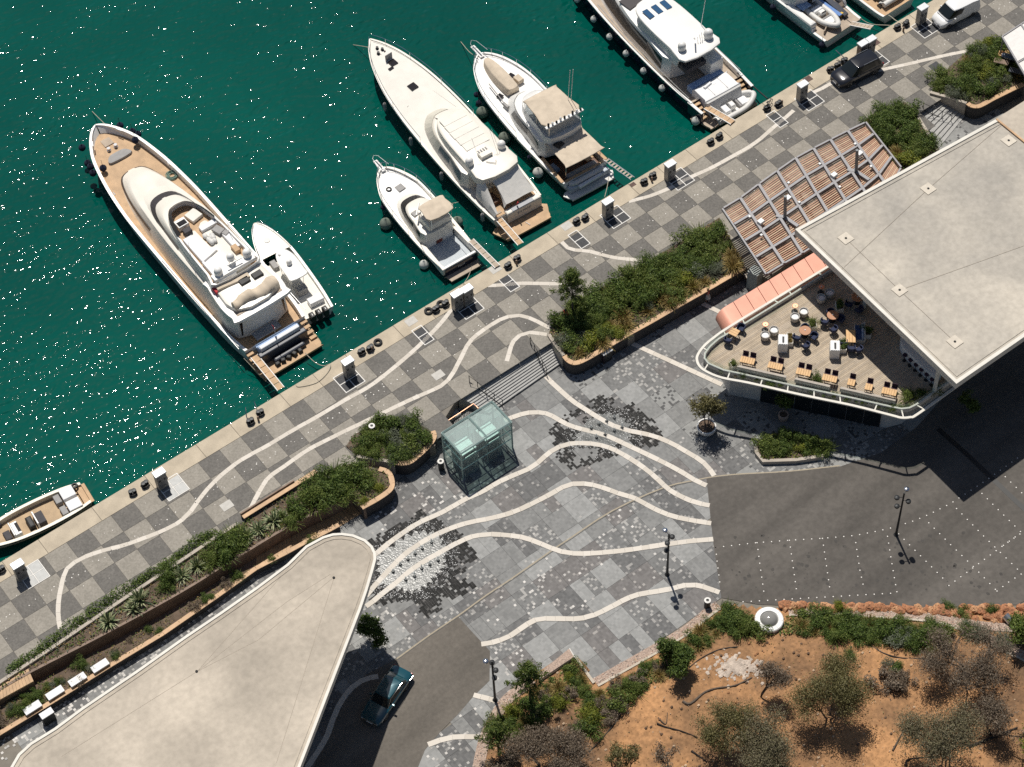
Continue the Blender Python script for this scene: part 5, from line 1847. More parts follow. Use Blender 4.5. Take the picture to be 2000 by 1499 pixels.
mb.build('foredeck', M_GELC, B, smooth=40)
mb = MB()
mb.lathe((9.1, 0, 1.2), [(0.28, 0), (0.28, 0.05), (0.1, 0.06)], 16)
mb.build('deck_hatch', M_PVC, B)
lbox(B, 'console', M_GEL, (4.6, 0, 1.0), (1.3, 0.9, 1.0), b=0.1)
lbox(B, 'windscreen', M_TINT, (5.3, 0, 1.6), (0.1, 0.85, 0.4))
hb = [(2.95, 0.72), (3.6, 0.82), (5.2, 0.8), (6.1, 0.55), (6.35, 0.25)]
pod(B, 'hardtop', M_GEL, hb, hb, 2.5, 2.62, crown=0.07, edge=0.08)
for x, s in ((3.4, 1), (3.4, -1), (5.5, 1), (5.5, -1)):
 ltube(B, 'hardtop_leg', M_INOX, [(x + 0.1, s * 0.45, 0.6), (x, s * 0.62, 2.5)], 0.035)
dome(B, 4.6, 0.05, 2.68, 0.24)
lbox(B, 'spotlight', M_INOX, (5.9, 0.3, 2.72), (0.16, 0.16, 0.12))
lbox(B, 'leaning_seat', M_CUSHG, (2.9, 0, 0.9), (0.6, 0.9, 0.8))
lbox(B, 'stern_bench', M_CUSH, (1.4, -0.5, 0.8), (0.7, 1.3, 0.5))
lbox(B, 'bow_cushion', M_CUSHG, (6.6, 0.65, 0.85), (0.9, 0.5, 0.35))
lbox(B, 'bow_cushion', M_CUSHG, (6.6, -0.65, 0.85), (0.9, 0.5, 0.35))
for y in (-0.62, 0.0, 0.62):
 mb = MB()
 mb.loft([[(-0.35 - 0.28 * s, y + w * 0.22, z), (-0.35 - 0.28 * s, y - w * 0.22, z), (0.25 - 0.5 * s, y - w * 0.2, z), (0.25 - 0.5 * s, y + w * 0.2, z)] for s, w, z in ((0.2, 0.7, 0.3), (0.1, 1, 0.7), (0.1, 1.05, 1.15), (0.3, 0.7, 1.32))])
 e_ = mb.build('outboard', M_BLACK, B, smooth=40)
 lbox(e_, 'cowl_stripe', M_GEL, (-0.2, y, 1.335), (0.22, 0.05, 0.02), b=0.005)
rails(B, capB, 7.2, 11.2, 0.25, 5)
C_ = boat('fishing_boat', 'small white sport fishing boat with a cockpit and a beige flybridge top', (8.62, 5.82), 88.0, 'motorboat')
stC = [(0, 1.78, 1.3), (2, 1.95, 1.3), (5, 2.05, 1.4), (7.5, 2.05, 1.6), (9.4, 1.88, 1.8), (10.6, 1.45, 1.92), (11.5, 0.95, 2.0), (12.0, 0.48, 2.04), (12.2, 0.08, 2.05)]
capC = hull(C_, stC, M_GEL, bul=0.18, rake=1.2, rail=0.25, deck=((3.3, 12.2, M_GEL), ), wl=0.85, mrail=M_GELC)
mb = MB()
mb.sheet([(0.2, -1.5), (3.4, -1.65), (3.4, 1.65), (0.2, 1.5)], 0.62)
mb.build('cockpit_deck', mat('blue grey deck', (0.45, 0.49, 0.52), 0.6, var=0.05), C_)
for s in (1, -1):
 lbox(C_, 'cockpit_coaming', M_GELC, (1.7, s * 1.68, 0.98), (3.4, 0.26, 0.72), s * -0.03)
lbox(C_, 'transom_coaming', M_GEL, (0.12, 0, 0.98), (0.24, 3.3, 0.7))
lbox(C_, 'transom_panel', M_NAVY, (-0.03, 0, 0.75), (0.05, 3.3, 0.75), b=0.01)
pl = [(-0.75, 1.3), (-0.7, 1.5), (-0.1, 1.6), (0, 1.5)]
pod(C_, 'swim_platform', M_TKD, pl, pl, 0.22, 0.34, crown=0.01, edge=0.03)
cb = [(3.3, 1.5), (5, 1.62), (7.2, 1.5), (8.7, 1.1), (9.3, 0.5)]
ct = [(3.3, 1.3), (5, 1.32), (6.0, 1.2), (6.7, 0.9), (6.95, 0.4)]
pod(C_, 'cabin', M_GELC, cb, ct, 1.2, 2.45, crown=0.08)
pod_band(C_, 'cabin_window', M_TINT, cb, ct, 1.2, 2.45, 0.55, 0.9, 0.04, (3.8, 30))
lbox(C_, 'cabin_bulkhead', M_GEL, (3.32, 0, 1.5), (0.12, 2.7, 1.8))
lbox(C_, 'cabin_door', mat('mahogany door', (0.2, 0.06, 0.04), 0.5, var=0.1), (3.24, 0.05, 1.35), (0.08, 0.6, 1.4))
for x, y in ((6.2, 0.75), (6.2, -0.85)):
 lbox(C_, 'skylight', M_CUSHG, (x - 0.5, y, 2.56), (0.55, 0.55, 0.06), 0.1, b=0.01)
lbox(C_, 'flybridge', M_GELC, (4.1, -0.2, 2.9), (1.6, 2.2, 0.7), b=0.15)
tb = [(3.1, 1.15), (4.4, 1.2), (4.95, 1.05)]
pod(C_, 'bimini_top', M_CANV, tb, tb, 4.05, 4.15, crown=0.08, edge=0.06, dy=-0.35)
for x, s in ((3.2, 1), (3.2, -1), (4.8, 1), (4.8, -1)):
 ltube(C_, 'bimini_leg', M_INOX, [(x, s * 1.0 - 0.3, 2.6), (x, s * 1.05 - 0.35, 4.1)], 0.025)
ltube(C_, 'radar_bar', M_GEL, [(4.9, 1.1, 3.3), (5.9, 0.2, 3.3)], 0.09)
for k in range(6):
 ltube(C_, 'rigging', M_INOX, [(3.0, -0.9 + 0.3 * k, 2.7), (5.0 + 0.1 * k, 0.7 - 0.12 * k, 2.8)], 0.014)
for s in (1, -1):
 ltube(C_, 'outrigger', M_INOX, [(5.2, s * 1.35, 2.5), (2.6, s * 1.75, 5.2)], 0.02)
lbox(C_, 'deck_hatch', M_CUSHG, (9.6, -0.2, 1.68), (0.7, 0.7, 0.06), 0.1, b=0.01)
mb = MB()
mb.torus((10.0, 0.7, 1.72), 0.2, 0.07, 14, 6)
mb.build('rope_coil', M_BLACK, C_)
lbox(C_, 'bow_pulpit', M_GEL, (12.5, 0, 2.02), (1.5, 0.4, 0.1), b=0.04)
ltube(C_, 'anchor', M_INOX, [(12.2, 0, 2.15), (13.1, 0, 2.1)], 0.06)
rails(C_, capC, 5.0, 12.2, 0.6, 4)
ltube(C_, 'pulpit_rail', M_INOX, [(11.8, 0.5, 2.55), (13.1, 0.28, 2.6), (13.35, 0, 2.6), (13.1, -0.28, 2.6), (11.8, -0.5, 2.55)], 0.024)
def lettering(root, text, loc, size, rz, m, tilt=90.0):
 cu = bpy.data.curves.new('lettering', 'FONT')
 cu.body = text
 cu.size = size
 cu.align_x = 'CENTER'
 cu.extrude = 0.004
 cu.resolution_u = 2
 o = bpy.data.objects.new('lettering', cu)
 COL.objects.link(o)
 dg = bpy.context.evaluated_depsgraph_get()
 me = bpy.data.meshes.new_from_object(o.evaluated_get(dg))
 bpy.data.objects.remove(o)
 o = bpy.data.objects.new('lettering', me)
 COL.objects.link(o)
 me.materials.clear()
 me.materials.append(m)
 o.parent = root
 o.location = loc
 o.rotation_euler = (R_(tilt), 0, rz)
 return o
lettering(C_, 'FELIX', (-0.065, 0, 0.72), 0.3, R_(-90), M_GEL)
for x, y, z, r, k, mm, lab in ((7.9, 2.5, 0.35, 0.55, 'ball', M_FENG, 'large dark green ball fender floating beside the sport fishing boat'), (2.2, 2.35, 0.3, 0.42, 'ball', M_FENW, 'pale ball fender at the cockpit side of the sport fishing boat'), (4.3, -2.5, 0.5, 0.5, 'ball', M_FENG, 'dark ball fender on the far side of the sport fishing boat'), (9.2, 1.9, 0.9, 0.24, 'ball', M_FENN, 'small dark fender near the bow of the sport fishing boat')):
 fender(C_, x, y, z, lab, r, k, mm)
plank('gangway', 'narrow weathered gangway of the small sport fishing boat', toW(C_, 1.2, -1.85, 1.5), toW(C_, -2.7, -1.9, 1.75), 0.5, M_TKD)
D = boat('motor_yacht', 'long cream motor yacht with plain foredeck and white cockpit cover', (15.75, 7.3), 87.2, 'yacht')
stD = [(0, 2.45, 1.6), (2, 2.65, 1.62), (6, 2.85, 1.75), (10, 2.88, 1.9), (14, 2.78, 2.05), (17.5, 2.42, 2.25), (20.5, 1.72, 2.45), (22.4, 0.95, 2.58), (23.5, 0.25, 2.65), (23.75, 0.03, 2.66)]
capD = hull(D, stD, M_GELC, bul=0.08, rake=2.0, rail=0.18, deck=((0, 5, M_GELC), ), wl=0.84, mrail=M_GELC)
mb = MB()
sel = [c for c in capD if c[0] >= 4]
rings = []
for c in sel:
 w = max(c[1] - 0.2, 0.02)
 rings.append([(c[0], w * s, c[3] - 0.06 + 0.28 * (1 - s * s) * min(1, w / 2)) for s in (-1, -0.8, -0.45, 0, 0.45, 0.8, 1)])
mb.loft(rings, closed=False)
mb.build('foredeck', M_NONS, D, smooth=True)
for x in (15.5, 15.42):
 pass
ltube(D, 'deck_seam', M_CUSHG, [(15.0, 1.6, 2.22), (15.3, -1.35, 2.24), (12.6, -2.0, 2.05)], 0.015, 4)
lbox(D, 'deck_hatch', M_TINT, (16.6, -0.05, 2.46), (0.75, 0.75, 0.06), 0.1, b=0.01)
lbox(D, 'open_hatch', M_TINT, (20.0, -0.1, 2.62), (0.7, 0.7, 0.1), 0.1, b=0.01)
mb = MB()
mb.box((20.55, -0.05, 2.95), (0.06, 0.75, 0.7), 0.1)
mb.build('hatch_lid', M_CUSHG, D)
lbox(D, 'deck_hatch', M_TINT, (19.5, 0.4, 2.6), (0.28, 0.5, 0.04), 0.1, b=0.01)
for x, y in ((22.3, 0.1), (21.9, -0.2), (21.7, 0.35)):
 mb = MB()
 mb.lathe((x, y, 2.6), [(0.16, 0), (0.16, 0.06), (0.08, 0.1), (0.08, 0.2), (0.13, 0.24)], 10)
 mb.build('anchor_winch', M_IRON, D, smooth=30)
lbox(D, 'chain_locker', M_TINT, (21.7, 0.0, 2.59), (0.6, 0.6, 0.04), 0.6, b=0.01)
cb = [(4.2, 2.3), (7, 2.45), (10, 2.35), (12.4, 1.85), (13.6, 1.0), (13.9, 0.35)]
ct = [(4.2, 2.1), (7, 2.15), (9.3, 1.95), (10.8, 1.45), (11.6, 0.75), (11.75, 0.3)]
pod(D, 'deckhouse', M_GELC, cb, ct, 1.6, 3.3, crown=0.12)
pod_band(D, 'windscreen', mat('cream screen cover', (0.58, 0.55, 0.47), 0.8, var=0.05), cb, ct, 1.6, 3.3, 0.36, 0.92, 0.04, (9.0, 30))
pod_band(D, 'side_window', mat('grey side glass', (0.16, 0.17, 0.19), 0.15, var=0), cb, ct, 1.6, 3.3, 0.4, 0.88, 0.05, (4.6, 9.0))
pod_band(D, 'screen_trim', M_TINT, cb, ct, 1.6, 3.3, 0.06, 0.14, 0.05, (8.6, 12.9))
hb = [(2.6, 1.85), (5, 2.0), (8.6, 1.9), (10.3, 1.45), (11.0, 0.8), (11.2, 0.3)]
pod(D, 'hardtop', M_GELC, hb, [(x - 0.1, w * 0.97) for x, w in hb], 3.3, 4.1, crown=0.16, edge=0.1)
for k in range(5):
 lbox(D, 'sunroof_panel', M_NONS, (6.3 + 0.88 * k, 0, 4.25), (0.86, 2.5 - 0.08 * abs(k - 2), 0.07), b=0.02)
dome(D, 4.6, 1.75, 4.15, 0.36)
dome(D, 4.6, -1.55, 4.15, 0.36)
lbox(D, 'roof_locker', M_GELC, (4.6, 0.15, 4.4), (0.7, 1.1, 0.35), b=0.06)
for k in range(4):
 lbox(D, 'roof_vent', M_CUSHG, (4.95, -0.2 + 0.25 * k, 4.6), (0.3, 0.12, 0.08), b=0.02)
ltube(D, 'roof_line', M_CUSHG, [(3.9, 0.5, 4.26), (3.3, -0.1, 4.24), (3.6, -0.3, 4.25)], 0.03)
for y in (1.0, -0.8, -1.0):
 ltube(D, 'antenna', M_INOX, [(4.0, y, 4.2), (5.2, y, 6.4)], 0.014)
for y in (0.8, -0.6):
 ltube(D, 'wiper', M_BLACK, [(11.7, y, 3.15), (10.7, y * 0.9, 3.75)], 0.03)
mb = MB()
rings = []
for x in np.linspace(3.0, 0.35, 10):
 f = (3.0 - x) / 2.65
 ht = 4.05 - 1.75 * f ** 0.9
 rings.append([(x, -2.0 - 0.05 * f, ht - 0.6 * (1 - f) - 0.25), (x, -1.8, ht - 0.05), (x, -0.9, ht + 0.03 * math.sin(x * 9)), (x, 0.0, ht - 0.05 * f), (x, 0.75 + 0.15 * f, ht - 0.02 + 0.04 * math.sin(x * 7)), (x, 1.25 - 0.55 * f * (1 - f) * 2.2 - 0.1, ht - 0.12 - 0.2 * f)])
mb.loft(rings, closed=False)
mb.build('cockpit_cover', M_CANVW, D, smooth=50)
mb = MB()
rings = []
for x in np.linspace(3.0, 0.1, 9):
 f = (3.0 - x) / 2.9
 rings.append([(x, 2.3, 1.75), (x, 2.12, 3.3 - 1.2 * f), (x, 1.5 + 0.45 * f, 3.9 - 1.85 * f)])
mb.loft(rings, closed=False)
mb.build('side_curtain', M_CANVW, D, smooth=50)
mb = MB()
mb.sheet([(0.1, -2.1), (3.2, -2.2), (3.2, 2.1), (0.1, 2.0)], 1.58)
mb.build('cockpit_sole', M_TK, D)
lbox(D, 'cockpit_seat', mat('brown leather', (0.14, 0.07, 0.04), 0.6, var=0.1), (1.9, 1.2, 1.8), (1.2, 0.6, 0.4))
for k in range(4):
 lbox(D, 'boarding_step', M_TKD, (0.5 - 0.3 * k, 1.75, 1.6 - 0.25 * k), (0.28, 0.7, 0.08), b=0.02)
lbox(D, 'transom', M_GELC, (0.05, -0.55, 1.15), (0.6, 3.5, 1.2), b=0.12)
lbox(D, 'transom_recess', mat('grey transom panel', (0.3, 0.31, 0.33), 0.4, var=0.05), (0.0, -0.45, 1.76), (0.5, 2.2, 0.06), b=0.02)
lettering(D, 'EVE MARIE', (-0.27, -0.5, 1.15), 0.3, R_(-90), M_CUSHG)
pl = [(-1.75, 1.9), (-1.6, 2.25), (-1.1, 2.45), (0.0, 2.45)]
pod(D, 'swim_platform', M_TK, pl, pl, 0.3, 0.48, crown=0.01, edge=0.03)
lbox(D, 'platform_ladder', M_INOX, (-1.2, -0.2, 0.53), (0.5, 0.06, 0.05), 0.3, b=0.01)
ltube(D, 'small_ensign', M_RED, [(0.1, 0.0, 1.9), (-0.15, 0.05, 2.5)], 0.06)
rails(D, capD, 10.5, 23.6, 0.6, 5)
plank('gangway', 'teak gangway from the long cream yacht across its swim platform', toW(D, 0.2, 1.95, 1.45), toW(D, -3.6, 2.15, 1.75), 0.55, M_TK)
for i, x in enumerate((17.2, 12.3, 7.3, 1.3)):
 fender(D, x, interp(stD, x)[0] + 0.2, 1.0, 'grey cylinder fender, number %s from the bow, along the long cream yacht' % ['one', 'two', 'three', 'four'][i], 0.17, 'cyl', M_CUSHG)
E_ = boat('flybridge_cruiser', 'white flybridge cruiser with beige canvas tops and a covered dinghy on deck', (22.85, 6.95), 87.0, 'motorboat')
stE = [(0, 2.3, 1.45), (2, 2.5, 1.45), (6, 2.68, 1.6), (9, 2.7, 1.8), (11.5, 2.6, 2.0), (13.3, 2.3, 2.13), (14.8, 1.75, 2.25), (15.8, 1.15, 2.32), (16.4, 0.5, 2.37), (16.6, 0.08, 2.38)]
capE = hull(E_, stE, M_GEL, bul=0.12, rake=1.3, rail=0.22, deck=((3.3, 16.6, M_GEL),), wl=0.85)
mb = MB()
mb.sheet([(0.3, -2.05), (3.5, -2.2), (3.5, 2.2), (0.3, 2.05)], 0.75)
mb.build('cockpit_sole', mat('dark teak', (0.13, 0.06, 0.03), 0.6, var=0.15), E_)
for s in (1, -1):
 lbox(E_, 'teak_coaming', M_TK, (1.85, s * 2.22, 1.5), (3.4, 0.3, 0.06), s * -0.05, b=0.02)
lbox(E_, 'transom_coaming', M_TK, (0.12, 0.2, 1.47), (0.25, 3.8, 0.06), b=0.02)
lbox(E_, 'cockpit_table', M_TK, (1.6, -1.3, 1.2), (0.9, 0.8, 0.06), 0.2)
lbox(E_, 'cockpit_bench', M_CUSHG, (0.75, -0.1, 0.98), (0.5, 3.0, 0.4))
lbox(E_, 'cockpit_cushion', mat('slate blue cushion', (0.2, 0.24, 0.3), 0.8, var=0.1), (2.2, 1.75, 1.15), (0.9, 0.5, 0.4), 0.1, b=0.1)
cb = [(3.4, 1.9), (6, 2.0), (8.6, 1.9), (10.2, 1.4), (11.2, 0.7), (11.35, 0.3)]
ct = [(3.4, 1.8), (6, 1.85), (7.8, 1.7), (9.0, 1.25), (9.5, 0.6), (9.6, 0.3)]
pod(E_, 'deckhouse', M_GEL, cb, ct, 1.5, 3.25, crown=0.1)
pod_band(E_, 'side_window', M_TINT, cb, ct, 1.5, 3.25, 0.35, 0.8, 0.04, (4.0, 9.0))
pod_band(E_, 'screen_seam', M_TINT, cb, ct, 1.5, 3.25, 0.93, 0.97, 0.03, (7.2, 30))
fb_ = [(3.0, 1.6), (5, 1.7), (7.2, 1.5), (8.3, 1.0), (8.6, 0.4)]
pod(E_, 'flybridge', M_GEL, fb_, [(x - 0.15, w) for x, w in fb_], 3.25, 4.1, crown=-0.25, edge=0.2)
mb = MB()
for x0, x1, f in ((3.1, 6.9, 0),):
 for s in (1, -1):
  mb.add([(x0, s * 1.62, 4.1), (x1, s * 1.55, 4.1), (x1 - 0.2, s * 1.5, 5.35), (x0, s * 1.6, 5.35)], [(0, 1, 2, 3)])
 mb.add([(6.9, 1.55, 4.1), (6.9, -1.55, 4.1), (6.7, -1.5, 5.35), (6.7, 1.5, 5.35)], [(0, 1, 2, 3)])
 mb.add([(3.1, 1.62, 4.1), (3.1, -1.62, 4.1), (3.1, -1.6, 5.35), (3.1, 1.6, 5.35)], [(0, 1, 2, 3)])
mb.build('clear_side_screen', glass_mat('clear vinyl', (0.75, 0.78, 0.8), 0.1, 0.35), E_)
for x, s in ((3.1, 1), (3.1, -1), (5.0, 1), (5.0, -1), (6.8, 1), (6.8, -1)):
 ltube(E_, 'canopy_frame', M_INOX, [(x, s * 1.62, 3.9), (x, s * 1.6, 5.4)], 0.035)
lbox(E_, 'helm_console', M_GEL, (6.2, 0.2, 4.3), (0.8, 1.6, 0.6))
lbox(E_, 'helm_seat', M_CUSHG, (4.9, 0.4, 4.3), (0.6, 1.2, 0.7))
tb = [(3.3, 1.7), (5, 1.75), (6.6, 1.65), (6.9, 1.5)]
pod(E_, 'canopy_top', M_CANV, tb, tb, 5.4, 5.5, crown=0.13, edge=0.05)
lbox(E_, 'arch_bar', M_GEL, (3.1, 0, 5.5), (0.32, 3.9, 0.1), b=0.03)
for k in range(9):
 mb = MB()
 mb.lathe((3.1, -1.7 + 0.42 * k, 5.55), [(0.1, 0), (0.1, 0.15 + 0.1 * (k % 3)), (0.04, 0.22 + 0.1 * (k % 3))], 8)
 mb.build('arch_instrument', M_GEL if k % 2 else M_BLACK, E_)
for y in (-1.5, -1.75):
 ltube(E_, 'antenna', M_GEL, [(5.2 + y * 0.3, y, 4.9), (5.0 + y * 0.3, y * 1.1, 9.2)], 0.025)
ab = [(0.0, 1.75), (0.4, 1.9), (3.0, 1.8), (3.35, 1.7)]
pod(E_, 'aft_awning', M_CANV, ab, ab, 3.25, 3.33, crown=0.06, edge=0.04)
lbox(E_, 'awning_hatch', M_TINT, (2.55, 1.0, 3.42), (0.7, 0.8, 0.05), 0.3, b=0.01)
for s in (1, -1):
 ltube(E_, 'awning_pole', M_INOX, [(0.4, s * 1.8, 1.4), (0.3, s * 1.8, 3.3)], 0.03)
lbox(E_, 'transom_board', mat('pale blue transom', (0.45, 0.5, 0.56), 0.5, var=0.06), (-0.3, -0.1, 0.75), (0.55, 4.2, 0.5), b=0.1)
mb = MB()
mb.tube([(-0.05, 1.75, 1.1), (-0.3, 1.3, 1.2), (-0.3, -1.2, 1.25), (-0.2, -1.6, 1.2)], 0.22, 10)
mb.build('dinghy_tube', M_PVC, E_, smooth=50)
lbox(E_, 'dinghy_floor', M_CUSH, (-0.72, 0.0, 1.05), (0.3, 2.4, 0.2), 0.05)
pod(E_, 'swim_platform', M_PVC, [(-1.25, 1.9), (-1.1, 2.2), (-0.1, 2.3)], [(-1.25, 1.9), (-1.1, 2.2), (-0.1, 2.3)], 0.25, 0.4, crown=0.01, edge=0.03)
db = [(11.0, 0.55), (11.6, 0.72), (13.2, 0.78), (14.6, 0.62), (15.4, 0.3)]
o = pod(E_, 'dinghy_cover', M_CANV, db, [(x, w * 0.75) for x, w in db], 2.05, 2.75, crown=0.16, edge=0.2, dy=0.05)
lbox(E_, 'deck_box', M_CANV, (12.0, -1.15, 2.2), (0.8, 0.6, 0.4), 0.1)
lbox(E_, 'deck_hatch', M_TINT, (12.9, -0.95, 2.05), (0.5, 0.5, 0.08), 0.3, b=0.01)
lbox(E_, 'deck_hatch', M_TINT, (11.4, 1.25, 2.02), (0.5, 0.5, 0.08), 0.3, b=0.01)
ltube(E_, 'boat_hook', M_CUSHG, [(10.0, 1.5, 2.1), (13.0, 1.35, 2.3)], 0.05)
lbox(E_, 'crane_foot', M_CUSHG, (10.1, 1.5, 2.1), (0.7, 0.25, 0.25), 0.1)
lbox(E_, 'bow_pulpit', M_GEL, (16.9, 0, 2.35), (1.7, 0.42, 0.1), b=0.04)
ltube(E_, 'anchor', M_INOX, [(16.2, 0, 2.46), (17.6, 0, 2.42)], 0.07)
ltube(E_, 'pulpit_rail', M_INOX, [(16.1, 0.55, 2.95), (17.5, 0.32, 3.0), (17.85, 0, 3.0), (17.5, -0.32, 3.0), (16.1, -0.55, 2.95)], 0.028)
rails(E_, capE, 6.5, 16.4, 0.6, 4)
for x, y, z, r, mm, lab in ((11.9, 2.9, 0.5, 0.55, M_FENG, 'large dark ball fender near the bow of the flybridge cruiser'), (8.2, 3.0, 0.5, 0.55, M_FENG, 'large green ball fender amidships of the flybridge cruiser'), (3.0, 2.95, 0.6, 0.48, M_FENW, 'pale ball fender at the cockpit of the flybridge cruiser'), (4.5, 2.85, 1.2, 0.18, M_FENN, 'small dark fender on the side of the flybridge cruiser'), (2.6, -2.85, 0.8, 0.3, M_FENW, 'pale fender on the far side of the flybridge cruiser'), (13.7, 2.3, 0.9, 0.26, M_FENN, 'foremost small black fender at the bow of the flybridge cruiser'), (12.9, 2.6, 0.7, 0.26, M_FENN, 'second small black fender at the bow of the flybridge cruiser')):
 fender(E_, x, y, z, lab, r, 'ball', mm)
plank('gangway', 'ladder-like slatted gangway of the flybridge cruiser', toW(E_, 0.1, -2.3, 1.5), toW(E_, -3.15, -2.75, 1.72), 0.42, M_TKD, slats=9)
F_ = boat('motor_yacht', 'navy-hulled motor yacht with white hardtop and three blue roof windows', (37.9, 7.5), 88.0, 'yacht')
stF = [(-0.3, 2.95, 1.75), (2, 3.1, 1.75), (6, 3.15, 1.85), (11, 3.05, 2.0), (16, 2.7, 2.2), (20, 2.0, 2.4), (23, 1.0, 2.6), (24.4, 0.15, 2.7)]
capF = hull(F_, stF, M_NAVY, bul=0.55, rake=1.8, rail=0.22, deck=((-1, 25, M_TKD),), wl=0.95)
cb = [(3.6, 2.3), (7, 2.4), (11, 2.2), (15, 1.6), (17.5, 0.9), (17.9, 0.35)]
ct = [(3.6, 2.1), (7, 2.15), (10, 1.9), (12.5, 1.35), (13.6, 0.8), (13.9, 0.3)]
pod(F_, 'deckhouse', M_GEL, cb, ct, 1.3, 3.5, crown=0.1)
pod_band(F_, 'side_window', M_TINT, cb, ct, 1.3, 3.5, 0.3, 0.85, 0.04, (4.5, 30))
hb = [(1.9, 1.95), (4, 2.05), (7, 2.05), (9.0, 1.85), (10.0, 1.3), (10.3, 0.4)]
pod(F_, 'hardtop', M_GEL, hb, [(x, w * 0.98) for x, w in hb], 4.45, 4.65, crown=0.16, edge=0.06)
for s in (1, -1):
 mb = MB()
 mb.loft([[(3.0, s * 2.05, 3.2), (4.4, s * 2.1, 3.2), (4.4, s * 1.95, 3.2), (3.0, s * 1.9, 3.2)], [(2.6, s * 2.0, 4.5), (5.2, s * 2.0, 4.5), (5.2, s * 1.88, 4.5), (2.6, s * 1.88, 4.5)]])
 mb.build('hardtop_support', M_GEL, F_)
 mb = MB()
 mb.loft([[(3.8, s * 2.2, 1.8), (9.5, s * 2.1, 1.8), (8.5, s * 1.95, 4.4), (4.0, s * 2.0, 4.4)], [(3.8, s * 2.1, 1.8), (9.5, s * 2.0, 1.8), (8.5, s * 1.85, 4.4), (4.0, s * 1.9, 4.4)]])
 mb.build('side_wing', M_PVC, F_)
for k in range(3):
 lbox(F_, 'roof_window', mat('blue skylight', (0.03, 0.09, 0.19), 0.15, var=0), (8.4, 1.1 - 0.98 * k, 4.835), (1.15, 0.55, 0.05), b=0.01)
lbox(F_, 'dark_screen', M_SMOK, (11.6, 0.5, 3.62), (1.5, 1.9, 0.08), 0.1)
dome(F_, 3.2, 1.35, 4.75, 0.38)
dome(F_, 3.0, -1.45, 4.75, 0.42)
for k in range(5):
 ltube(F_, 'mast_aerial', M_INOX, [(3.0 - 0.1 * (k % 2), -0.3 - 0.25 * k, 4.75), (3.1, -0.3 - 0.22 * k, 5.3 + 0.15 * (k % 3))], 0.03)
ltube(F_, 'radar_bar', M_GEL, [(3.2, -0.1, 5.1), (2.7, 0.4, 5.9)], 0.07)
ltube(F_, 'antenna', M_GEL, [(4.6, -1.9, 4.6), (4.4, -2.2, 8.6)], 0.03)
lbox(F_, 'upper_console', M_CUSHD, (2.6, 0.6, 3.0), (1.2, 2.2, 0.5))
lbox(F_, 'aft_settee', M_SKYB, (1.2, 0.1, 1.6), (0.7, 3.6, 0.7), b=0.1)
lbox(F_, 'aft_bulkhead', M_GEL, (2.2, -1.2, 2.3), (1.8, 1.4, 1.9), b=0.1)
pod(F_, 'aft_sunpad', M_CUSH, [(-1.2, 1.7), (-0.9, 1.9), (0.6, 1.9), (0.75, 1.7)], [(-1.1, 1.7), (-0.9, 1.8), (0.6, 1.8), (0.7, 1.7)], 1.1, 2.0, crown=0.05, edge=0.05)
for y in (-0.7, 0.75):
 lbox(F_, 'sunpad_seam', M_CUSHG, (-0.2, y, 2.045), (1.6, 0.03, 0.03), b=0.005)
lbox(F_, 'rolled_towel', M_CUSH, (0.3, 0.6, 2.12), (0.25, 0.9, 0.2), 0.2, b=0.08)
mb = MB()
mb.loft([[(-1.2, -1.95, 1.95), (-1.2, 1.95, 1.95), (-1.1, 1.9, 0.6), (-1.1, -1.9, 0.6)], [(-1.35, -1.85, 1.9), (-1.35, 1.85, 1.9), (-1.85, 1.8, 0.55), (-1.85, -1.8, 0.55)]])
mb.build('garage_door', M_PVC, F_)
lettering(F_, 'ALTHEA', (-1.72, -0.1, 1.1), 0.34, R_(-90), M_CUSHG, tilt=65)
for s in (1, -1):
 for k in range(4):
  lbox(F_, 'boarding_step', M_TK, (-0.5 - 0.36 * k, s * 2.35, 1.5 - 0.26 * k), (0.34, 0.6, 0.1), b=0.02)
 lbox(F_, 'quarter_wing', M_NAVY, (-0.9, s * 2.85, 1.0), (1.8, 0.24, 1.3), s * 0.06)
 lbox(F_, 'quarter_cap', M_GEL, (-0.9, s * 2.85, 1.68), (1.9, 0.3, 0.06), s * 0.06)
pl = [(-2.9, 2.2), (-2.7, 2.6), (-1.5, 2.9), (-0.6, 2.9)]
pod(F_, 'swim_platform', M_TKD, pl, pl, 0.3, 0.48, crown=0.01, edge=0.03)
ltube(F_, 'side_rail', M_INOX, [(x, 2.9 - 0.02 * max(x - 8, 0) ** 1.5, interp(stF, x)[1] + 0.4) for x in np.linspace(0, 14, 14)], 0.03)
ltube(F_, 'side_rail', M_INOX, [(x, -2.9 + 0.02 * max(x - 8, 0) ** 1.5, interp(stF, x)[1] + 0.4) for x in np.linspace(0, 14, 14)], 0.03)
for i, x in enumerate((17.0, 14.0, 11.3, 8.7, 6.0, 3.3, -1.4)):
 fender(F_, x, interp(stF, x)[0] + 0.22, 0.95 if i < 6 else 0.6, 'grey ball fender, %s from the bow, along the navy yacht' % ['first', 'second', 'third', 'fourth', 'fifth', 'sixth', 'seventh'][i], 0.32 if i < 6 else 0.4, 'ball', M_FENW)
plank('gangway', 'plain timber gangway from the stern of the navy yacht over its dinghy', toW(F_, -1.3, 2.0, 1.6), toW(F_, -4.3, 1.35, 1.75), 0.62, M_TK)
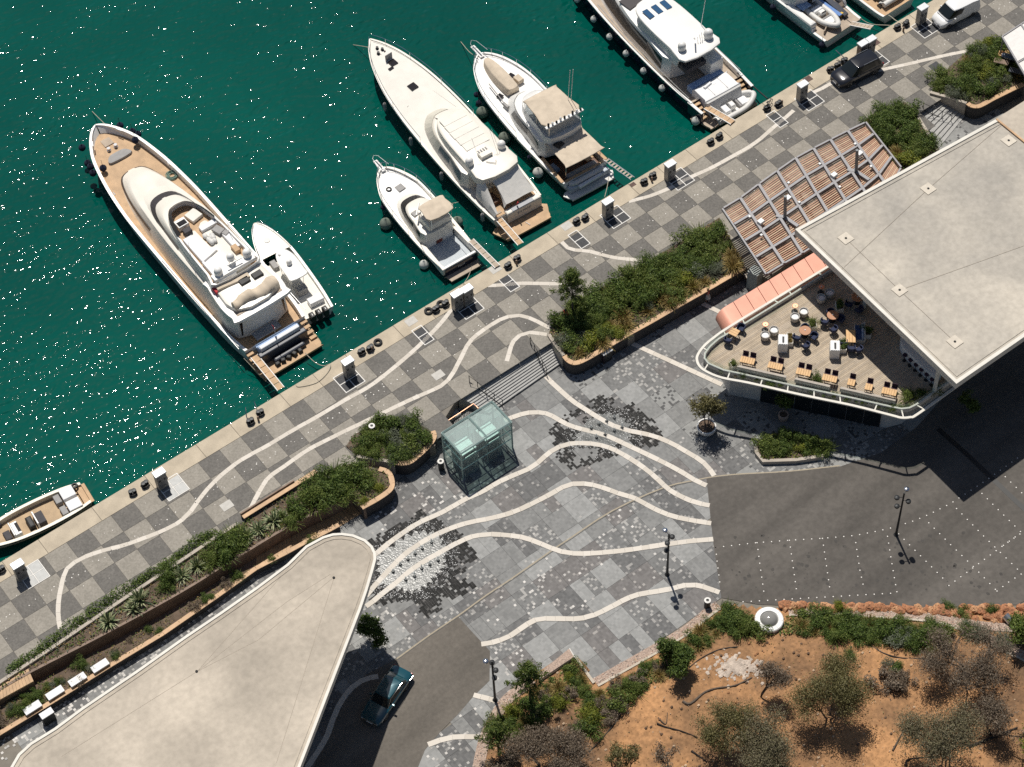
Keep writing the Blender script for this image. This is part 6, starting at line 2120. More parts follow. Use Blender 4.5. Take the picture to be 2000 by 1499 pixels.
def rib(label, x, y, z, rz, root, L=4.2, wid=0.95, grey=M_PVC):
 """inflatable dinghy with tubes, seats and outboard; stands on another boat, so it is a thing of its own"""
 p = toW(root, x, y, z)
 t = thing('inflatable_dinghy', label, 'dinghy', p, root.rotation_euler.z + rz, None)
 r = 0.26
 path = [(-L / 2, wid, 0.35), (-L / 4, wid, 0.36), (L * 0.1, wid * 0.98, 0.4), (L * 0.3, wid * 0.75, 0.48), (L * 0.45, wid * 0.35, 0.58), (L * 0.5, 0, 0.6)]
 full = path + [(a, -b, c) for a, b, c in reversed(path[:-1])]
 full = smooth_line(full, 3)
 mb = MB()
 mb.tube(full, r, 10)
 mb.build('tube', grey, t, smooth=60)
 mb = MB()
 mb.loft([[(-L / 2 + 0.1, wid - 0.05, 0.25), (-L / 2 + 0.1, 0, 0.0), (-L / 2 + 0.1, -wid + 0.05, 0.25)], [(L * 0.15, wid - 0.1, 0.28), (L * 0.15, 0, 0.02), (L * 0.15, -wid + 0.1, 0.28)], [(L * 0.45, 0.1, 0.5), (L * 0.46, 0, 0.4), (L * 0.45, -0.1, 0.5)]], closed=False)
 mb.build('hull', M_GEL, t)
 lbox(t, 'console', M_GEL, (-0.15, 0, 0.5), (0.5, 0.6, 0.55), b=0.08)
 lbox(t, 'windscreen', M_TINT, (0.08, 0, 0.82), (0.06, 0.5, 0.14))
 lbox(t, 'seat', M_CUSH, (-0.85, 0, 0.42), (0.6, 1.0, 0.35), b=0.08)
 lbox(t, 'bow_cushion', M_CUSH, (L * 0.25, 0.0, 0.42), (0.8, 0.9, 0.16), b=0.08)
 lbox(t, 'bow_cushion', M_CUSHG, (L * 0.12, 0.0, 0.4), (0.2, 1.1, 0.25), b=0.08)
 mb = MB()
 mb.loft([[(-L / 2 - 0.1 - 0.2 * f, w * 0.2, z2), (-L / 2 - 0.1 - 0.2 * f, -w * 0.2, z2), (-L / 2 + 0.32 - 0.1 * f, -w * 0.17, z2), (-L / 2 + 0.32 - 0.1 * f, w * 0.17, z2)] for f, w, z2 in ((0, 0.7, 0.3), (0.2, 1, 0.6), (0.2, 1, 0.9), (0.0, 0.7, 1.05))])
 mb.build('outboard', M_BLACK, t, smooth=40)
 return t
rib('white inflatable dinghy with black outboard lying across the stern of the navy yacht', -2.1, -0.45, 0.5, R_(-92), F_, 4.4, 0.95)
H_ = boat('motor_yacht', 'white motor yacht cut by the top edge with an aft deck full of toys', (52.1, 6.25), 92.5, 'yacht')
stH = [(0, 2.3, 1.0), (2, 2.4, 1.05), (2.3, 2.4, 1.65), (6, 2.45, 1.75), (10, 2.3, 1.95), (14, 1.3, 2.2), (16, 0.1, 2.4)]
capH = hull(H_, stH, M_GEL, bul=0.1, rake=1.4, rail=0.24, deck=((-1, 3.9, M_TKD), (3.7, 17, M_GEL)), wl=0.88, sub=2)
lbox(H_, 'aft_deck', M_TKD, (1.6, 0.0, 0.98), (3.4, 4.2, 0.08), b=0.02)
for s in (1,):
 lbox(H_, 'quarter_wing', M_GEL, (3.4, s * 2.1, 1.5), (3.4, 0.7, 0.7), b=0.2)
 lbox(H_, 'quarter_step', M_GEL, (2.2, s * 2.15, 1.1), (1.2, 0.6, 0.5), b=0.15)
lbox(H_, 'deck_locker', M_TKD, (0.95, 1.25, 1.2), (0.1, 1.1, 0.5), 0.5)
cb = [(4.6, 1.9), (8, 2.0), (11, 1.6), (13, 0.5)]
pod(H_, 'deckhouse', M_GEL, cb, [(x - 0.3, w * 0.85) for x, w in cb], 1.7, 3.6, crown=0.1)
pod_band(H_, 'side_window', M_TINT, cb, [(x - 0.3, w * 0.85) for x, w in cb], 1.7, 3.6, 0.35, 0.8, 0.04, (5, 30))
lbox(H_, 'blue_mat', M_SKYB, (4.2, 1.1, 1.8), (1.2, 1.1, 0.1))
mb = MB()
mb.loft([[(0.9, -0.95, 1.15), (0.9, -1.55, 1.15), (0.9, -1.5, 1.45), (0.9, -1.0, 1.45)], [(2.5, -0.85, 1.1), (2.5, -1.65, 1.1), (2.4, -1.6, 1.6), (2.4, -0.95, 1.6)], [(4.2, -1.05, 1.3), (4.2, -1.45, 1.3), (4.0, -1.4, 1.6), (4.0, -1.1, 1.6)]])
mb.build('jet_ski', M_GUN, H_, smooth=40)
lbox(H_, 'yellow_locker', mat('yellow plastic', (0.62, 0.4, 0.03), 0.5, var=0.05), (1.5, -1.0, 1.3), (0.7, 0.35, 0.4), 0.1)
lbox(H_, 'paddle_board', mat('blue board', (0.1, 0.22, 0.5), 0.4, var=0.05), (2.6, -0.72, 1.5), (3.0, 0.4, 0.08), 0.03)
lbox(H_, 'platform_seam', M_BLACK, (0.9, -1.15, 1.03), (1.8, 0.07, 0.02), b=0.004)
rib('white inflatable dinghy on the aft deck of the yacht at the top edge', 2.3, 0.35, 1.0, R_(178), H_, 3.9, 0.75)
plank('gangway', 'short grey gangway at the stern of the yacht at the top edge', toW(H_, 0.1, -1.1, 1.0), toW(H_, -2.0, -1.6, 1.7), 0.55, M_TKD)
for x, y, z, lab in ((6.3, 2.75, 1.0, 'small dark fender beside the yacht at the top edge, amidships'), (0.2, 2.4, 0.5, 'black fender under the stern corner of the yacht at the top edge')):
 fender(H_, x, y, z, lab, 0.3, 'ball', M_FENN)
I_ = boat('motorboat', 'white boat stern with teak deck and a dinghy at the upper edge', (58.0, 5.2), 92.0, 'motorboat')
stI = [(0, 2.0, 1.05), (1, 2.15, 1.1), (4, 2.25, 1.3), (8, 1.9, 1.6), (11, 0.8, 1.9), (12, 0.1, 2.0)]
hull(I_, stI, M_GEL, bul=0.15, rake=1.2, rail=0.22, deck=((-1, 13, M_TK),), wl=0.88)
cb = [(3.6, 1.5), (6, 1.6), (8, 1.2), (9, 0.5)]
pod(I_, 'deckhouse', M_GEL, cb, [(x - 0.4, w * 0.85) for x, w in cb], 1.2, 2.8, crown=0.1)
rib('pale inflatable dinghy standing on the teak stern at the upper edge', 1.5, -0.5, 1.0, R_(-92), I_, 3.2, 0.7)
J_ = boat('open_launch', 'open launch with teak floor and white sun pads lying along the quay', (-28.3, 5.62), 174.5, 'motorboat')
stJ = [(0, 1.1, 0.75), (1.5, 1.38, 0.8), (4, 1.5, 0.85), (6.5, 1.35, 0.92), (8.6, 0.8, 1.0), (10, 0.1, 1.1)]
hull(J_, stJ, mat('pale cream hull', (0.6, 0.56, 0.46), 0.35, var=0.05), bul=0.5, rake=0.8, rail=0.24, deck=((0, 11, mat('oiled floor', (0.44, 0.31, 0.18), 0.65, var=0.14, scale=1.4, fine=0.12)),), wl=0.86, mrail=mat('pale cream hull', (0, 0, 0)))
for y in (-0.62, 0.62):
 lbox(J_, 'stern_sunpad', M_CUSH, (1.25, y, 0.75), (1.1, 0.98, 0.4), b=0.05)
 lbox(J_, 'aft_seat', M_CUSHG, (2.15, y, 0.55), (0.5, 0.85, 0.45), b=0.05)
lbox(J_, 'midship_seat', M_CUSHD, (4.0, 0.25, 0.6), (0.62, 1.15, 0.5), b=0.06)
lbox(J_, 'seat_screen', M_GEL, (4.4, 0.25, 0.75), (0.12, 1.3, 0.7), b=0.03)
lbox(J_, 'helm_seat', M_BLACK, (4.85, 0.25, 0.65), (0.5, 1.1, 0.55), b=0.12)
lbox(J_, 'console', M_GEL, (6.05, 0.3, 0.7), (0.55, 1.3, 0.7), b=0.06)
lbox(J_, 'console_dash', M_TINT, (5.9, 0.3, 1.06), (0.25, 0.9, 0.06), b=0.01)
lbox(J_, 'console_screen', M_GEL, (6.4, 0.3, 0.95), (0.1, 1.35, 0.5), b=0.03)
lbox(J_, 'bow_seat', M_CUSHD, (6.85, 0.35, 0.55), (0.55, 0.9, 0.4), b=0.08)
mb = MB()
mb.tube(smooth_line([(6.9, -1.05, 0.6), (7.9, -0.75, 0.62), (8.7, -0.2, 0.65), (8.8, 0.25, 0.65)], 4), 0.24, 8)
mb.build('bow_bench', M_CUSHD, J_, smooth=50)
lbox(J_, 'stern_boarding_pad', M_TK, (0.1, 0.0, 0.55), (0.8, 2.0, 0.06), b=0.02)
mb = MB()
mb.torus((0.5, -0.95, 0.85), 0.2, 0.09, 12, 6)
mb.build('rope_coil', M_BLACK, J_)
for x in (3.1, 5.0):
 lbox(J_, 'side_step', M_TKD, (x, 1.05, 0.45), (0.5, 0.25, 0.2))
ltube(J_, 'fender_rail', M_BLACK, [(x, interp(stJ, x)[0] + 0.03, interp(stJ, x)[1] - 0.12) for x in np.linspace(0.1, 9.5, 14)], 0.05)
ltube(J_, 'fender_rail', M_BLACK, [(x, -interp(stJ, x)[0] - 0.03, interp(stJ, x)[1] - 0.12) for x in np.linspace(0.1, 9.5, 14)], 0.05)
# ================================================================== VEHICLES
def car(name, label, cat, mid, heading, paint, L, W, prof, gb, gt, gz0, gz1, wheel=0.34, chrome=False, roof_rails=False, panel_van=False):
 t = thing(name, label, cat, mid, heading)
 mb = MB()
 rings = []
 h = W / 2
 for x, zs, wf in prof:
  w = h * wf
  rings.append([(x, w * 0.9, 0.24), (x, w * 0.99, 0.4), (x, w, zs * 0.72), (x, w * 0.97, zs * 0.93), (x, w * 0.86, zs), (x, w * 0.45, zs + 0.03), (x, 0, zs + 0.04), (x, -w * 0.45, zs + 0.03), (x, -w * 0.86, zs), (x, -w * 0.97, zs * 0.93), (x, -w, zs * 0.72), (x, -w * 0.99, 0.4), (x, -w * 0.9, 0.24)])
 mb.loft(rings)
 mb.build('body', paint, t, smooth=35)
 pod(t, 'cabin', paint, gb, gt, gz0, gz1, crown=0.05, edge=0.07)
 xf, xr_ = max(p[0] for p in gt), min(p[0] for p in gt)
 pod_band(t, 'windscreen', M_GLASS, gb, gt, gz0, gz1, 0.12, 0.9, 0.012, (xf - 0.12, 99))
 if not panel_van:
  pod_band(t, 'rear_window', M_GLASS, gb, gt, gz0, gz1, 0.2, 0.88, 0.012, (-99, xr_ + 0.1))
  pod_band(t, 'side_windows', M_GLASS, gb, gt, gz0, gz1, 0.2, 0.85, 0.014, (xr_ + 0.35, xf - 0.2))
 else:
  pod_band(t, 'side_windows', M_GLASS, gb, gt, gz0, gz1, 0.2, 0.8, 0.014, (xf - 0.95, xf - 0.15))
 for sx in (L * 0.305, -L * 0.29):
  for s in (1, -1):
   mb = MB()
   ring = [(wheel, -0.11), (wheel, 0.11)]
   vs = []
   rr = []
   for r, y in ((wheel * 0.62, -0.12), (wheel, -0.1), (wheel, 0.1), (wheel * 0.62, 0.12)):
    rr.append([(sx + r * math.cos(2 * math.pi * k / 16), s * (h - 0.12) + y, wheel + r * math.sin(2 * math.pi * k / 16)) for k in range(16)])
   mb.loft(rr)
   wh = mb.build('wheel', M_BLACK, t, smooth=30)
   mb = MB()
   rr = []
   for r, y in ((wheel * 0.6, 0.05), (wheel * 0.58, 0.125), (wheel * 0.2, 0.11)):
    rr.append([(sx + r * math.cos(2 * math.pi * k / 12), s * (h - 0.12) + s * y, wheel + r * math.sin(2 * math.pi * k / 12)) for k in range(12)])
   mb.loft(rr)
   mb.build('rim', M_STEEL, wh, smooth=30)
 fx = max(p[0] for p in prof)
 bx = min(p[0] for p in prof)
 zf = [p for p in prof if p[0] == fx][0]
 for s in (1, -1):
  lbox(t, 'headlight', mat('headlight lens', (0.6, 0.62, 0.65), 0.1, var=0), (fx - 0.16, s * h * zf[2] * 0.72, zf[1] * 0.86), (0.3, 0.34, 0.14), s * -0.25)
  lbox(t, 'tail_light', mat('tail light lens', (0.35, 0.02, 0.02), 0.2, var=0), (bx + 0.04, s * h * 0.78, prof[0][1] * 0.85), (0.12, 0.22, 0.26))
  lbox(t, 'door_mirror', paint, (xf + 0.15, s * (h + 0.08), gz0 + 0.08), (0.14, 0.2, 0.14), b=0.03)
 lbox(t, 'front_bumper', M_INOX if chrome else M_BLACK, (fx - 0.02, 0, 0.42), (0.12, W * zf[2] * 0.86, 0.14), b=0.02)
 lbox(t, 'rear_bumper', M_INOX if chrome else M_BLACK, (bx + 0.02, 0, 0.45), (0.12, W * 0.82, 0.14), b=0.02)
 lbox(t, 'number_plate', M_CUSH, (fx + 0.05, 0, 0.44), (0.02, 0.5, 0.11), b=0.004)
 if roof_rails:
  for s in (1, -1):
   ltube(t, 'roof_rail', M_INOX, [(xr_ + 0.2, s * W * 0.36, gz1 + 0.04), (xf - 0.6, s * W * 0.36, gz1 + 0.07)], 0.022)
 if chrome:
  for s in (1, -1):
   ltube(t, 'chrome_trim', M_INOX, [(xr_, s * W * 0.4, gz1 - 0.03), (xf, s * W * 0.39, gz1 - 0.03), (max(p[0] for p in gb) - 0.1, s * W * 0.43, gz0 + 0.02)], 0.014)
   ltube(t, 'chrome_trim', M_INOX, [(bx + 0.1, s * h * 0.98, prof[1][1] * 0.8), (fx - 0.3, s * h * 0.97, prof[-2][1] * 0.8)], 0.014)
 return t
def mid(a, b, z):
 p, q = P(*a, z), P(*b, z)
 return (p + q) / 2, math.atan2((p - q).y, (p - q).x)
M_SUV = mat('near black paint', (0.013, 0.014, 0.018), 0.18, 0.2, var=0, coat=1.0)
M_VANP = mat('white van paint', (0.78, 0.78, 0.77), 0.3, var=0, coat=0.5)
M_TEAL = mat('dark teal paint', (0.010, 0.075, 0.10), 0.2, 0.2, var=0, coat=1.0)
c_, hd = mid((1637, 152), (1709, 118), 0.75)
car('parked_car', 'near-black SUV parked beside the quay pedestal', 'car', (c_.x, c_.y, 0), R_(175), M_SUV, 4.75, 1.95,
 [(-2.35, 0.9, 0.8), (-2.25, 0.98, 0.93), (-1.6, 1.0, 1.0), (0, 0.98, 1.0), (1.0, 0.96, 1.0), (1.7, 0.9, 0.98), (2.15, 0.8, 0.9), (2.38, 0.66, 0.72)],
 [(-2.25, 0.8), (-1.5, 0.9), (0.3, 0.9), (1.05, 0.82), (1.3, 0.62)], [(-1.85, 0.62), (-1.3, 0.7), (-0.2, 0.71), (0.25, 0.66), (0.42, 0.5)], 0.95, 1.66, 0.37, roof_rails=True)
c_, hd = mid((1831, 40), (1901, 5), 0.75)
car('delivery_van', 'small white delivery van parked on the quay at the top edge', 'van', (c_.x, c_.y, 0), R_(175.5), M_VANP, 4.4, 1.8,
 [(-2.2, 0.95, 0.92), (-2.1, 1.05, 0.98), (-1.0, 1.05, 1.0), (0.6, 1.03, 1.0), (1.2, 0.98, 1.0), (1.75, 0.86, 0.95), (2.08, 0.72, 0.84), (2.2, 0.55, 0.7)],
 [(-2.15, 0.85), (-1.2, 0.87), (0.7, 0.87), (1.35, 0.8), (1.6, 0.6)], [(-2.05, 0.74), (-1.2, 0.78), (0.0, 0.77), (0.55, 0.7), (0.75, 0.52)], 1.0, 1.84, 0.32, panel_van=True)
a_, b_2 = P(727, 1400, ZP + 0.6), P(783, 1317, ZP + 0.6)
c_ = (a_ + b_2) / 2
car('parked_car', 'dark teal classic saloon with chrome bumpers in the building shade', 'car', (c_.x, c_.y, ZP), math.atan2((a_ - b_2).y, (a_ - b_2).x), M_TEAL, 4.75, 1.8,
 [(-2.4, 0.78, 0.84), (-2.3, 0.84, 0.94), (-1.5, 0.87, 0.99), (0, 0.86, 1.0), (0.9, 0.85, 1.0), (1.7, 0.82, 0.97), (2.25, 0.78, 0.92), (2.4, 0.66, 0.86)],
 [(-1.75, 0.7), (-1.2, 0.8), (0.3, 0.8), (0.95, 0.74), (1.1, 0.6)], [(-1.1, 0.58), (-0.7, 0.63), (0.0, 0.63), (0.35, 0.6), (0.45, 0.48)], 0.84, 1.4, 0.32, chrome=True)
# ================================================================== QUAY FURNITURE
M_PED = mat('pedestal steel', (0.34, 0.32, 0.29), 0.5, 0.2, var=0.12, scale=2)
M_PEDT = mat('pedestal top', (0.62, 0.64, 0.65), 0.4, 0.2, var=0.06)
def pedestal(label, px, py, rz=0.0, brown=False):
 p = P(px, py, 0)
 t = thing('service_pedestal', label, 'pedestal', (p.x, p.y, 0), rz, 'mooring service pedestals along the quay')
 mb = MB()
 mb.bbox((0, 0, 0.92), (0.86, 0.52, 1.84), b=0.02)
 mb.build('cabinet', mat('brown pedestal', (0.28, 0.2, 0.16), 0.5, 0.1, var=0.15) if brown else M_PED, t)
 lbox(t, 'cap', M_PEDT, (0, 0, 1.9), (0.98, 0.66, 0.12), b=0.03)
 lbox(t, 'front_panel', mat('pedestal panel', (0.2, 0.2, 0.2), 0.4, 0.3, var=0.1), (0, -0.27, 1.0), (0.8, 0.03, 1.4), b=0.008)
 for s in (-0.22, 0.22):
  lbox(t, 'socket', M_BLACK, (s, -0.29, 1.2), (0.14, 0.04, 0.2), b=0.008)
 mb = MB()
 mb.torus((0.47, 0, 0.9), 0.2, 0.04, 14, 6, axis='X')
 mb.build('hose_reel', M_BLACK, t)
 return t
PED = [(44, 1128, 'beside the open launch'), (318, 950, 'second from the lower end of the quay'), (683, 733, 'below the largest yacht'), (1187, 422, 'above the paired grate near the long planter'), (1308, 349, 'beside the slatted gangway'), (1565, 194, 'below the near-black car'), (1682, 114, 'behind the near-black car'), (1798, 44, 'in front of the white van')]
for i, (px, py, w) in enumerate(PED):
 pedestal('grey box service pedestal %s' % w, px, py, brown=(px == 1682))
pedestal('grey service pedestal, left of the pair beside the tyres', 894, 602)
pedestal('white-topped service pedestal, right of the pair beside the tyres', 914, 592)
pedestal('low pale pedestal beside the brown one behind the near-black car', 1697, 106)
M_GRF = mat('white grate frame', (0.72, 0.70, 0.66), 0.6, var=0.05)
M_GRP = mat('dark steel grate', (0.045, 0.047, 0.052), 0.7, 0.0, var=0.2, scale=4)
M_GRL = mat('grey cover plate', (0.22, 0.225, 0.225), 0.5, 0.3, var=0.1, scale=3)
def grate(label, c, nx, ny, light=False):
 t = thing('floor_grate', label, 'floor grate', (c[0], c[1], 0), 0, 'framed service hatches in the quay')
 w, f = 0.86, 0.07
 W_, H_2 = nx * w + (nx + 1) * f, ny * w + (ny + 1) * f
 mb = MB()
 for i in range(nx + 1):
  mb.box((-W_ / 2 + f / 2 + i * (w + f), 0, 0.0), (f, H_2, 0.03))
 for j in range(ny + 1):
  for i in range(nx):
   mb.box((-W_ / 2 + f + w / 2 + i * (w + f), -H_2 / 2 + f / 2 + j * (w + f), 0.0), (w, f, 0.03))
 mb.build('frame', M_GRF, t)
 for i in range(nx):
  for j in range(ny):
   mb = MB()
   cx, cy = -W_ / 2 + f + w / 2 + i * (w + f), -H_2 / 2 + f + w / 2 + j * (w + f)
   if light:
    mb.bbox((cx, cy, 0.0), (w - 0.02, w - 0.02, 0.026), b=0.006)
   else:
    for k in range(9):
     mb.box((cx, cy - w / 2 + 0.05 + k * (w - 0.1) / 8, 0.0), (w - 0.03, 0.06, 0.026))
    mb.box((cx, cy, -0.006), (w - 0.03, w - 0.03, 0.02))
   mb.build('hatch_panel', M_GRL if light else M_GRP, t)
GR = [((65, 1122), 2, 2, True, 'grey four-panel hatch beside the open launch'), ((338, 952), 2, 2, True, 'grey four-panel hatch at the second pedestal'), ((682, 742), 2, 2, False, 'four-panel hatch below the largest yacht'),
      ((826, 655), 1, 2, False, 'two-panel hatch crossed by a white band near the tyres'), ((915, 600), 2, 2, False, 'four-panel grate below the pedestal pair'), ((993, 552), 1, 2, False, 'two-panel grate crossed by a straight white band'),
      ((1131, 468), 1, 2, False, 'two-panel grate beside the wavy white band'), ((1202, 424), 2, 2, False, 'four-panel grate above the long planter'), ((1327, 350), 2, 2, False, 'four-panel grate beside the slatted gangway'),
      ((1518, 233), 1, 2, False, 'two-panel grate below the navy yacht'), ((1581, 196), 2, 2, False, 'four-panel grate below the near-black car'), ((1716, 114), 1, 2, False, 'two-panel grate behind the near-black car'), ((1807, 55), 2, 2, False, 'four-panel grate in front of the white van')]
for (px, py), nx_, ny_, li, lab in GR:
 p = P(px, py, 0)
 grate(lab, (p.x, p.y), nx_, ny_, li)
p = P(1828, 131, 0)
mb = MB()
mb.bbox((p.x, p.y, 0.0), (1.0, 1.0, 0.026), b=0.006)
solo('floor_hatch', mb, M_GRP, 'single dark square hatch in a pale panel near the grill planter', 'floor hatch', p)
for px, py, s, lab in ((1578, 155, 0.75, 'rusty square cover in the kerb near the near-black car'), (1434, 361, 0.5, 'small rusty cover in the kerb beside the slatted gangway'), (1709, 84, 0.8, 'dark square cover on the kerb between two pedestals'), (1696, 91, 0.7, 'dark box cover on the kerb beside the brown pedestal')):
 p = P(px if px != 1434 else 1236, py, 0)
 mb = MB()
 mb.bbox((p.x, p.y, 0.012), (s, s * 0.8, 0.03), b=0.006)
 solo('floor_hatch', mb, mat('rusty plate', (0.1, 0.06, 0.05), 0.7, 0.3, var=0.2), lab, 'floor hatch', p)
for px, py, lab in ((967, 526, 'pale stone hatch in the kerb beside the narrow gangway'), (1107, 442, 'pale stone hatch in the kerb near two bollards'), (803, 628, 'pale stone hatch in the kerb before the tyres'), (443, 988, 'whitish worn cover in the paving near the curved band'), (856, 733, 'whitish worn cover in the paving above the stairs')):
 p = P(px, py, 0)
 mb = MB()
 mb.bbox((p.x, p.y, 0.012), (0.95, 0.75, 0.03), b=0.006)
 solo('floor_hatch', mb, mat('pale cover', (0.5, 0.48, 0.44), 0.7, var=0.08), lab, 'floor hatch', p)
bol = None
BOL = [(2, 1112), (259, 962), (283, 946), (489, 823), (508, 806), (706, 687), (723, 680), (851, 604), (870, 593), (992, 519), (1010, 505), (1126, 432), (1143, 425), (1258, 355), (1275, 343), (1388, 277), (1405, 266), (1498, 211), (1520, 203), (1622, 136), (1636, 128), (1649, 119), (1753, 53), (1770, 46)]
ORD = ['first', 'second', 'third', 'fourth', 'fifth', 'sixth', 'seventh', 'eighth', 'ninth', 'tenth', 'eleventh', 'twelfth', 'thirteenth', 'fourteenth', 'fifteenth', 'sixteenth', 'seventeenth', 'eighteenth', 'nineteenth', 'twentieth', 'twenty-first', 'twenty-second', 'twenty-third', 'twenty-fourth']
for i, (px, py) in enumerate(BOL):
 p = P(px, py, 0.25)
 lab = '%s dark iron mooring bollard from the lower-left end of the quay edge' % ORD[i]
 if bol is None:
  bol = thing('mooring_bollard', lab, 'bollard', (p.x, p.y, 0), 0, 'mooring bollards along the quay edge')
  lbox(bol, 'base', M_IRON, (0, 0, 0.06), (0.62, 0.5, 0.08), b=0.02)
  for s in (-0.14, 0.14):
   mb = MB()
   mb.lathe((s, 0, 0.1), [(0.13, 0), (0.11, 0.2), (0.12, 0.3), (0.19, 0.36), (0.17, 0.42), (0.02, 0.44)], 12)
   mb.build('horn', M_IRON, bol, smooth=40)
  mb = MB()
  for k in range(3):
   mb.torus((0, 0, 0.17 + 0.05 * k), 0.3, 0.03, 14, 5)
  mb.build('rope_turns', mat('dark rope', (0.09, 0.085, 0.08), 0.9, var=0.2, scale=8), bol)
 else:
  copy_tree(bol, (p.x, p.y, 0), rnd.uniform(-0.4, 0.4), lab)
tyre_m = MB()
tyre_m.torus((0, 0, 0.1), 0.27, 0.11, 18, 8)
tyre_mesh = tyre_m.mesh('tyre', M_BLACK, 40)
for px, py, lab in ((837, 608, 'left of two old tyres lying on the quay kerb'), (861, 594, 'right of two old tyres lying beside the pedestal pair'), (738, 669, 'old tyre lying on the kerb above the largest yacht\'s pedestal')):
 p = P(px, py, 0.1)
 o = bpy.data.objects.new('old_tyre', tyre_mesh)
 COL.objects.link(o)
 o.location = (p.x, p.y, 0.02)
 tag(o, lab, 'tyre', 'old tyres on the quay kerb')
for px, py, lab in ((505, 822, 'short brown post beside the fourth bollard'), (727, 686, 'short brown post near the old tyre'), (1009, 517, 'short brown post by the narrow gangway'), (1273, 355, 'short brown post beside the slatted gangway'), (1764, 62, 'short dark post in front of the white van'), (1527, 205, 'short brown post below the navy yacht')):
 p = P(px, py, 0)
 mb = MB()
 mb.lathe((p.x, p.y, 0), [(0.09, 0), (0.09, 0.5), (0.07, 0.55), (0.02, 0.56)], 10)
 solo('timber_post', mb, M_WDARK, lab, 'post', p, 'short posts by the quay bollards')
def rope(label, pts, r=0.028, m=None):
 q = smooth_line([P(*p[:2], p[2]) for p in pts], 5)
 mb = MB()
 mb.tube(q, r, 5)
 solo('mooring_line', mb, m or mat('pale rope', (0.42, 0.38, 0.3), 0.9, var=0.15, scale=8), label, 'rope', q[0], 'mooring lines')
M_ROPED = mat('dark wet rope', (0.02, 0.022, 0.025), 0.8, var=0)
rope('pale rope looping from the largest yacht across the kerb to its pedestal', [(596, 690, -0.7), (615, 708, -1.0), (632, 715, -0.9), (645, 712, 0.05), (640, 728, 0.05), (618, 748, 0.05), (585, 756, 0.05), (578, 752, 0.05)], 0.035)
rope('pale rope hanging from the left quarter of the largest yacht', [(476, 700, -0.2), (500, 725, -0.9), (520, 745, -1.2), (540, 757, -0.3), (548, 762, 0.05)])
rope('thick dark line from the navy yacht to the quay', [(1440, 142, 0.2), (1470, 168, -0.6), (1499, 193, 0.1)], 0.07, M_ROPED)
rope('thin pale rope from the stern boat at the top edge to the bollards', [(1676, 33, -0.9), (1700, 47, -1.2), (1735, 50, -0.6), (1752, 52, 0.2)], 0.035)
rope('sagging tan rope from the topmost boat to the kerb', [(1700, 15, -0.8), (1735, 30, -0.7), (1752, 42, -0.2), (1768, 46, 0.2)], 0.045)
rope('thin line from the bow of the long cream yacht into the water', [(738, 97, 0.9), (715, 92, -0.5), (690, 88, -1.6)])
rope('thin line from the bow of the largest yacht into the water', [(205, 243, 1.2), (192, 230, 0.0), (180, 218, -1.55)])
rope('slack line from the fishing boat stern to the kerb', [(922, 520, -0.9), (915, 540, -1.0), (905, 556, 0.05)])
rope('slack line from the flybridge cruiser stern to the kerb', [(1189, 345, -0.8), (1186, 365, -0.9), (1181, 385, 0.05)])
rope('thin line from the bow of the flybridge cruiser', [(934, 112, 0.9), (918, 103, -0.4), (900, 82, -1.55)])
for px, py, dx, dy, lab in ((482, 818, -3, -22, 'left of two boat hooks leaning over the kerb'), (502, 802, -6, -18, 'right of two boat hooks leaning over the kerb'), (1652, 116, -20, -18, 'thin pole leaning over the kerb beside the near-black car')):
 a, b = P(px, py, 0.3), P(px + dx, py + dy, 0.9)
 mb = MB()
 mb.tube([a, b], 0.04, 6)
 solo('boat_hook', mb, M_INOX, lab, 'pole', a)
p = P(1500, 210, 0)
t = thing('bicycle', 'small dark bicycle standing on the kerb below the navy yacht', 'bicycle', (p.x, p.y, 0), 0.3)
for x in (-0.42, 0.42):
 mb = MB()
 mb.torus((x, 0, 0.3), 0.27, 0.025, 18, 5, axis='Y')
 mb.build('wheel', M_BLACK, t)
mb = MB()
for a, b in (((-0.42, 0, 0.3), (-0.1, 0, 0.65)), ((-0.1, 0, 0.65), (0.3, 0, 0.68)), ((0.3, 0, 0.68), (0.42, 0, 0.3)), ((-0.05, 0, 0.3), (0.3, 0, 0.62)), ((-0.05, 0, 0.3), (-0.15, 0, 0.8)), ((-0.42, 0, 0.3), (-0.05, 0, 0.3)), ((0.3, 0, 0.68), (0.28, 0, 0.92)), ((0.28, -0.25, 0.92), (0.28, 0.25, 0.92))):
 mb.tube([a, b], 0.02, 5)
mb.build('frame', M_NAVY, t)
lbox(t, 'saddle', M_BLACK, (-0.17, 0, 0.83), (0.24, 0.13, 0.06), b=0.02)
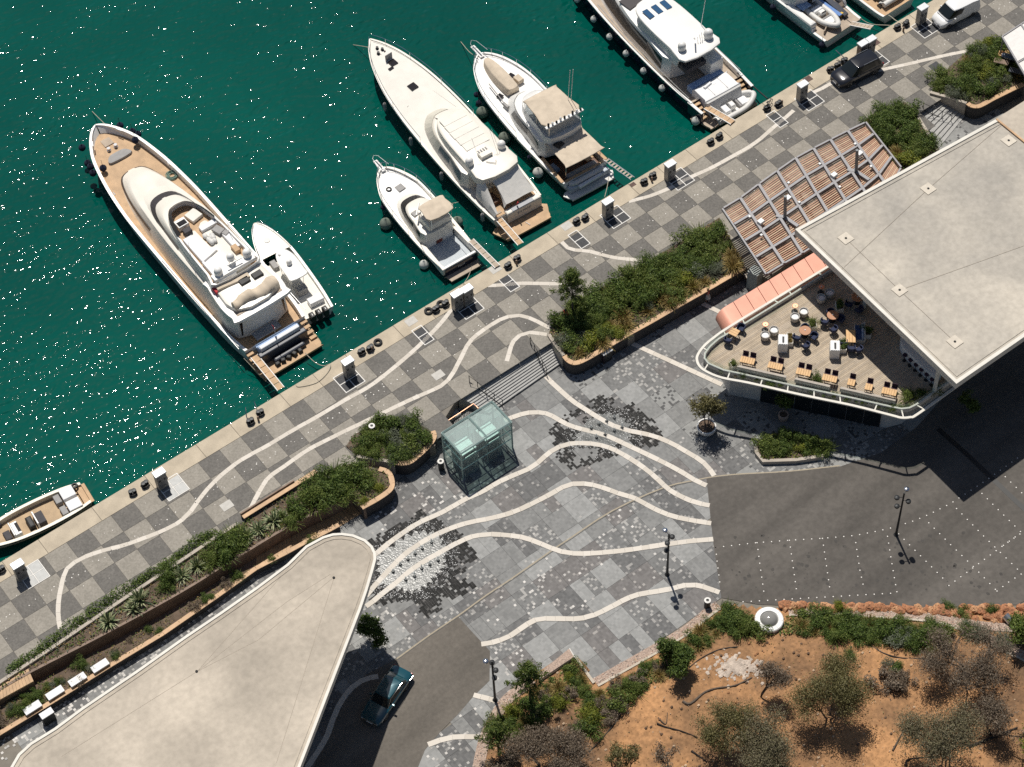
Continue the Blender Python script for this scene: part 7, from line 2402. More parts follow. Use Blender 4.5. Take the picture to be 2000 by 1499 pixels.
# ================================================================== LAMPS, BINS, SIGNS
lamp = None
for px, py, h, rz, lab in ((1750, 1045, 5.7, 0.0, 'black lamp post standing among the studded parking bays'), (1303, 1123, 5.9, 1.2, 'black lamp post with spotlights on the plaza near the road edge'), (967, 1368, 6.1, 2.0, 'black lamp post at the lower plaza corner beside the gravel bed')):
 p = P(px, py, ZP)
 if lamp is None:
  lamp = thing('lamp_post', lab, 'lamp post', (p.x, p.y, ZP), rz, 'black lamp posts')
  mb = MB()
  mb.lathe((0, 0, 0), [(0.2, 0), (0.2, 0.05), (0.11, 0.12), (0.1, 0.5), (0.085, 2.0), (0.065, 5.75), (0.03, 5.8)], 10)
  mb.build('pole', M_IRON, lamp, smooth=40)
  for k, (z, a, l) in enumerate(((5.75, 0.4, 0.45), (5.3, 2.6, 0.5), (4.9, -1.0, 0.42), (4.0, 2.4, 0.35))):
   c = Vector((l * math.cos(a), l * math.sin(a), z))
   ar = ltube(lamp, 'arm', M_IRON, [(0, 0, z - 0.05), c], 0.03)
   mb = MB()
   mb.lathe((c.x, c.y, z - 0.14), [(0.17, 0), (0.2, 0.06), (0.2, 0.2), (0.08, 0.26)], 12)
   mb.build('spotlight', M_IRON if k else M_INOX, lamp, smooth=40)
 else:
  copy_tree(lamp, (p.x, p.y, ZP), rz, lab)
bin_ = None
for px, py, z, lab in ((862, 915, ZP, 'black cylindrical litter bin beside the glass lift'), (728, 846, 0, 'black cylindrical litter bin behind the rounded planter'), (1381, 1186, ZP, 'black cylindrical litter bin at the plaza corner by the hillside')):
 p = P(px, py, z)
 if bin_ is None:
  bin_ = thing('litter_bin', lab, 'bin', (p.x, p.y, z), 0, 'cylindrical litter bins')
  mb = MB()
  mb.lathe((0, 0, 0), [(0.24, 0), (0.24, 0.95)], 16)
  mb.build('drum', M_IRON, bin_, smooth=40)
  mb = MB()
  mb.lathe((0, 0, 0.95), [(0.26, 0), (0.26, 0.05), (0.12, 0.07), (0.12, 0.0)], 16, cap1=False)
  mb.build('rim', M_GRF, bin_, smooth=40)
  mb = MB()
  mb.lathe((0, 0, 0.93), [(0.12, 0), (0.115, 0.03)], 12)
  mb.build('opening', M_BLACK, bin_)
 else:
  copy_tree(bin_, (p.x, p.y, z), 0, lab)
for px, py, z, w, d, h, lab, mm in ((1184, 703, ZP, 0.9, 0.5, 1.15, 'white-topped dark cabinet against the long planter wall', M_CUSH), (97, 1408, ZP, 0.95, 0.5, 1.1, 'white-topped dark cabinet beside the pale roof', M_CUSH), (821, 905, ZP, 0.7, 0.25, 1.4, 'dark blue information board on the curved planter wall', M_NAVY)):
 p = P(px, py, z)
 t = thing('cabinet', lab, 'cabinet', (p.x, p.y, z), 0.55 if px == 821 else 0.0)
 lbox(t, 'body', M_BLACK if px != 1184 else mat('dark cabinet', (0.05, 0.03, 0.035), 0.5, var=0), (0, 0, h / 2), (w, d, h), b=0.02)
 lbox(t, 'top', mm, (0, 0, h + 0.04), (w + 0.06, d + 0.06, 0.08), b=0.02)
 lbox(t, 'door', M_IRON, (0, -d / 2 - 0.01, h / 2), (w * 0.85, 0.03, h * 0.85), b=0.006)
for i, (px, py, lab) in enumerate(((195, 1300, 'white bench slab highest in the low planter row'), (151, 1327, 'white bench slab with a grey stain in the low planter row'), (107, 1353, 'white bench slab third from the top in the low planter row'), (63, 1382, 'white bench slab lowest in the low planter row'))):
 p = P(px, py, -0.25)
 a = P(px + 30, py - 19, -0.25)
 t = thing('slab_bench', lab, 'bench', (p.x, p.y, -0.8), math.atan2((a - p).y, (a - p).x), 'white slab benches')
 lbox(t, 'seat_slab', M_CUSH, (0, 0, 0.5), (1.35, 0.62, 0.1), b=0.02)
 for s in (-0.45, 0.45):
  lbox(t, 'leg', M_CONC, (s, 0, 0.22), (0.16, 0.45, 0.46), b=0.02)
 if i == 1:
  lbox(t, 'worn_patch', M_PVC, (-0.05, 0, 0.552), (0.75, 0.26, 0.01), 0.03, b=0.002)
p = P(1502, 1213, ZP + 0.5)
t = thing('roof_skylight', 'round white skylight drum with grey dome beside the hillside shrubs', 'skylight', (p.x, p.y, ZP + 0.1))
mb = MB()
mb.lathe((0, 0, 0), [(1.08, -0.3), (1.08, 0.62), (1.02, 0.68), (0.7, 0.7), (0.66, 0.6)], 32, cap1=False)
mb.build('drum', mat('white drum', (0.78, 0.78, 0.76), 0.5, var=0.05), t, smooth=40)
mb = MB()
mb.lathe((0, 0, 0.6), [(0.66, 0), (0.6, 0.16), (0.45, 0.3), (0.25, 0.38), (0.02, 0.41)], 28)
mb.build('dome', mat('grey acrylic dome', (0.24, 0.235, 0.22), 0.12, var=0.05), t, smooth=60)
for k in range(8):
 a = k * math.pi / 4
 lbox(t, 'cap_joint', M_PVC, (0.86 * math.cos(a), 0.86 * math.sin(a), 0.695), (0.3, 0.025, 0.02), a, b=0.004)
p = P(1968, 1212, ZP + 0.3)
t = thing('spotlight', 'small steel cylinder spotlight on the gravel beside the boulders', 'spotlight', (p.x, p.y, ZP + 0.2))
mb = MB()
mb.tube([(-0.05, 0.3, 0.5), (0.0, -0.3, 0.3)], 0.3, 14)
mb.build('housing', M_STEEL, t, smooth=40)
lbox(t, 'foot', M_IRON, (0, 0, 0.08), (0.3, 0.3, 0.2))
# ================================================================== PEOPLE
M_SKIN = mat('skin', (0.45, 0.26, 0.18), 0.6, var=0)
M_HAIR = mat('dark hair', (0.02, 0.014, 0.01), 0.6, var=0)
def person(label, loc, heading, joints, radii, edges, cloth, hair_c, skin=M_SKIN, hair=M_HAIR):
 t = thing('person', label, 'person', loc, heading)
 names = list(joints)
 me = bpy.data.meshes.new('body')
 me.from_pydata([joints[n] for n in names], [(names.index(a), names.index(b)) for a, b in edges], [])
 o = bpy.data.objects.new('body', me)
 COL.objects.link(o)
 md = o.modifiers.new('skin', 'SKIN')
 for i, n in enumerate(names):
  me.skin_vertices[0].data[i].radius = (radii[n], radii[n] * (0.75 if n in ('pelvis', 'chest', 'waist') else 1))
 me.skin_vertices[0].data[names.index('pelvis')].use_root = True
 o.modifiers.new('sub', 'SUBSURF').levels = 1
 dg = bpy.context.evaluated_depsgraph_get()
 m2 = bpy.data.meshes.new_from_object(o.evaluated_get(dg))
 bpy.data.objects.remove(o)
 o = bpy.data.objects.new('body', m2)
 COL.objects.link(o)
 o.parent = t
 m2.materials.clear()
 m2.materials.append(skin)
 m2.polygons.foreach_set('use_smooth', [True] * len(m2.polygons))
 for nm, mm, rings in cloth:
  mb = MB()
  mb.loft([[(c[0] + rx * math.cos(2 * math.pi * k / 12), c[1] + ry * math.sin(2 * math.pi * k / 12), c[2]) for k in range(12)] for c, rx, ry in rings])
  mb.build(nm, mm, t, smooth=60)
 h = joints['head']
 mb = MB()
 mb.ball((h[0] - 0.02, h[1], h[2] + 0.035), 0.118, 12, 8, sz=(1.0, 0.92, 1.0))
 mb.build('hair', hair_c, t, smooth=True)
 return t
J = dict(pelvis=(0, 0, 0.92), waist=(0, 0, 1.1), chest=(0.01, 0, 1.3), neck=(0.01, 0, 1.47), head=(0.03, 0, 1.6), crown=(0.02, 0, 1.68),
         ls=(0, 0.17, 1.4), le=(0.05, 0.24, 1.14), lh=(0.2, 0.2, 0.95), rs=(0, -0.17, 1.4), re=(-0.03, -0.26, 1.15), rh=(0.06, -0.27, 0.9),
         lk=(0.12, 0.1, 0.5), lf=(0.03, 0.1, 0.08), lt=(0.17, 0.1, 0.04), rk=(0.0, -0.1, 0.5), rf=(-0.18, -0.1, 0.1), rt=(-0.05, -0.1, 0.04), lp=(0.02, 0.1, 0.88), rp=(0, -0.1, 0.88))
RD = dict(pelvis=0.14, waist=0.12, chest=0.15, neck=0.055, head=0.1, crown=0.075, ls=0.055, le=0.04, lh=0.03, rs=0.055, re=0.04, rh=0.03, lk=0.058, lf=0.042, lt=0.035, rk=0.058, rf=0.042, rt=0.035, lp=0.088, rp=0.088)
ED = [('pelvis', 'waist'), ('waist', 'chest'), ('chest', 'neck'), ('neck', 'head'), ('head', 'crown'), ('chest', 'ls'), ('ls', 'le'), ('le', 'lh'), ('chest', 'rs'), ('rs', 're'), ('re', 'rh'), ('pelvis', 'lp'), ('lp', 'lk'), ('lk', 'lf'), ('lf', 'lt'), ('pelvis', 'rp'), ('rp', 'rk'), ('rk', 'rf'), ('rf', 'rt')]
p = P(1381, 588, ZP)
person('person in red top and grey skirt walking beside the planter wall', (p.x, p.y, ZP), R_(-35), J, RD, ED,
       [('red_top', mat('red top', (0.42, 0.04, 0.03), 0.8, var=0.05), [((0, 0, 1.0), 0.15, 0.18), ((0, 0, 1.12), 0.14, 0.165), ((0.01, 0, 1.3), 0.165, 0.205), ((0.01, 0, 1.42), 0.12, 0.2), ((0.01, 0, 1.46), 0.06, 0.09)]),
  ('grey_skirt', mat('pale grey skirt', (0.45, 0.45, 0.46), 0.85, var=0.05), [((0.03, 0, 0.42), 0.27, 0.27), ((0.02, 0, 0.6), 0.24, 0.25), ((0, 0, 0.85), 0.18, 0.21), ((0, 0, 1.02), 0.15, 0.18)])], mat('fair hair', (0.5, 0.36, 0.2), 0.6, var=0))
J2 = dict(J)
J2.update(pelvis=(0, 0, 0.5), waist=(0.02, 0, 0.66), chest=(0.05, 0, 0.86), neck=(0.07, 0, 1.03), head=(0.1, 0, 1.16), crown=(0.09, 0, 1.24), ls=(0.05, 0.17, 0.97), le=(0.2, 0.24, 0.75), lh=(0.4, 0.14, 0.62), rs=(0.05, -0.17, 0.97), re=(0.2, -0.24, 0.75), rh=(0.4, -0.14, 0.62),
          lp=(0.08, 0.1, 0.48), rp=(0.08, -0.1, 0.48), lk=(0.45, 0.12, 0.5), rk=(0.45, -0.12, 0.5), lf=(0.46, 0.12, 0.1), rf=(0.46, -0.12, 0.1), lt=(0.6, 0.12, 0.05), rt=(0.6, -0.12, 0.05))
p = P(1106, 622, 0.1)
person('person in red shirt with dark hair sitting at the planter edge', (p.x, p.y, 0.05), R_(190), J2, RD, ED,
       [('red_shirt', mat('orange red shirt', (0.55, 0.08, 0.03), 0.8, var=0.05), [((0.01, 0, 0.5), 0.16, 0.19), ((0.02, 0, 0.66), 0.15, 0.17), ((0.05, 0, 0.86), 0.16, 0.205), ((0.06, 0, 0.98), 0.12, 0.2), ((0.07, 0, 1.02), 0.06, 0.08)]),
  ('red_sleeve', mat('orange red shirt', (0.55, 0.08, 0.03), 0.8), [((0.06, 0.2, 0.82), 0.08, 0.08), ((0.05, 0.18, 0.98), 0.08, 0.08)]), ('red_sleeve', mat('orange red shirt', (0.55, 0.08, 0.03), 0.8), [((0.06, -0.2, 0.82), 0.08, 0.08), ((0.05, -0.18, 0.98), 0.08, 0.08)])], M_HAIR)
# ================================================================== TERRACE FURNITURE
M_TT = mat('honey table top', (0.62, 0.38, 0.17), 0.55, var=0.12, scale=3, fine=0.1)
M_TT2 = mat('red-brown table top', (0.42, 0.19, 0.09), 0.5, var=0.12, scale=3, fine=0.1)
M_AUB = mat('aubergine seat', (0.045, 0.02, 0.035), 0.85, var=0.1)
M_NVY = mat('navy wicker', (0.022, 0.03, 0.07), 0.85, var=0.15, scale=12)
M_WICK = mat('pale striped wicker', (0.5, 0.47, 0.43), 0.85, var=0.2, scale=10)
def tloc(px, py):
 q = P(px, py, ZD)
 return (q.x, q.y, ZD)
def seat_chair(name, label, loc, rz, m, group, armchair=False):
 t = thing(name, label, 'chair', loc, rz, group)
 lbox(t, 'seat', m, (0, 0, 0.43), (0.48, 0.48, 0.08), b=0.02)
 mb = MB()
 if armchair:
  pts = [(0.22, 0.26), (0.0, 0.29), (-0.2, 0.25), (-0.28, 0.0), (-0.2, -0.25), (0.0, -0.29), (0.22, -0.26)]
  pts = smooth_line(pts, 3)
  mb.ribbon([(q.x, q.y, 0.76 if q.x < 0.1 else 0.68) for q in pts], 0.07, th=0.32)
 else:
  mb.bbox((-0.23, 0, 0.66), (0.06, 0.46, 0.4), b=0.02)
 mb.build('backrest', m, t)
 for sx in (-0.2, 0.2):
  for sy in (-0.2, 0.2):
   mb = MB()
   mb.tube([(sx, sy, 0.4), (sx * 1.1, sy * 1.1, 0)], 0.018, 5)
   mb.build('leg', M_IRON, t)
 return t
def table(name, label, loc, rz, w, d, m, group, round_=False, joints=0):
 t = thing(name, label, 'table', loc, rz, group)
 mb = MB()
 if round_:
  mb.lathe((0, 0, 0.72), [(w / 2, 0), (w / 2, 0.03), (w / 2 - 0.02, 0.045)], 24)
  mb.build('table_top', m, t)
  mb = MB()
  mb.lathe((0, 0, 0), [(0.28, 0), (0.25, 0.03), (0.04, 0.06), (0.04, 0.72)], 14)
  mb.build('pedestal', M_IRON, t, smooth=40)
  mb = MB()
  mb.lathe((0, 0, 0.765), [(0.05, 0), (0.05, 0.06), (0.02, 0.07)], 10)
  mb.build('candle_holder', M_CUSH, t)
 else:
  n = max(1, joints)
  for k in range(n):
   lbox(t, 'top_board', m, (-w / 2 + (k + 0.5) * w / n, 0, 0.735), (w / n - 0.012, d, 0.04), b=0.01)
  for sx in (-1, 1):
   for sy in (-1, 1):
    lbox(t, 'leg', M_IRON, (sx * (w / 2 - 0.06), sy * (d / 2 - 0.06), 0.36), (0.05, 0.05, 0.72), b=0.008)
 return t
rail_dir = math.atan2((P(1735, 766, ZD) - P(1460, 704, ZD)).y, (P(1735, 766, ZD) - P(1460, 704, ZD)).x)
nx_v = Vector((-math.sin(rail_dir), math.cos(rail_dir), 0))
TB = [(1459, 706, 2, 'leftmost'), (1513, 717, 2, 'second'), (1568, 729, 2, 'third'), (1619, 741, 2, 'fourth'), (1661, 749, 1, 'narrow fifth'), (1695, 758, 1, 'narrow sixth'), (1735, 767, 2, 'last')]
for px, py, n, w in TB:
 l = tloc(px, py + 9)
 table('terrace_table', '%s honey timber table in the row along the terrace parapet bench' % w, l, rail_dir, 1.15 if n == 2 else 0.58, 0.62, M_TT, 'tables in the row along the parapet', joints=n * 3)
 for k in range(n):
  off = (k - 0.5) * 0.6 if n == 2 else 0
  c = Vector(l) + Vector((math.cos(rail_dir), math.sin(rail_dir), 0)) * off + nx_v * 0.55
  seat_chair('terrace_chair', 'dark aubergine chair %sat the %s parapet table' % ((('left ', 'right ')[k]) if n == 2 else '', w), (c.x, c.y, ZD), rail_dir - math.pi / 2, M_AUB, 'aubergine chairs at the parapet tables')
for k, (a, b) in enumerate((((1440, 723), (1535, 745)), ((1552, 748), (1620, 763)), ((1640, 766), (1748, 790)))):
 q0, q1 = P(*a, ZD), P(*b, ZD)
 c = (q0 + q1) / 2
 L = (q1 - q0).length
 t = thing('terrace_bench', '%s stretch of grey bench along the terrace parapet' % ('left', 'middle', 'right')[k], 'bench', (c.x, c.y, ZD), rail_dir, 'benches along the parapet')
 lbox(t, 'seat', mat('grey bench', (0.42, 0.38, 0.33), 0.8, var=0.1), (0, 0, 0.42), (L, 0.42, 0.07), b=0.02)
 lbox(t, 'backrest', mat('grey bench', (0.42, 0.38, 0.33)), (0, -0.24, 0.6), (L, 0.08, 0.42), b=0.02)
 for s in np.linspace(-L / 2 + 0.2, L / 2 - 0.2, 4):
  lbox(t, 'leg', M_IRON, (float(s), 0, 0.19), (0.06, 0.34, 0.38), b=0.01)
table('terrace_table', 'small square honey table at the rounded terrace tip', tloc(1433, 660), 0.35, 0.72, 0.72, M_TT, None, joints=3)
for px, py, rz, w in ((1447, 648, 3.6, 'upper'), (1421, 672, 0.5, 'lower')):
 seat_chair('terrace_chair', 'navy chair on the %s side of the small square table' % w, tloc(px, py), rz, M_NVY, 'navy chairs at the small square table', True)
for px, py, w, offs in ((1571, 657, 'sunlit', ((-16, 4, 0.5), (18, 2, 3.4), (2, 20, 1.6), (0, -14, -1.6))), (1625, 627, 'half shaded', ((-16, 3, 0.5), (16, -2, 3.4), (2, 18, 1.6), (-4, -14, -1.6))), (1673, 592, 'fully shaded', ((-16, 3, 0.5), (4, 14, 1.6), (14, -6, 3.4)))):
 table('round_table', '%s round red-brown table on the terrace' % w, tloc(px, py), 0, 0.95, 0.95, M_TT2, 'round tables on the terrace', True)
 for k, (dx, dy, rz) in enumerate(offs):
  seat_chair('terrace_armchair', 'navy armchair %s of the %s round table' % (('on the left', 'on the right', 'in front', 'behind')[k] if len(offs) == 4 else ('on the left', 'in front', 'on the right')[k], w), tloc(px + dx, py + dy + 6), rz, M_NVY, 'navy armchairs at round tables', True)
table('terrace_table', 'long honey table in front of the blue cushioned sofa', tloc(1660, 668), -0.72, 0.75, 1.25, M_TT, None, joints=3)
t = thing('terrace_sofa', 'pale wicker sofa with blue cushions beside the long honey table', 'sofa', tloc(1678, 657), -0.72)
lbox(t, 'frame', M_WICK, (0, 0, 0.25), (0.8, 1.6, 0.42), b=0.05)
lbox(t, 'seat_cushion', mat('blue cushion', (0.03, 0.06, 0.15), 0.85, var=0.2, scale=6), (-0.06, 0, 0.5), (0.6, 1.4, 0.12), b=0.05)
lbox(t, 'backrest', M_WICK, (0.38, 0, 0.58), (0.12, 1.7, 0.5), b=0.04)
for k in range(3):
 lbox(t, 'cushion', mat('white blue cushion', (0.35, 0.4, 0.5), 0.85, var=0.3, scale=8), (0.22, -0.5 + 0.5 * k, 0.66), (0.16, 0.42, 0.36), b=0.06)
for px, py, rz, w in ((1646, 676, 0.9, 'upper'), (1662, 688, 0.9, 'middle'), (1676, 690, 1.4, 'lower')):
 seat_chair('terrace_armchair', '%s of three navy armchairs facing the blue cushioned sofa' % w, tloc(px, py), rz, M_NVY, 'navy armchairs facing the sofa', True)
for px, py, w in ((1494, 643, 'nearest the canopy tip'), (1552, 607, 'below the deck corner'), (1603, 570, 'in the roof shade')):
 for k, (dx, dy) in enumerate(((0, 14), (17, 4))):
  t = thing('tub_chair', 'pale wicker tub chair, %s of the pair %s' % (('lower', 'upper')[k], w), 'chair', tloc(px + dx, py + dy + 6), 0.4 + 1.2 * k, 'pale wicker tub chairs')
  mb = MB()
  mb.lathe((0, 0, 0), [(0.28, 0.08), (0.36, 0.3), (0.38, 0.62), (0.33, 0.64), (0.3, 0.42), (0.0, 0.42)], 18, cap0=True, cap1=False)
  mb.build('shell', M_WICK, t, smooth=50)
  for q in range(10):
   a = q * 2 * math.pi / 10
   mb = MB()
   mb.tube([(0.3 * math.cos(a), 0.3 * math.sin(a), 0.05), (0.375 * math.cos(a), 0.375 * math.sin(a), 0.32), (0.395 * math.cos(a), 0.395 * math.sin(a), 0.62)], 0.016, 4)
   mb.build('woven_rib', M_CUSHG, t)
  mb = MB()
  mb.lathe((0, 0, 0.42), [(0.28, 0), (0.28, 0.08), (0.2, 0.1)], 16)
  mb.build('cushion', M_CUSH, t, smooth=50)
 table('side_table', 'small copper side table with the tub chairs %s' % w, tloc(px, py + 2), 0, 0.5, 0.5, M_COP, 'small copper side tables', True)
for px, py, w in ((1528, 680, 'nearest the terrace tip'), (1629, 692, 'beside the navy armchairs')):
 t = thing('service_station', 'white slatted service station %s' % w, 'cabinet', tloc(px, py), -0.72, 'white service stations on the terrace')
 lbox(t, 'cabinet', M_GEL, (0, 0, 0.55), (0.75, 1.0, 1.1), b=0.03)
 for k in range(4):
  lbox(t, 'top_slat', M_CUSH, (-0.26 + 0.175 * k, 0, 1.13), (0.13, 0.98, 0.05), b=0.01)
 lbox(t, 'tray_slot', M_BLACK, (0.0, -0.05, 1.16), (0.16, 0.6, 0.03), b=0.004)
 for k in range(3):
  lbox(t, 'door', M_PVC, (-0.385, -0.32 + 0.32 * k, 0.55), (0.02, 0.29, 0.9), b=0.004)
BOXP = [(1542, 668, 0.5, 1.05, 'dry soil box behind the service station nearest the terrace tip', -0.72), (1646, 681, 0.5, 1.05, 'leafy box behind the service station by the navy armchairs', -0.72), (1587, 640, 0.55, 0.75, 'pale box with a green bush between the round tables', -0.6),
  (1639, 604, 0.6, 0.8, 'pale box with a shrub in the roof shade', -0.6), (1693, 654, 0.6, 0.9, 'shaded box with a shrub behind the sofa', -0.72), (1431, 718, 0.4, 0.6, 'small white box with a shrub at the left bench end', -0.2)]
BOXES = []
for px, py, w, d, lab, rz in BOXP:
 t = thing('box_planter', lab, 'planter', tloc(px, py), rz)
 mb = MB()
 for s in (-1, 1):
  mb.box((s * (w / 2 - 0.02), 0, 0.25), (0.04, d, 0.5))
  mb.box((0, s * (d / 2 - 0.02), 0.25), (w - 0.082, 0.04, 0.5))
 mb.build('box', M_GELC, t)
 mb = MB()
 mb.box((0, 0, 0.2), (w - 0.09, d - 0.09, 0.4))
 mb.build('soil', M_SOIL, t)
 BOXES.append((t, w, d, lab))
t = thing('bar_counter', 'curved white bar counter in the shade of the flat roof', 'bar', tloc(1795, 725), 0)
ba = [P(1800, 686, ZD), P(1772, 668, ZD), P(1766, 680, ZD), P(1775, 697, ZD), P(1800, 722, ZD), P(1830, 748, ZD)]
mb = MB()
mb.ribbon(smooth_line([(q.x, q.y, ZD + 1.1) for q in ba], 4), 0.75, th=1.05)
mb.build('counter', M_GEL, t, world=True)
mb = MB()
mb.ribbon(smooth_line([(q.x, q.y, ZD + 1.16) for q in ba], 4), 0.85, th=0.05)
mb.build('worktop', M_CUSH, t, world=True)
for k in range(6):
 q = P(1766 + 10.5 * k, 705 + 9.5 * k, ZD)
 t = thing('bar_stool', '%s dark bar stool from the rounded end of the bar' % ORD[k], 'stool', (q.x, q.y, ZD), 0, 'bar stools')
 mb = MB()
 mb.lathe((0, 0, 0.72), [(0.19, 0), (0.2, 0.05), (0.12, 0.08)], 12)
 mb.build('seat', M_AUB, t)
 mb = MB()
 mb.lathe((0, 0, 0), [(0.2, 0), (0.03, 0.04), (0.03, 0.72)], 10)
 mb.build('stem', M_IRON, t)
for k, (px, py) in enumerate(((1440, 470), (1462, 505), (1490, 470), (1545, 440), (1600, 395), (1650, 370), (1700, 330))):
 q = P(px, py + 40, ZP)
 table('pergola_table', '%s pale table under the pergola slats' % ORD[k], (q.x, q.y, ZP), 0.2, 0.9, 0.9, M_WICK, 'tables under the pergola', joints=4)
 for s in (-1, 1):
  seat_chair('pergola_chair', 'pale chair on the %s side of the %s table under the pergola' % ('near' if s < 0 else 'far', ORD[k]), (q.x + s * 0.2, q.y + s * 0.75, ZP), -s * math.pi / 2, M_WICK, 'chairs under the pergola')
t = thing('screen_wall', 'grey-green screen wall at the foot of the pergola corner', 'wall', P(1471, 560, ZP))
mb = MB()
q0, q1 = P(1463, 556, ZP), P(1482, 566, ZP)
mb.wall([(q0.x, q0.y), (q1.x, q1.y)], 0.9, ZP, ZP + 2.2)
mb.build('panel', mat('grey green panel', (0.32, 0.36, 0.34), 0.6, var=0.08), t, world=True)
M_SUNSTRIPE = mat('cream sun stripe', (0.62, 0.56, 0.48), 0.9, var=0.1)  # cream slats imitate bands of sun falling through the pergola
for k in range(9):
 q = P(1420 + 6.4 * k, 462 + 9.5 * k, ZP + 0.9)
 t = thing('sun_stripe_lounger', '%s lounger with slats coloured as sun stripes along the open side of the pergola' % ORD[k], 'lounger', (q.x, q.y, ZP + 0.55), -0.25, 'sun-striped loungers along the pergola')
 lbox(t, 'frame', M_WDARK, (0, 0, 0.2), (1.3, 0.5, 0.06))
 for j in range(6):
  lbox(t, 'slat', M_SUNSTRIPE, (-0.55 + 0.22 * j, 0, 0.26), (0.12, 0.48, 0.05), b=0.01)
 for sx in (-0.5, 0.5):
  lbox(t, 'leg', M_WDARK, (sx, 0, -0.15), (0.05, 0.4, 0.66))
# ================================================================== WHITE AWNINGS AND GRILL CORNER
zA = 2.6
t = thing('awning_roof', 'white fabric awning roof in grey frames at the upper corner', 'awning', P(1985, 80, 0))
a0, a1, a2, a3 = P(1957, 72, zA), P(2030, 24, zA), P(2070, 130, zA), P(1984, 122, zA)
M_AWN = mat('white awning fabric', (0.74, 0.72, 0.69), 0.85, var=0.05)
for i in range(2):
 for j in range(2):
  def bl4(u, v):
   return (a0.lerp(a1, u)).lerp(P(2018, 175, zA).lerp(P(2110, 130, zA), u), v)
  q = [bl4(i * 0.5 + 0.02, j * 0.5 + 0.02), bl4(i * 0.5 + 0.48, j * 0.5 + 0.02), bl4(i * 0.5 + 0.48, j * 0.5 + 0.48), bl4(i * 0.5 + 0.02, j * 0.5 + 0.48)]
  m2 = MB()
  m2.loft([[(v.x, v.y, zA - 0.03) for v in q], [(v.x, v.y, zA + 0.02) for v in q]])
  m2.build('awning_panel', M_AWN, t, world=True)
for u0, v0, u1, v1 in ((0, 0, 1, 0), (0, 0, 0, 1), (0, 0.5, 1, 0.5), (0.5, 0, 0.5, 1), (0, 1, 1, 1), (1, 0, 1, 1)):
 a, b = bl4(u0, v0), bl4(u1, v1)
 m2 = MB()
 m2.wall([(a.x, a.y), (b.x, b.y)], 0.12, zA - 0.14, zA + 0.04 + 0.004 * (u0 == u1))
 m2.build('beam', M_BEAM, t, world=True)
for u, v in ((0.02, 0.02), (0.02, 0.98), (0.98, 0.02)):
 a = bl4(u, v)
 m2 = MB()
 m2.tube([(a.x, a.y, 0), (a.x, a.y, zA - 0.14)], 0.06, 8)
 m2.build('post', M_BEAM, t, world=True)
p = P(1968, 118, 0.5)
t = thing('barbecue_smoker', 'grey barrel smoker barbecue beside the white awning', 'barbecue', (p.x, p.y, 0.05), R_(-58))
mb = MB()
mb.tube([(-0.6, 0, 0.85), (-0.58, 0, 0.85), (0.58, 0, 0.85), (0.6, 0, 0.85)], 0.3, 14)
mb.build('barrel', mat('blue grey steel', (0.13, 0.15, 0.19), 0.35, 0.6, var=0.08), t, smooth=40)
for sx in (-0.45, 0.45):
 for sy in (-0.22, 0.22):
  ltube(t, 'leg', M_IRON, [(sx, sy, 0.75), (sx * 1.1, sy * 1.4, 0)], 0.03)
ltube(t, 'chimney', M_IRON, [(0.5, 0, 1.0), (0.5, 0, 1.7)], 0.06)
ltube(t, 'lid_handle', M_INOX, [(-0.3, -0.32, 0.95), (0.3, -0.32, 0.95)], 0.02)
for k, (px, py, s, m, lab) in enumerate(((1957, 108, 0.6, M_TT, 'honey timber crate beside the smoker'), (1973, 106, 0.9, M_TT, 'pale timber tray box under the awning edge'), (1955, 126, 0.95, M_WDARK, 'brown timber serving counter beside the smoker'), (1988, 145, 1.2, M_GUN, 'long dark steel counter under the awning'))):
 p = P(px, py, 0.6)
 t = thing('timber_crate' if k < 2 else 'serving_counter', lab, 'crate' if k < 2 else 'counter', (p.x, p.y, 0.1), R_(-58))
 if k < 2:
  for j in range(4):
   a = j * math.pi / 2
   lbox(t, 'board', m, (s / 2 * math.cos(a), s / 2 * math.sin(a), 0.35), (0.05, s, 0.7), a, b=0.01)
  lbox(t, 'floor_board', m, (0, 0, 0.5), (s * 0.92, s * 0.92, 0.05))
 else:
  lbox(t, 'worktop', m, (0, 0, 0.85), (s * 1.4, 0.6, 0.06))
  for sx in (-0.5, 0.5):
   lbox(t, 'leg_panel', m, (sx * s, 0, 0.41), (0.06, 0.5, 0.82))
# ================================================================== VEGETATION
L_DARK = leaf_mat('dense green leaves', [(0.025, 0.046, 0.010), (0.058, 0.10, 0.019), (0.112, 0.165, 0.033), (0.185, 0.235, 0.06)])
L_MID = leaf_mat('fresh green leaves', [(0.04, 0.065, 0.012), (0.085, 0.13, 0.024), (0.15, 0.195, 0.04), (0.23, 0.265, 0.075)])
L_YEL = leaf_mat('yellow green leaves', [(0.07, 0.10, 0.012), (0.14, 0.17, 0.02), (0.22, 0.24, 0.03), (0.27, 0.27, 0.05)])
L_GREY = leaf_mat('grey green leaves', [(0.07, 0.085, 0.055), (0.12, 0.14, 0.09), (0.18, 0.2, 0.14), (0.24, 0.26, 0.19)])
L_OCHRE = leaf_mat('ochre grass blades', [(0.14, 0.10, 0.03), (0.27, 0.19, 0.06), (0.42, 0.31, 0.12), (0.22, 0.2, 0.07)])
L_AGAVE = leaf_mat('striped agave blades', [(0.06, 0.10, 0.045), (0.14, 0.18, 0.08), (0.3, 0.31, 0.17), (0.42, 0.42, 0.26)], trans=0.1)
L_PINE = leaf_mat('pine needles', [(0.03, 0.055, 0.012), (0.07, 0.11, 0.02), (0.12, 0.16, 0.035), (0.17, 0.19, 0.05)])
L_OLIVE = leaf_mat('olive leaves', [(0.06, 0.056, 0.02), (0.12, 0.108, 0.038), (0.19, 0.17, 0.068), (0.27, 0.24, 0.12)])
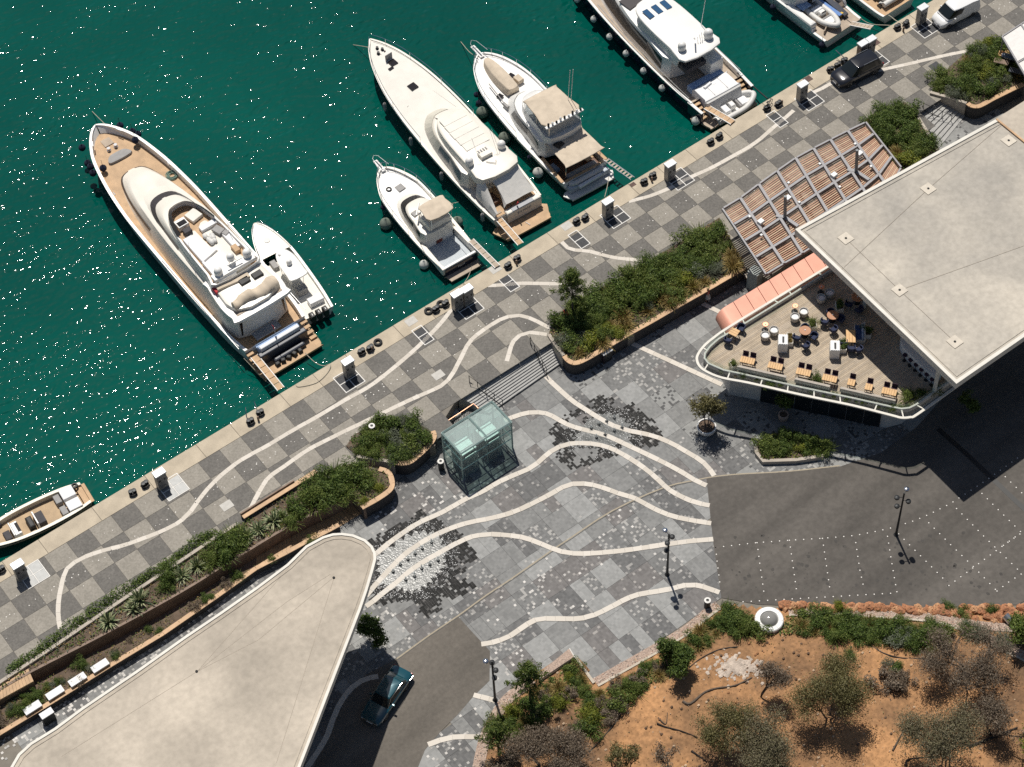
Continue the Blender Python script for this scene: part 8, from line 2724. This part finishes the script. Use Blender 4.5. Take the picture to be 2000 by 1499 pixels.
L_DRY = leaf_mat('dry brown twigs', [(0.075, 0.054, 0.038), (0.14, 0.105, 0.072), (0.2, 0.155, 0.112), (0.26, 0.21, 0.155)], trans=0.1)
L_DRYG = leaf_mat('dry grey olive leaves', [(0.085, 0.072, 0.04), (0.15, 0.128, 0.072), (0.21, 0.18, 0.115), (0.15, 0.145, 0.065)], trans=0.1)
M_BARK = mat('grey brown bark', (0.11, 0.085, 0.065), 0.95, var=0.25, scale=5)
M_BARKD = mat('dark burnt bark', (0.035, 0.028, 0.024), 0.95, var=0.25, scale=5)
VR = np.random.default_rng(42)
def leaf_cloud(centers, radii, n_each, size, flat=0.5, ratio=0.45, shell=0.55):
 """rhombic leaves spread through clumps; returns vertex and face arrays"""
 V = []
 for c, r, n in zip(centers, radii, n_each):
  d = VR.normal(size=(n, 3))
  d /= np.linalg.norm(d, axis=1)[:, None]
  rad = (shell + (1 - shell) * VR.random(n) ** 0.6)
  rad = np.where(VR.random(n) < 0.3, VR.random(n), rad)
  p = np.array(c) + d * rad[:, None] * np.array(r)
  nrm = d * 0.6 + VR.normal(size=(n, 3)) * 0.55 + np.array([0, 0, flat])
  nrm /= np.linalg.norm(nrm, axis=1)[:, None]
  a = np.cross(nrm, VR.normal(size=(n, 3)))
  a /= np.linalg.norm(a, axis=1)[:, None]
  b = np.cross(nrm, a)
  s = size * (0.6 + 0.8 * VR.random(n))[:, None]
  V.append(np.stack([p - a * s, p - b * s * ratio, p + a * s, p + b * s * ratio], axis=1).reshape(-1, 3))
 return np.concatenate(V)
def quads_mesh(name, V, m):
 n = len(V) // 4
 me = bpy.data.meshes.new(name)
 me.vertices.add(len(V))
 me.vertices.foreach_set('co', V.astype(np.float32).ravel())
 me.loops.add(n * 4)
 me.loops.foreach_set('vertex_index', np.arange(n * 4, dtype=np.int32))
 me.polygons.add(n)
 me.polygons.foreach_set('loop_start', np.arange(0, n * 4, 4, dtype=np.int32))
 me.update()
 me.materials.append(m)
 return me
def blades(n, length, width, spread, droop=0.5, base_r=0.08):
 V = []
 for k in range(n):
  a = VR.random() * 6.283
  el = spread[0] + (spread[1] - spread[0]) * VR.random()
  L = length * (0.65 + 0.5 * VR.random())
  d = np.array([math.cos(a) * math.cos(el), math.sin(a) * math.cos(el), math.sin(el)])
  o = np.array([math.cos(a), math.sin(a), 0]) * base_r * VR.random()
  s = np.array([-math.sin(a), math.cos(a), 0]) * width
  mid_ = o + d * L * 0.55
  tip = o + d * L + np.array([0, 0, -droop * L * math.cos(el) * 0.6])
  V += [o - s * 0.6, o + s * 0.6, mid_ + s, mid_ - s]
  V += [mid_ - s, mid_ + s, tip + s * 0.15, tip - s * 0.15]
 return np.array(V)
def bush_mesh(kind, v):
 r = 1.0
 if kind in ('dense', 'fresh', 'yellow', 'grey', 'dry'):
  m = dict(dense=L_DARK, fresh=L_MID, yellow=L_YEL, grey=L_GREY, dry=L_DRY)[kind]
  k = 9
  cs = [(VR.normal() * 0.42, VR.normal() * 0.42, 0.35 + 0.4 * VR.random()) for _ in range(k)]
  rs = [(0.3 + 0.28 * VR.random(),) * 2 + (0.28 + 0.25 * VR.random(),) for _ in range(k)]
  V = leaf_cloud(cs, rs, [(170, 230, 200)[v]] * k, 0.075 if kind != 'grey' else 0.06, ratio=(0.45, 0.25, 0.35)[v])
  if v != 0 and kind != 'dry':
   V = np.concatenate([V, blades(170, 1.05, 0.017, (0.35, 1.45), 0.25, 0.75)])
  return quads_mesh('foliage', V, m)
 if kind == 'grass':
  return quads_mesh('foliage', blades(260, 0.9, 0.017, (0.4, 1.45), 0.8, 0.3), L_OCHRE)
 if kind == 'agave':
  V = np.concatenate([blades(70, 0.95, 0.05, (0.15, 1.4), 0.25, 0.06)])
  return quads_mesh('foliage', V, L_AGAVE)
BUSH = {k: [bush_mesh(k, v) for v in range(3)] for k in ('dense', 'fresh', 'yellow', 'grey', 'grass', 'agave', 'dry')}
sm_ = MB()
for k in range(5):
 a = k * 1.256
 sm_.tube([(0, 0, -0.05), (0.18 * math.cos(a), 0.18 * math.sin(a), 0.25), (0.42 * math.cos(a), 0.42 * math.sin(a), 0.6)], 0.03, 4, r1=0.012)
STEM = sm_.mesh('stem', M_BARK)
WORDS = dict(dense='dense dark green shrub', fresh='fresh green leafy shrub', yellow='bright yellow-green shrub', grey='grey-green cushion shrub', grass='ochre feathery grass tuft', agave='spiky pale-striped agave rosette', dry='dry brown twiggy shrub')
pr = random.Random(77)
SKY_C = P(1502, 1213, ZP + 0.5)
def spots(base, x0, x1, words, y=None, near='', far=''):
 def f(c):
  k = min(len(words) - 1, max(0, int((c[0] - x0) / (x1 - x0) * len(words))))
  return base + ' ' + words[k] + ('' if y is None else (far if c[1] > y(c[0]) else near))
 return f
def shrub(kind, loc, s, where, sz=None):
 nm = {'grass': 'grass_tuft', 'agave': 'agave'}.get(kind, 'shrub')
 t = thing(nm, '%s %s' % (WORDS[kind], where), {'grass': 'grass tuft', 'agave': 'agave'}.get(kind, 'shrub'), loc, pr.uniform(0, 6.28), '%ss %s' % (WORDS[kind], where))
 t.scale = (s, s, sz or s * pr.uniform(0.8, 1.15))
 o = bpy.data.objects.new('foliage', pr.choice(BUSH[kind]))
 COL.objects.link(o)
 o.parent = t
 if kind not in ('grass', 'agave'):
  o = bpy.data.objects.new('stem', STEM)
  COL.objects.link(o)
  o.parent = t
 return t
def fill(poly, z, where, n, kinds, smin, smax, mind=0.55, seed=0, margin=0.0, zf=None):
 """scatter separate shrubs over a bed; kinds is a function of the position"""
 r = random.Random(seed)
 x0, x1 = min(p.x for p in poly), max(p.x for p in poly)
 y0, y1 = min(p.y for p in poly), max(p.y for p in poly)
 pts = []
 for _ in range(n * 30):
  if len(pts) >= n:
   break
  c = (r.uniform(x0, x1), r.uniform(y0, y1))
  if not inside(c, poly):
   continue
  k, (a, b) = kinds(c, r), (smin, smax)
  s = r.uniform(a, b) * (0.8 if k == 'grey' else 1.1 if k == 'grass' else 1)
  if (c[0] - SKY_C.x) ** 2 + (c[1] - SKY_C.y) ** 2 < 4.4 or (c[0] - SKY_C.x + 1.2) ** 2 + (c[1] - SKY_C.y + 1.2) ** 2 < 3:
   continue
  if any((c[0] - q[0]) ** 2 + (c[1] - q[1]) ** 2 < (mind * (s + q[2]) / 2 * 1.6) ** 2 for q in pts):
   continue
  pts.append((c[0], c[1], s))
  shrub(k, (c[0], c[1], zf(*c) if zf else z), s, where(c) if callable(where) else where)
def ground_cover(par, poly, z, n, mats, size=0.09, seed=1, zf=None):
 r = np.random.default_rng(seed)
 x0, x1 = min(p.x for p in poly), max(p.x for p in poly)
 y0, y1 = min(p.y for p in poly), max(p.y for p in poly)
 for m, f in mats:
  pts = []
  while len(pts) < n * f:
   c = (r.uniform(x0, x1), r.uniform(y0, y1))
   if inside(c, poly) and fbm(c[0] * 0.9, c[1] * 0.9, seed + f * 9) > 0.36:
    pts.append((c[0], c[1], (zf(*c) if zf else z) + 0.02 + 0.2 * r.random()))
  p = np.array(pts)
  n_ = len(p)
  nr = r.normal(size=(n_, 3)) * 0.5 + np.array([0, 0, 1])
  nr /= np.linalg.norm(nr, axis=1)[:, None]
  a = np.cross(nr, r.normal(size=(n_, 3)))
  a /= np.linalg.norm(a, axis=1)[:, None]
  b = np.cross(nr, a)
  s = size * (0.5 + r.random(n_))[:, None]
  V = np.stack([p - a * s, p - b * s * 0.45, p + a * s, p + b * s * 0.45], axis=1).reshape(-1, 3)
  if par is not None:
   V = V - np.array(par.location)
  o = bpy.data.objects.new('ground_cover', quads_mesh('ground_cover', V, m))
  COL.objects.link(o)
  o['kind'] = 'stuff'
  if par is not None:
   o.parent = par
def side(c, cap, d):
 return min((Vector((c[0], c[1])) - Vector((q.x, q.y))).length for q in cap) < d
capL = smooth_line(PL(P1CAP, 0.1), 8)
def k_long(c, r):
 if side(c, capL, 1.9):
  return r.choice(['grass', 'grass', 'grass', 'grey', 'yellow', 'fresh'])
 return r.choice(['dense', 'dense', 'fresh', 'dense', 'fresh', 'fresh', 'yellow' if r.random() < 0.35 else 'dense'])
t, q, z = PLANTERS['long']
ground_cover(t, q, z, 5200, ((L_DARK, 0.5), (L_MID, 0.25), (L_OCHRE, 0.25)), seed=3)
fill(shrink(q, 0.35), z, spots('in the long planter', 8, 25, ('at the stairs end', 'by the pine', 'at mid-length', 'beyond the middle', 'at the pergola end'), lambda x: -8.6 + (x - 8) * 0.05, ' by the timber cap', ' by the quay'), 84, k_long, 0.65, 1.2, 0.42, 1)
t, q, z = PLANTERS['stair']
ground_cover(t, q, z, 1800, ((L_DARK, 0.6), (L_GREY, 0.4)), seed=4)
fill(shrink(q, 0.3), z, spots('in the rounded planter', -10, -1, ('at its pointed end', 'at its middle', 'at its curved end'), lambda x: -7.2, ' on the plaza side', ' on the quay side'), 24, lambda c, r: r.choice(['dense', 'fresh', 'grey', 'fresh', 'dense']), 0.6, 1.05, 0.42, 2)
t, q, z = PLANTERS['grill']
ground_cover(t, q, z, 2400, ((L_DARK, 0.6), (L_MID, 0.4)), seed=5)
fill(shrink(q, 0.35), z, spots('in the planter by the barbecue corner', 50, 62, ('above the coping', 'at the middle', 'near the smoker')), 30, lambda c, r: r.choice(['dense', 'fresh', 'dense', 'yellow', 'fresh', 'grey', 'grass']), 0.65, 1.15, 0.42, 3)
t, q, z = PLANTERS['pergola']
ground_cover(t, q, z, 1800, ((L_DARK, 0.6), (L_OCHRE, 0.4)), seed=6)
fill(shrink(q, 0.3), z, spots('between pergola and upper stairs', 41, 47, ('by the pergola', 'midway', 'by the stairs'), lambda x: -8.2, ' at the roof', ' at the quay'), 24, lambda c, r: 'dense' if c[1] > -8.5 else r.choice(['grass', 'dense', 'dry', 'fresh', 'yellow']), 0.7, 1.2, 0.42, 4)
t, q, z = PLANTERS['island']
ground_cover(t, q, z, 900, ((L_DARK, 0.5), (L_YEL, 0.5)), seed=7)
fill(shrink(q, 0.35), z, 'on the kerbed island by the carriageway', 12, lambda c, r: r.choice(['dense', 'fresh', 'yellow', 'dense']), 0.5, 0.85, 0.42, 5)
t, q, z = PLANTERS['strip']
ground_cover(t, q, z, 3400, ((L_DARK, 0.6), (L_OCHRE, 0.2), (L_GREY, 0.2)), seed=8)
far_px = PL([(0, 1345), (200, 1212), (320, 1130), (400, 1085), (470, 1032), (620, 935), (700, 905), (745, 925), (750, 945), (715, 965), (690, 962), (640, 980), (560, 1018), (480, 1062), (400, 1110), (350, 1130), (200, 1218), (60, 1300)], z)
agv = [(535, 1012, 1.15), (505, 1030, 1.0), (480, 1045, 1.1), (385, 1102, 1.0), (355, 1120, 1.05), (272, 1168, 1.25), (262, 1185, 0.95), (212, 1210, 1.1), (550, 1005, 0.85)]
for px, py, s in agv:
 shrub('agave', P(px, py + 6, z), s, 'above the ramp, ' + ('by the timber bench', 'past the bench', 'halfway down', 'standing farthest down')[0 if px > 520 else 1 if px > 450 else 2 if px > 300 else 3])
big = [(640, 965, 1.25), (615, 975, 1.3), (660, 945, 1.1), (700, 930, 1.2), (690, 920, 1.0), (580, 990, 1.0), (720, 930, 0.8), (650, 930, 1.2), (625, 945, 1.1), (460, 1045, 1.1), (435, 1075, 1.2), (410, 1090, 0.95), (330, 1118, 0.9), (600, 960, 0.9), (740, 945, 0.5), (708, 972, 0.45), (570, 1010, 0.9), (448, 1058, 1.0), (328, 1140, 0.6), (675, 960, 1.0)]
for i, (px, py, s) in enumerate(big):
 shrub(['dense', 'fresh', 'dense', 'dense', 'fresh'][i % 5] if s > 0.55 else 'yellow', P(px, py + 8, z), s, 'in the strip planter ' + ('at the curved end', 'by the timber bench', 'by the agaves', 'beyond the agaves')[0 if px > 690 else 1 if px > 595 else 2 if px > 445 else 3])
hq = PL([(20, 1322), (100, 1262), (180, 1206), (260, 1152), (320, 1112), (380, 1070), (420, 1045)], 0)
hedge_c, hedge_r = [], []
for i in range(len(hq) - 1):
 n = int((hq[i + 1] - hq[i]).length / 0.62)
 for k in range(n):
  c = hq[i].lerp(hq[i + 1], (k + 0.5) / n)
  hedge_c.append((c.x + pr.uniform(0.05, 0.3), c.y + pr.uniform(0.1, 0.4), 0.12))
  s = pr.uniform(0.45, 0.75)
  hedge_r.append((s * 1.3, s, s * 0.9))
ht = thing('hedge', 'low uneven green hedge along the stone wall beside the quay paving', 'hedge', hedge_c[0])
V = leaf_cloud(hedge_c, hedge_r, [300] * len(hedge_c), 0.08)
o = bpy.data.objects.new('foliage', quads_mesh('foliage', V - np.array(hedge_c[0]), L_DARK))
COL.objects.link(o)
o.parent = ht
t, q, z = PLANTERS['low']
fill(shrink(q, 0.2), z, spots('in the low strip below the ramp', -46, -20, ('by the white slabs', 'past the white slabs', 'at the middle', 'near the roof tip')), 42, lambda c, r: r.choice(['dense', 'fresh', 'grey', 'dense', 'grass', 'dry']), 0.28, 0.56, 0.4, 6)
ground_cover(t, q, z, 1500, ((L_DARK, 0.5), (L_OCHRE, 0.5)), 0.06, seed=9)
for (t, w, d, lab), k in zip(BOXES, ('grass', 'dense', 'fresh', 'dense', 'dense', 'fresh')):
 s = 0.35 if w < 0.52 else 0.5
 for j in (-1, 1) if d > 0.95 else (0,):
  q = toW(t, 0, j * d * 0.25, 0.42)
  shrub(k, q, s, 'in the %s' % lab.split(' behind')[0].split(' between')[0].split(' in the')[0])
for i in range(26):
 f = (i + 0.5) / 26
 px = 1400 + 380 * f
 py = 728 + (px - 1400) * 0.218 + (0 if px < 1745 else -(px - 1745) * 0.4)
 q = P(px, py - 4, ZD + 0.1)
 shrub(pr.choice(['fresh', 'grey', 'dense', 'grass']), (q.x, q.y, ZD + 0.05), pr.uniform(0.22, 0.4), 'in the trough along the terrace parapet')
for px, py, s in ((1775, 780, 0.75), (1500, 757, 0.4), (1592, 745, 0.5), (1800, 770, 0.5), (1830, 765, 0.6)):
 shrub('fresh' if s > 0.55 else 'dense', P(px, py, ZD), s, 'at the right-hand corner of the terrace' if px > 1700 else 'by the parapet bench on the terrace')
def tree(name, label, base, height, spread, leafm, kind, seed, bark=M_BARK, n_leaf=5200, leaf=0.09, lean=(0, 0), trunk=0.11, group=None, sparse=1.0):
 t = thing(name, label, 'tree', base, 0, group)
 r = random.Random(seed)
 mb = MB()
 tips = []
 def grow(p, d, L, rad, depth):
  q = p + d * L
  mid_ = p + d * L * 0.5 + Vector((r.uniform(-1, 1), r.uniform(-1, 1), 0)) * L * 0.08
  mb.tube([p, mid_, q], rad, 5 if depth > 1 else 7, r1=rad * 0.62)
  if depth == 0:
   tips.append(q)
   return
  if depth <= 2:
   tips.append(mid_.lerp(q, 0.6))
  for k in range(r.choice([3, 3, 4]) if depth > 1 else 3):
   a = r.uniform(0, 6.28)
   tilt = r.uniform(0.45, 0.95)
   ax = Vector((math.cos(a), math.sin(a), 0))
   nd = (d * math.cos(tilt) + ax * math.sin(tilt) + Vector((0, 0, 0.12))).normalized()
   grow(q, nd, L * r.uniform(0.62, 0.85), rad * 0.6, depth - 1)
 h0 = height * (0.30 if kind != 'pine' else 0.5)
 if kind == 'pine':
  top = Vector((lean[0], lean[1], height))
  mb.tube([(0, 0, -0.2), (lean[0] * 0.3, lean[1] * 0.3, height * 0.4), top * 0.97], trunk, 7, r1=0.02)
  for i in range(34):
   f = 0.42 + 0.56 * i / 34
   a = i * 2.4
   L = spread * (1.05 - f) * 1.5 * r.uniform(0.6, 1.1) + 0.15
   p0 = Vector((lean[0] * f, lean[1] * f, height * f))
   p1 = p0 + Vector((math.cos(a) * L, math.sin(a) * L, 0.25 * L + 0.15))
   mb.tube([p0, p1], 0.025, 4, r1=0.01)
   tips += [p1, p0.lerp(p1, 0.6)]
 else:
  for s in range(3 if kind == 'olive' else 2):
   a = r.uniform(0, 6.28)
   d = Vector((math.cos(a) * 0.45 + lean[0], math.sin(a) * 0.45 + lean[1], 1)).normalized()
   grow(Vector((0.1 * math.cos(a), 0.1 * math.sin(a), -0.2)), d, h0, trunk * 0.75, 3)
 mx = max(math.hypot(q.x, q.y) for q in tips) or 1
 mz = max(q.z for q in tips) or 1
 kx, kz = spread / mx * 0.92, height / mz * 0.96
 if kind != 'pine':
  mb.v = [(x * kx, y * kx, z * kz) for x, y, z in mb.v]
  tips = [Vector((q.x * kx, q.y * kx, q.z * kz)) for q in tips]
 o = mb.build('trunk', bark, t)
 per = max(8, int(n_leaf / len(tips)))
 rr = 0.34 if kind == 'pine' else spread * 0.27
 V = leaf_cloud([tuple(q) for q in tips], [(rr * r.uniform(0.7, 1.2),) * 2 + (rr * 0.75,) for _ in tips], [int(per * r.uniform(0.5, 1.5) * sparse) + 2 for _ in tips], leaf, flat=0.35, ratio=0.3 if kind in ('pine', 'dry') else 0.42, shell=0.2)
 o = bpy.data.objects.new('crown', quads_mesh('crown', V, leafm))
 COL.objects.link(o)
 o.parent = t
 return t
def hz(px, py, z=ZP + 0.1):
 p = P(px, py, z)
 return (p.x, p.y, hill_z(p.x, p.y) if py > 1230 and px > 930 else z)
p = P(1118, 612, 0.08)
tree('pine_tree', 'young pine at the tip of the long planter near the stairs', p, 5.4, 1.5, L_PINE, 'pine', 1, n_leaf=5200, leaf=0.1)
p = P(1380, 834, ZP + 0.6)
tree('olive_tree', 'olive tree in a round white pot on the plaza', (p.x, p.y, ZP + 0.55), 3.9, 1.75, L_OLIVE, 'olive', 2, n_leaf=3800, leaf=0.085)
pot = thing('tree_pot', 'large round white pot holding the olive tree', 'pot', (p.x, p.y, ZP))
mb = MB()
mb.lathe((0, 0, 0), [(0.5, 0), (0.75, 0.35), (0.78, 0.7), (0.68, 0.72), (0.66, 0.6)], 22, cap1=False)
mb.build('shell', M_GEL, pot, smooth=40)
mb = MB()
mb.lathe((0, 0, 0.5), [(0.68, 0), (0.66, 0.12)], 18)
mb.build('soil', M_SOIL, pot)
p = P(1530, 812, ZP + 0.6)
tree('potted_tree', 'small tree in a pale pot in front of the dark shopfront', (p.x, p.y, ZP + 0.6), 2.4, 0.85, L_DARK, 'olive', 3, n_leaf=1500, leaf=0.09, trunk=0.06)
pot = thing('tree_pot', 'tall pale terracotta pot in front of the dark shopfront', 'pot', (p.x, p.y, ZP))
mb = MB()
mb.lathe((0, 0, 0), [(0.26, 0), (0.4, 0.4), (0.42, 0.8), (0.34, 0.82), (0.32, 0.7)], 18, cap1=False)
mb.build('shell', mat('pale terracotta', (0.5, 0.36, 0.28), 0.8, var=0.1), pot, smooth=40)
mb = MB()
mb.lathe((0, 0, 0.6), [(0.35, 0), (0.33, 0.1)], 14)
mb.build('soil', M_SOIL, pot)
p = P(728, 1262, ZP)
tree('small_tree', 'small dark evergreen tree beside the roof edge and the carriageway', p, 3.4, 1.5, L_DARK, 'olive', 4, n_leaf=4200, leaf=0.09, trunk=0.08)
p = P(1885, 812, ZP)
tree('small_tree', 'dark shrubby tree in the shade under the flat roof', p, 2.6, 1.0, L_DARK, 'olive', 14, n_leaf=1500, leaf=0.09, trunk=0.06)
tree('pine_tree', 'young pine beside the retaining wall at the plaza notch', hz(1036, 1376), 5.6, 1.6, L_PINE, 'pine', 5, n_leaf=5200, leaf=0.1)
tree('pine_tree', 'small bushy pine at the bottom beside the gravel bed', hz(974, 1472), 4.0, 1.4, L_PINE, 'pine', 6, n_leaf=4200, leaf=0.1)
tree('dry_bush_tree', 'large rounded grey-brown dry tree at the bottom edge', hz(1062, 1500), 3.6, 3.3, L_DRY, 'dry', 7, n_leaf=36000, leaf=0.07)
tree('dry_bush_tree', 'low grey dry bush at the bottom left of the hillside', hz(985, 1520), 1.8, 1.6, L_DRY, 'dry', 17, n_leaf=9000, leaf=0.07)
tree('round_tree', 'dense round green tree casting a dark shadow on the earth', hz(1306, 1312), 3.0, 1.75, L_DARK, 'olive', 8, n_leaf=15000, leaf=0.085)
tree('olive_tree', 'tall olive tree in the middle of the red hillside', hz(1618, 1408), 5.4, 3.5, L_OLIVE, 'olive', 9, n_leaf=30000, leaf=0.06)
tree('olive_tree', 'broad olive tree at the bottom centre of the hillside', hz(1510, 1490), 4.8, 3.9, L_DRYG, 'olive', 10, n_leaf=30000, leaf=0.06)
tree('olive_tree', 'smaller olive tree left of the broad one on the hillside', hz(1424, 1450), 4.2, 2.7, L_OLIVE, 'olive', 11, n_leaf=17000, leaf=0.06)
tree('olive_tree', 'large grey olive tree near the lower right of the hillside', hz(1848, 1470), 5.6, 3.9, L_DRYG, 'olive', 12, n_leaf=30000, leaf=0.06)
tree('dry_bush_tree', 'wide dry brown tree below the gravel path', hz(1898, 1345), 4.0, 4.0, L_DRY, 'dry', 13, n_leaf=24000, leaf=0.07, bark=M_BARKD)
tree('dry_bush_tree', 'dark burnt leaning tree beside the pale stone patch', hz(1482, 1368), 3.8, 2.2, L_DRY, 'dry', 15, n_leaf=5000, leaf=0.07, bark=M_BARKD)
tree('dry_bush_tree', 'brown dead tree behind the large grey olive', hz(1940, 1440), 3.4, 2.6, L_DRY, 'dry', 16, n_leaf=8500, leaf=0.07, bark=M_BARKD)
tree('bare_tree', 'bare dark tree at the bottom edge, left of its twin', hz(1228, 1512), 3.0, 1.3, L_OLIVE, 'dry', 18, n_leaf=900, leaf=0.09, bark=M_BARKD)
tree('bare_tree', 'bare dark tree at the bottom edge, right of its twin', hz(1298, 1512), 3.2, 1.4, L_DRY, 'dry', 19, n_leaf=900, leaf=0.09, bark=M_BARKD)
tree('bare_tree', 'thin half-bare tree at the bottom between two dark ones', hz(1195, 1500), 2.6, 1.3, L_OLIVE, 'dry', 21, n_leaf=1300, leaf=0.09)
tree('small_tree', 'bright green tree at the lower right corner', hz(2000, 1490), 3.2, 1.9, L_YEL, 'olive', 20, n_leaf=5200, leaf=0.1)
tree('olive_tree', 'green bushy tree at the right edge beside the path', hz(2002, 1262), 3.2, 1.7, L_MID, 'olive', 22, n_leaf=5200, leaf=0.1)
p = P(1855, 60 + 60, 0.08)
HB = [PL([(1180, 1350), (1330, 1262), (1405, 1205), (1470, 1205), (1475, 1235), (1410, 1250), (1340, 1290), (1240, 1370), (1190, 1410), (1150, 1440), (1110, 1420), (1120, 1390)], ZP), PL([(1535, 1205), (1620, 1208), (1700, 1215), (1780, 1218), (1845, 1235), (1850, 1262), (1790, 1270), (1720, 1258), (1640, 1250), (1550, 1246), (1440, 1250), (1440, 1235)], ZP), PL([(1000, 1385), (1060, 1340), (1120, 1298), (1150, 1345), (1080, 1400), (1010, 1440), (965, 1450), (970, 1410)], ZP)]
gc = thing('hillside_cover', 'patchy low plants and dry grass over the red hillside', 'ground cover', (0, 0, 0))
del gc['category']
gc['kind'] = 'stuff'
for i, q in enumerate(HB):
 ground_cover(gc, q, 0, 2600, ((L_DARK, 0.4), (L_OCHRE, 0.35), (L_MID, 0.25)), 0.1, 11 + i, zf=hill_z)
ground_cover(gc, hp, 0, 5200, ((L_OCHRE, 0.55), (L_DRY, 0.3), (L_OLIVE, 0.15)), 0.055, 21, zf=lambda x, y: hill_z(x, y) - 0.1)
fill(HB[0], 0, spots('beside the straight gravel bed', -6, 8, ('at its lower end', 'past the round tree', 'at its upper end', 'near the road corner')), 34, lambda c, r: r.choice(['fresh', 'dense', 'fresh', 'dense', 'grass', 'dry']), 0.5, 0.95, 0.45, 21, zf=hill_z)
fill(HB[1], 0, spots('below the gravel path', 4, 17, ('next to the skylight', 'a little past the skylight', 'at the middle of the boulders', 'before the dry tree')), 38, lambda c, r: r.choice(['dense', 'fresh', 'dense', 'dense', 'grass']), 0.55, 1.0, 0.4, 22, zf=hill_z)
fill(HB[2], 0, spots('in the planted notch', -13, -2, ('beside the gravel bed', 'by the young pine', 'under the retaining wall', 'at the pale kerb')), 24, lambda c, r: r.choice(['fresh', 'dense', 'grass', 'yellow', 'dry', 'fresh']), 0.45, 0.85, 0.45, 23, zf=hill_z)
for px, py, k, s in ((1660, 1285, 'dense', 0.5), (1735, 1300, 'grey', 0.6), (1750, 1310, 'dense', 0.6), (1760, 1325, 'dry', 0.55), (1480, 1240, 'fresh', 0.8), (1560, 1195, 'grass', 0.7), (1640, 1188, 'yellow', 0.6), (1880, 1200, 'fresh', 0.6), (1890, 1235, 'dense', 0.8), (1935, 1195, 'dense', 0.5), (1905, 1245, 'grey', 0.9), (1965, 1260, 'grey', 1.0), (1730, 1340, 'dry', 1.1), (1760, 1345, 'dry', 0.9), (1715, 1190, 'grass', 0.5), (1850, 1190, 'dense', 0.5), (1420, 1200, 'dense', 0.9), (1445, 1215, 'fresh', 0.9), (1160, 1400, 'yellow', 1.0), (1210, 1380, 'fresh', 1.0), (1780, 1258, 'grey', 0.8), (1745, 1265, 'grey', 0.9)):
 shrub(k, hz(px, py), s, 'standing alone on the hillside by the %s' % ('boulders' if py < 1215 else 'gravel path' if py < 1270 else 'olive trees'))
def on_hill(pts, dz=0.06):
 out = []
 for a, b in pts:
  p = P(a, b, ZP)
  out.append((p.x, p.y, hill_z(p.x, p.y) + dz))
 return smooth_line(out, 4)
for i, (pts, r_, lab, m) in enumerate((([(1333, 1378), (1348, 1383), (1375, 1362), (1400, 1352), (1435, 1348), (1468, 1330)], 0.11, 'long crooked fallen branch beside the pale stone patch', M_BARK), ([(1283, 1418), (1300, 1425), (1330, 1435), (1362, 1446)], 0.07, 'straight fallen branch on the open red earth', M_BARKD), ([(1350, 1472), (1380, 1492)], 0.09, 'short thick log at the bottom edge of the earth', M_BARKD), ([(1742, 1472), (1765, 1430)], 0.07, 'upright-lying pole left of the large grey olive', M_BARK), ([(1768, 1500), (1775, 1488), (1830, 1484)], 0.09, 'dark log at the bottom under the large grey olive', M_BARKD), ([(1890, 1465), (1930, 1450), (1985, 1428)], 0.13, 'big dark log at the right under the dead tree', M_BARKD), ([(1285, 1408), (1300, 1420), (1303, 1400)], 0.05, 'forked stick on the open red earth', M_BARK))):
 q = on_hill(pts)
 mb = MB()
 mb.tube(q, r_, 6, r1=r_ * 0.5)
 solo('fallen_branch', mb, m, lab, 'branch', q[0])
for pts, lab in (([(1675, 1261), (1700, 1268), (1725, 1282), (1760, 1291), (1800, 1293), (1840, 1303), (1852, 1308)], 'black irrigation hose across the ochre earth below the shrubs'), ([(1345, 1310), (1370, 1290), (1405, 1275), (1440, 1270)], 'black irrigation hose curving below the round green tree'), ([(1150, 1470), (1190, 1430), (1230, 1375), (1280, 1330)], 'black irrigation hose along the foot of the lower shrubs')):
 q = on_hill(pts, 0.03)
 mb = MB()
 mb.tube(q, 0.04, 5)
 solo('irrigation_hose', mb, M_BLACK, lab, 'hose', q[0])
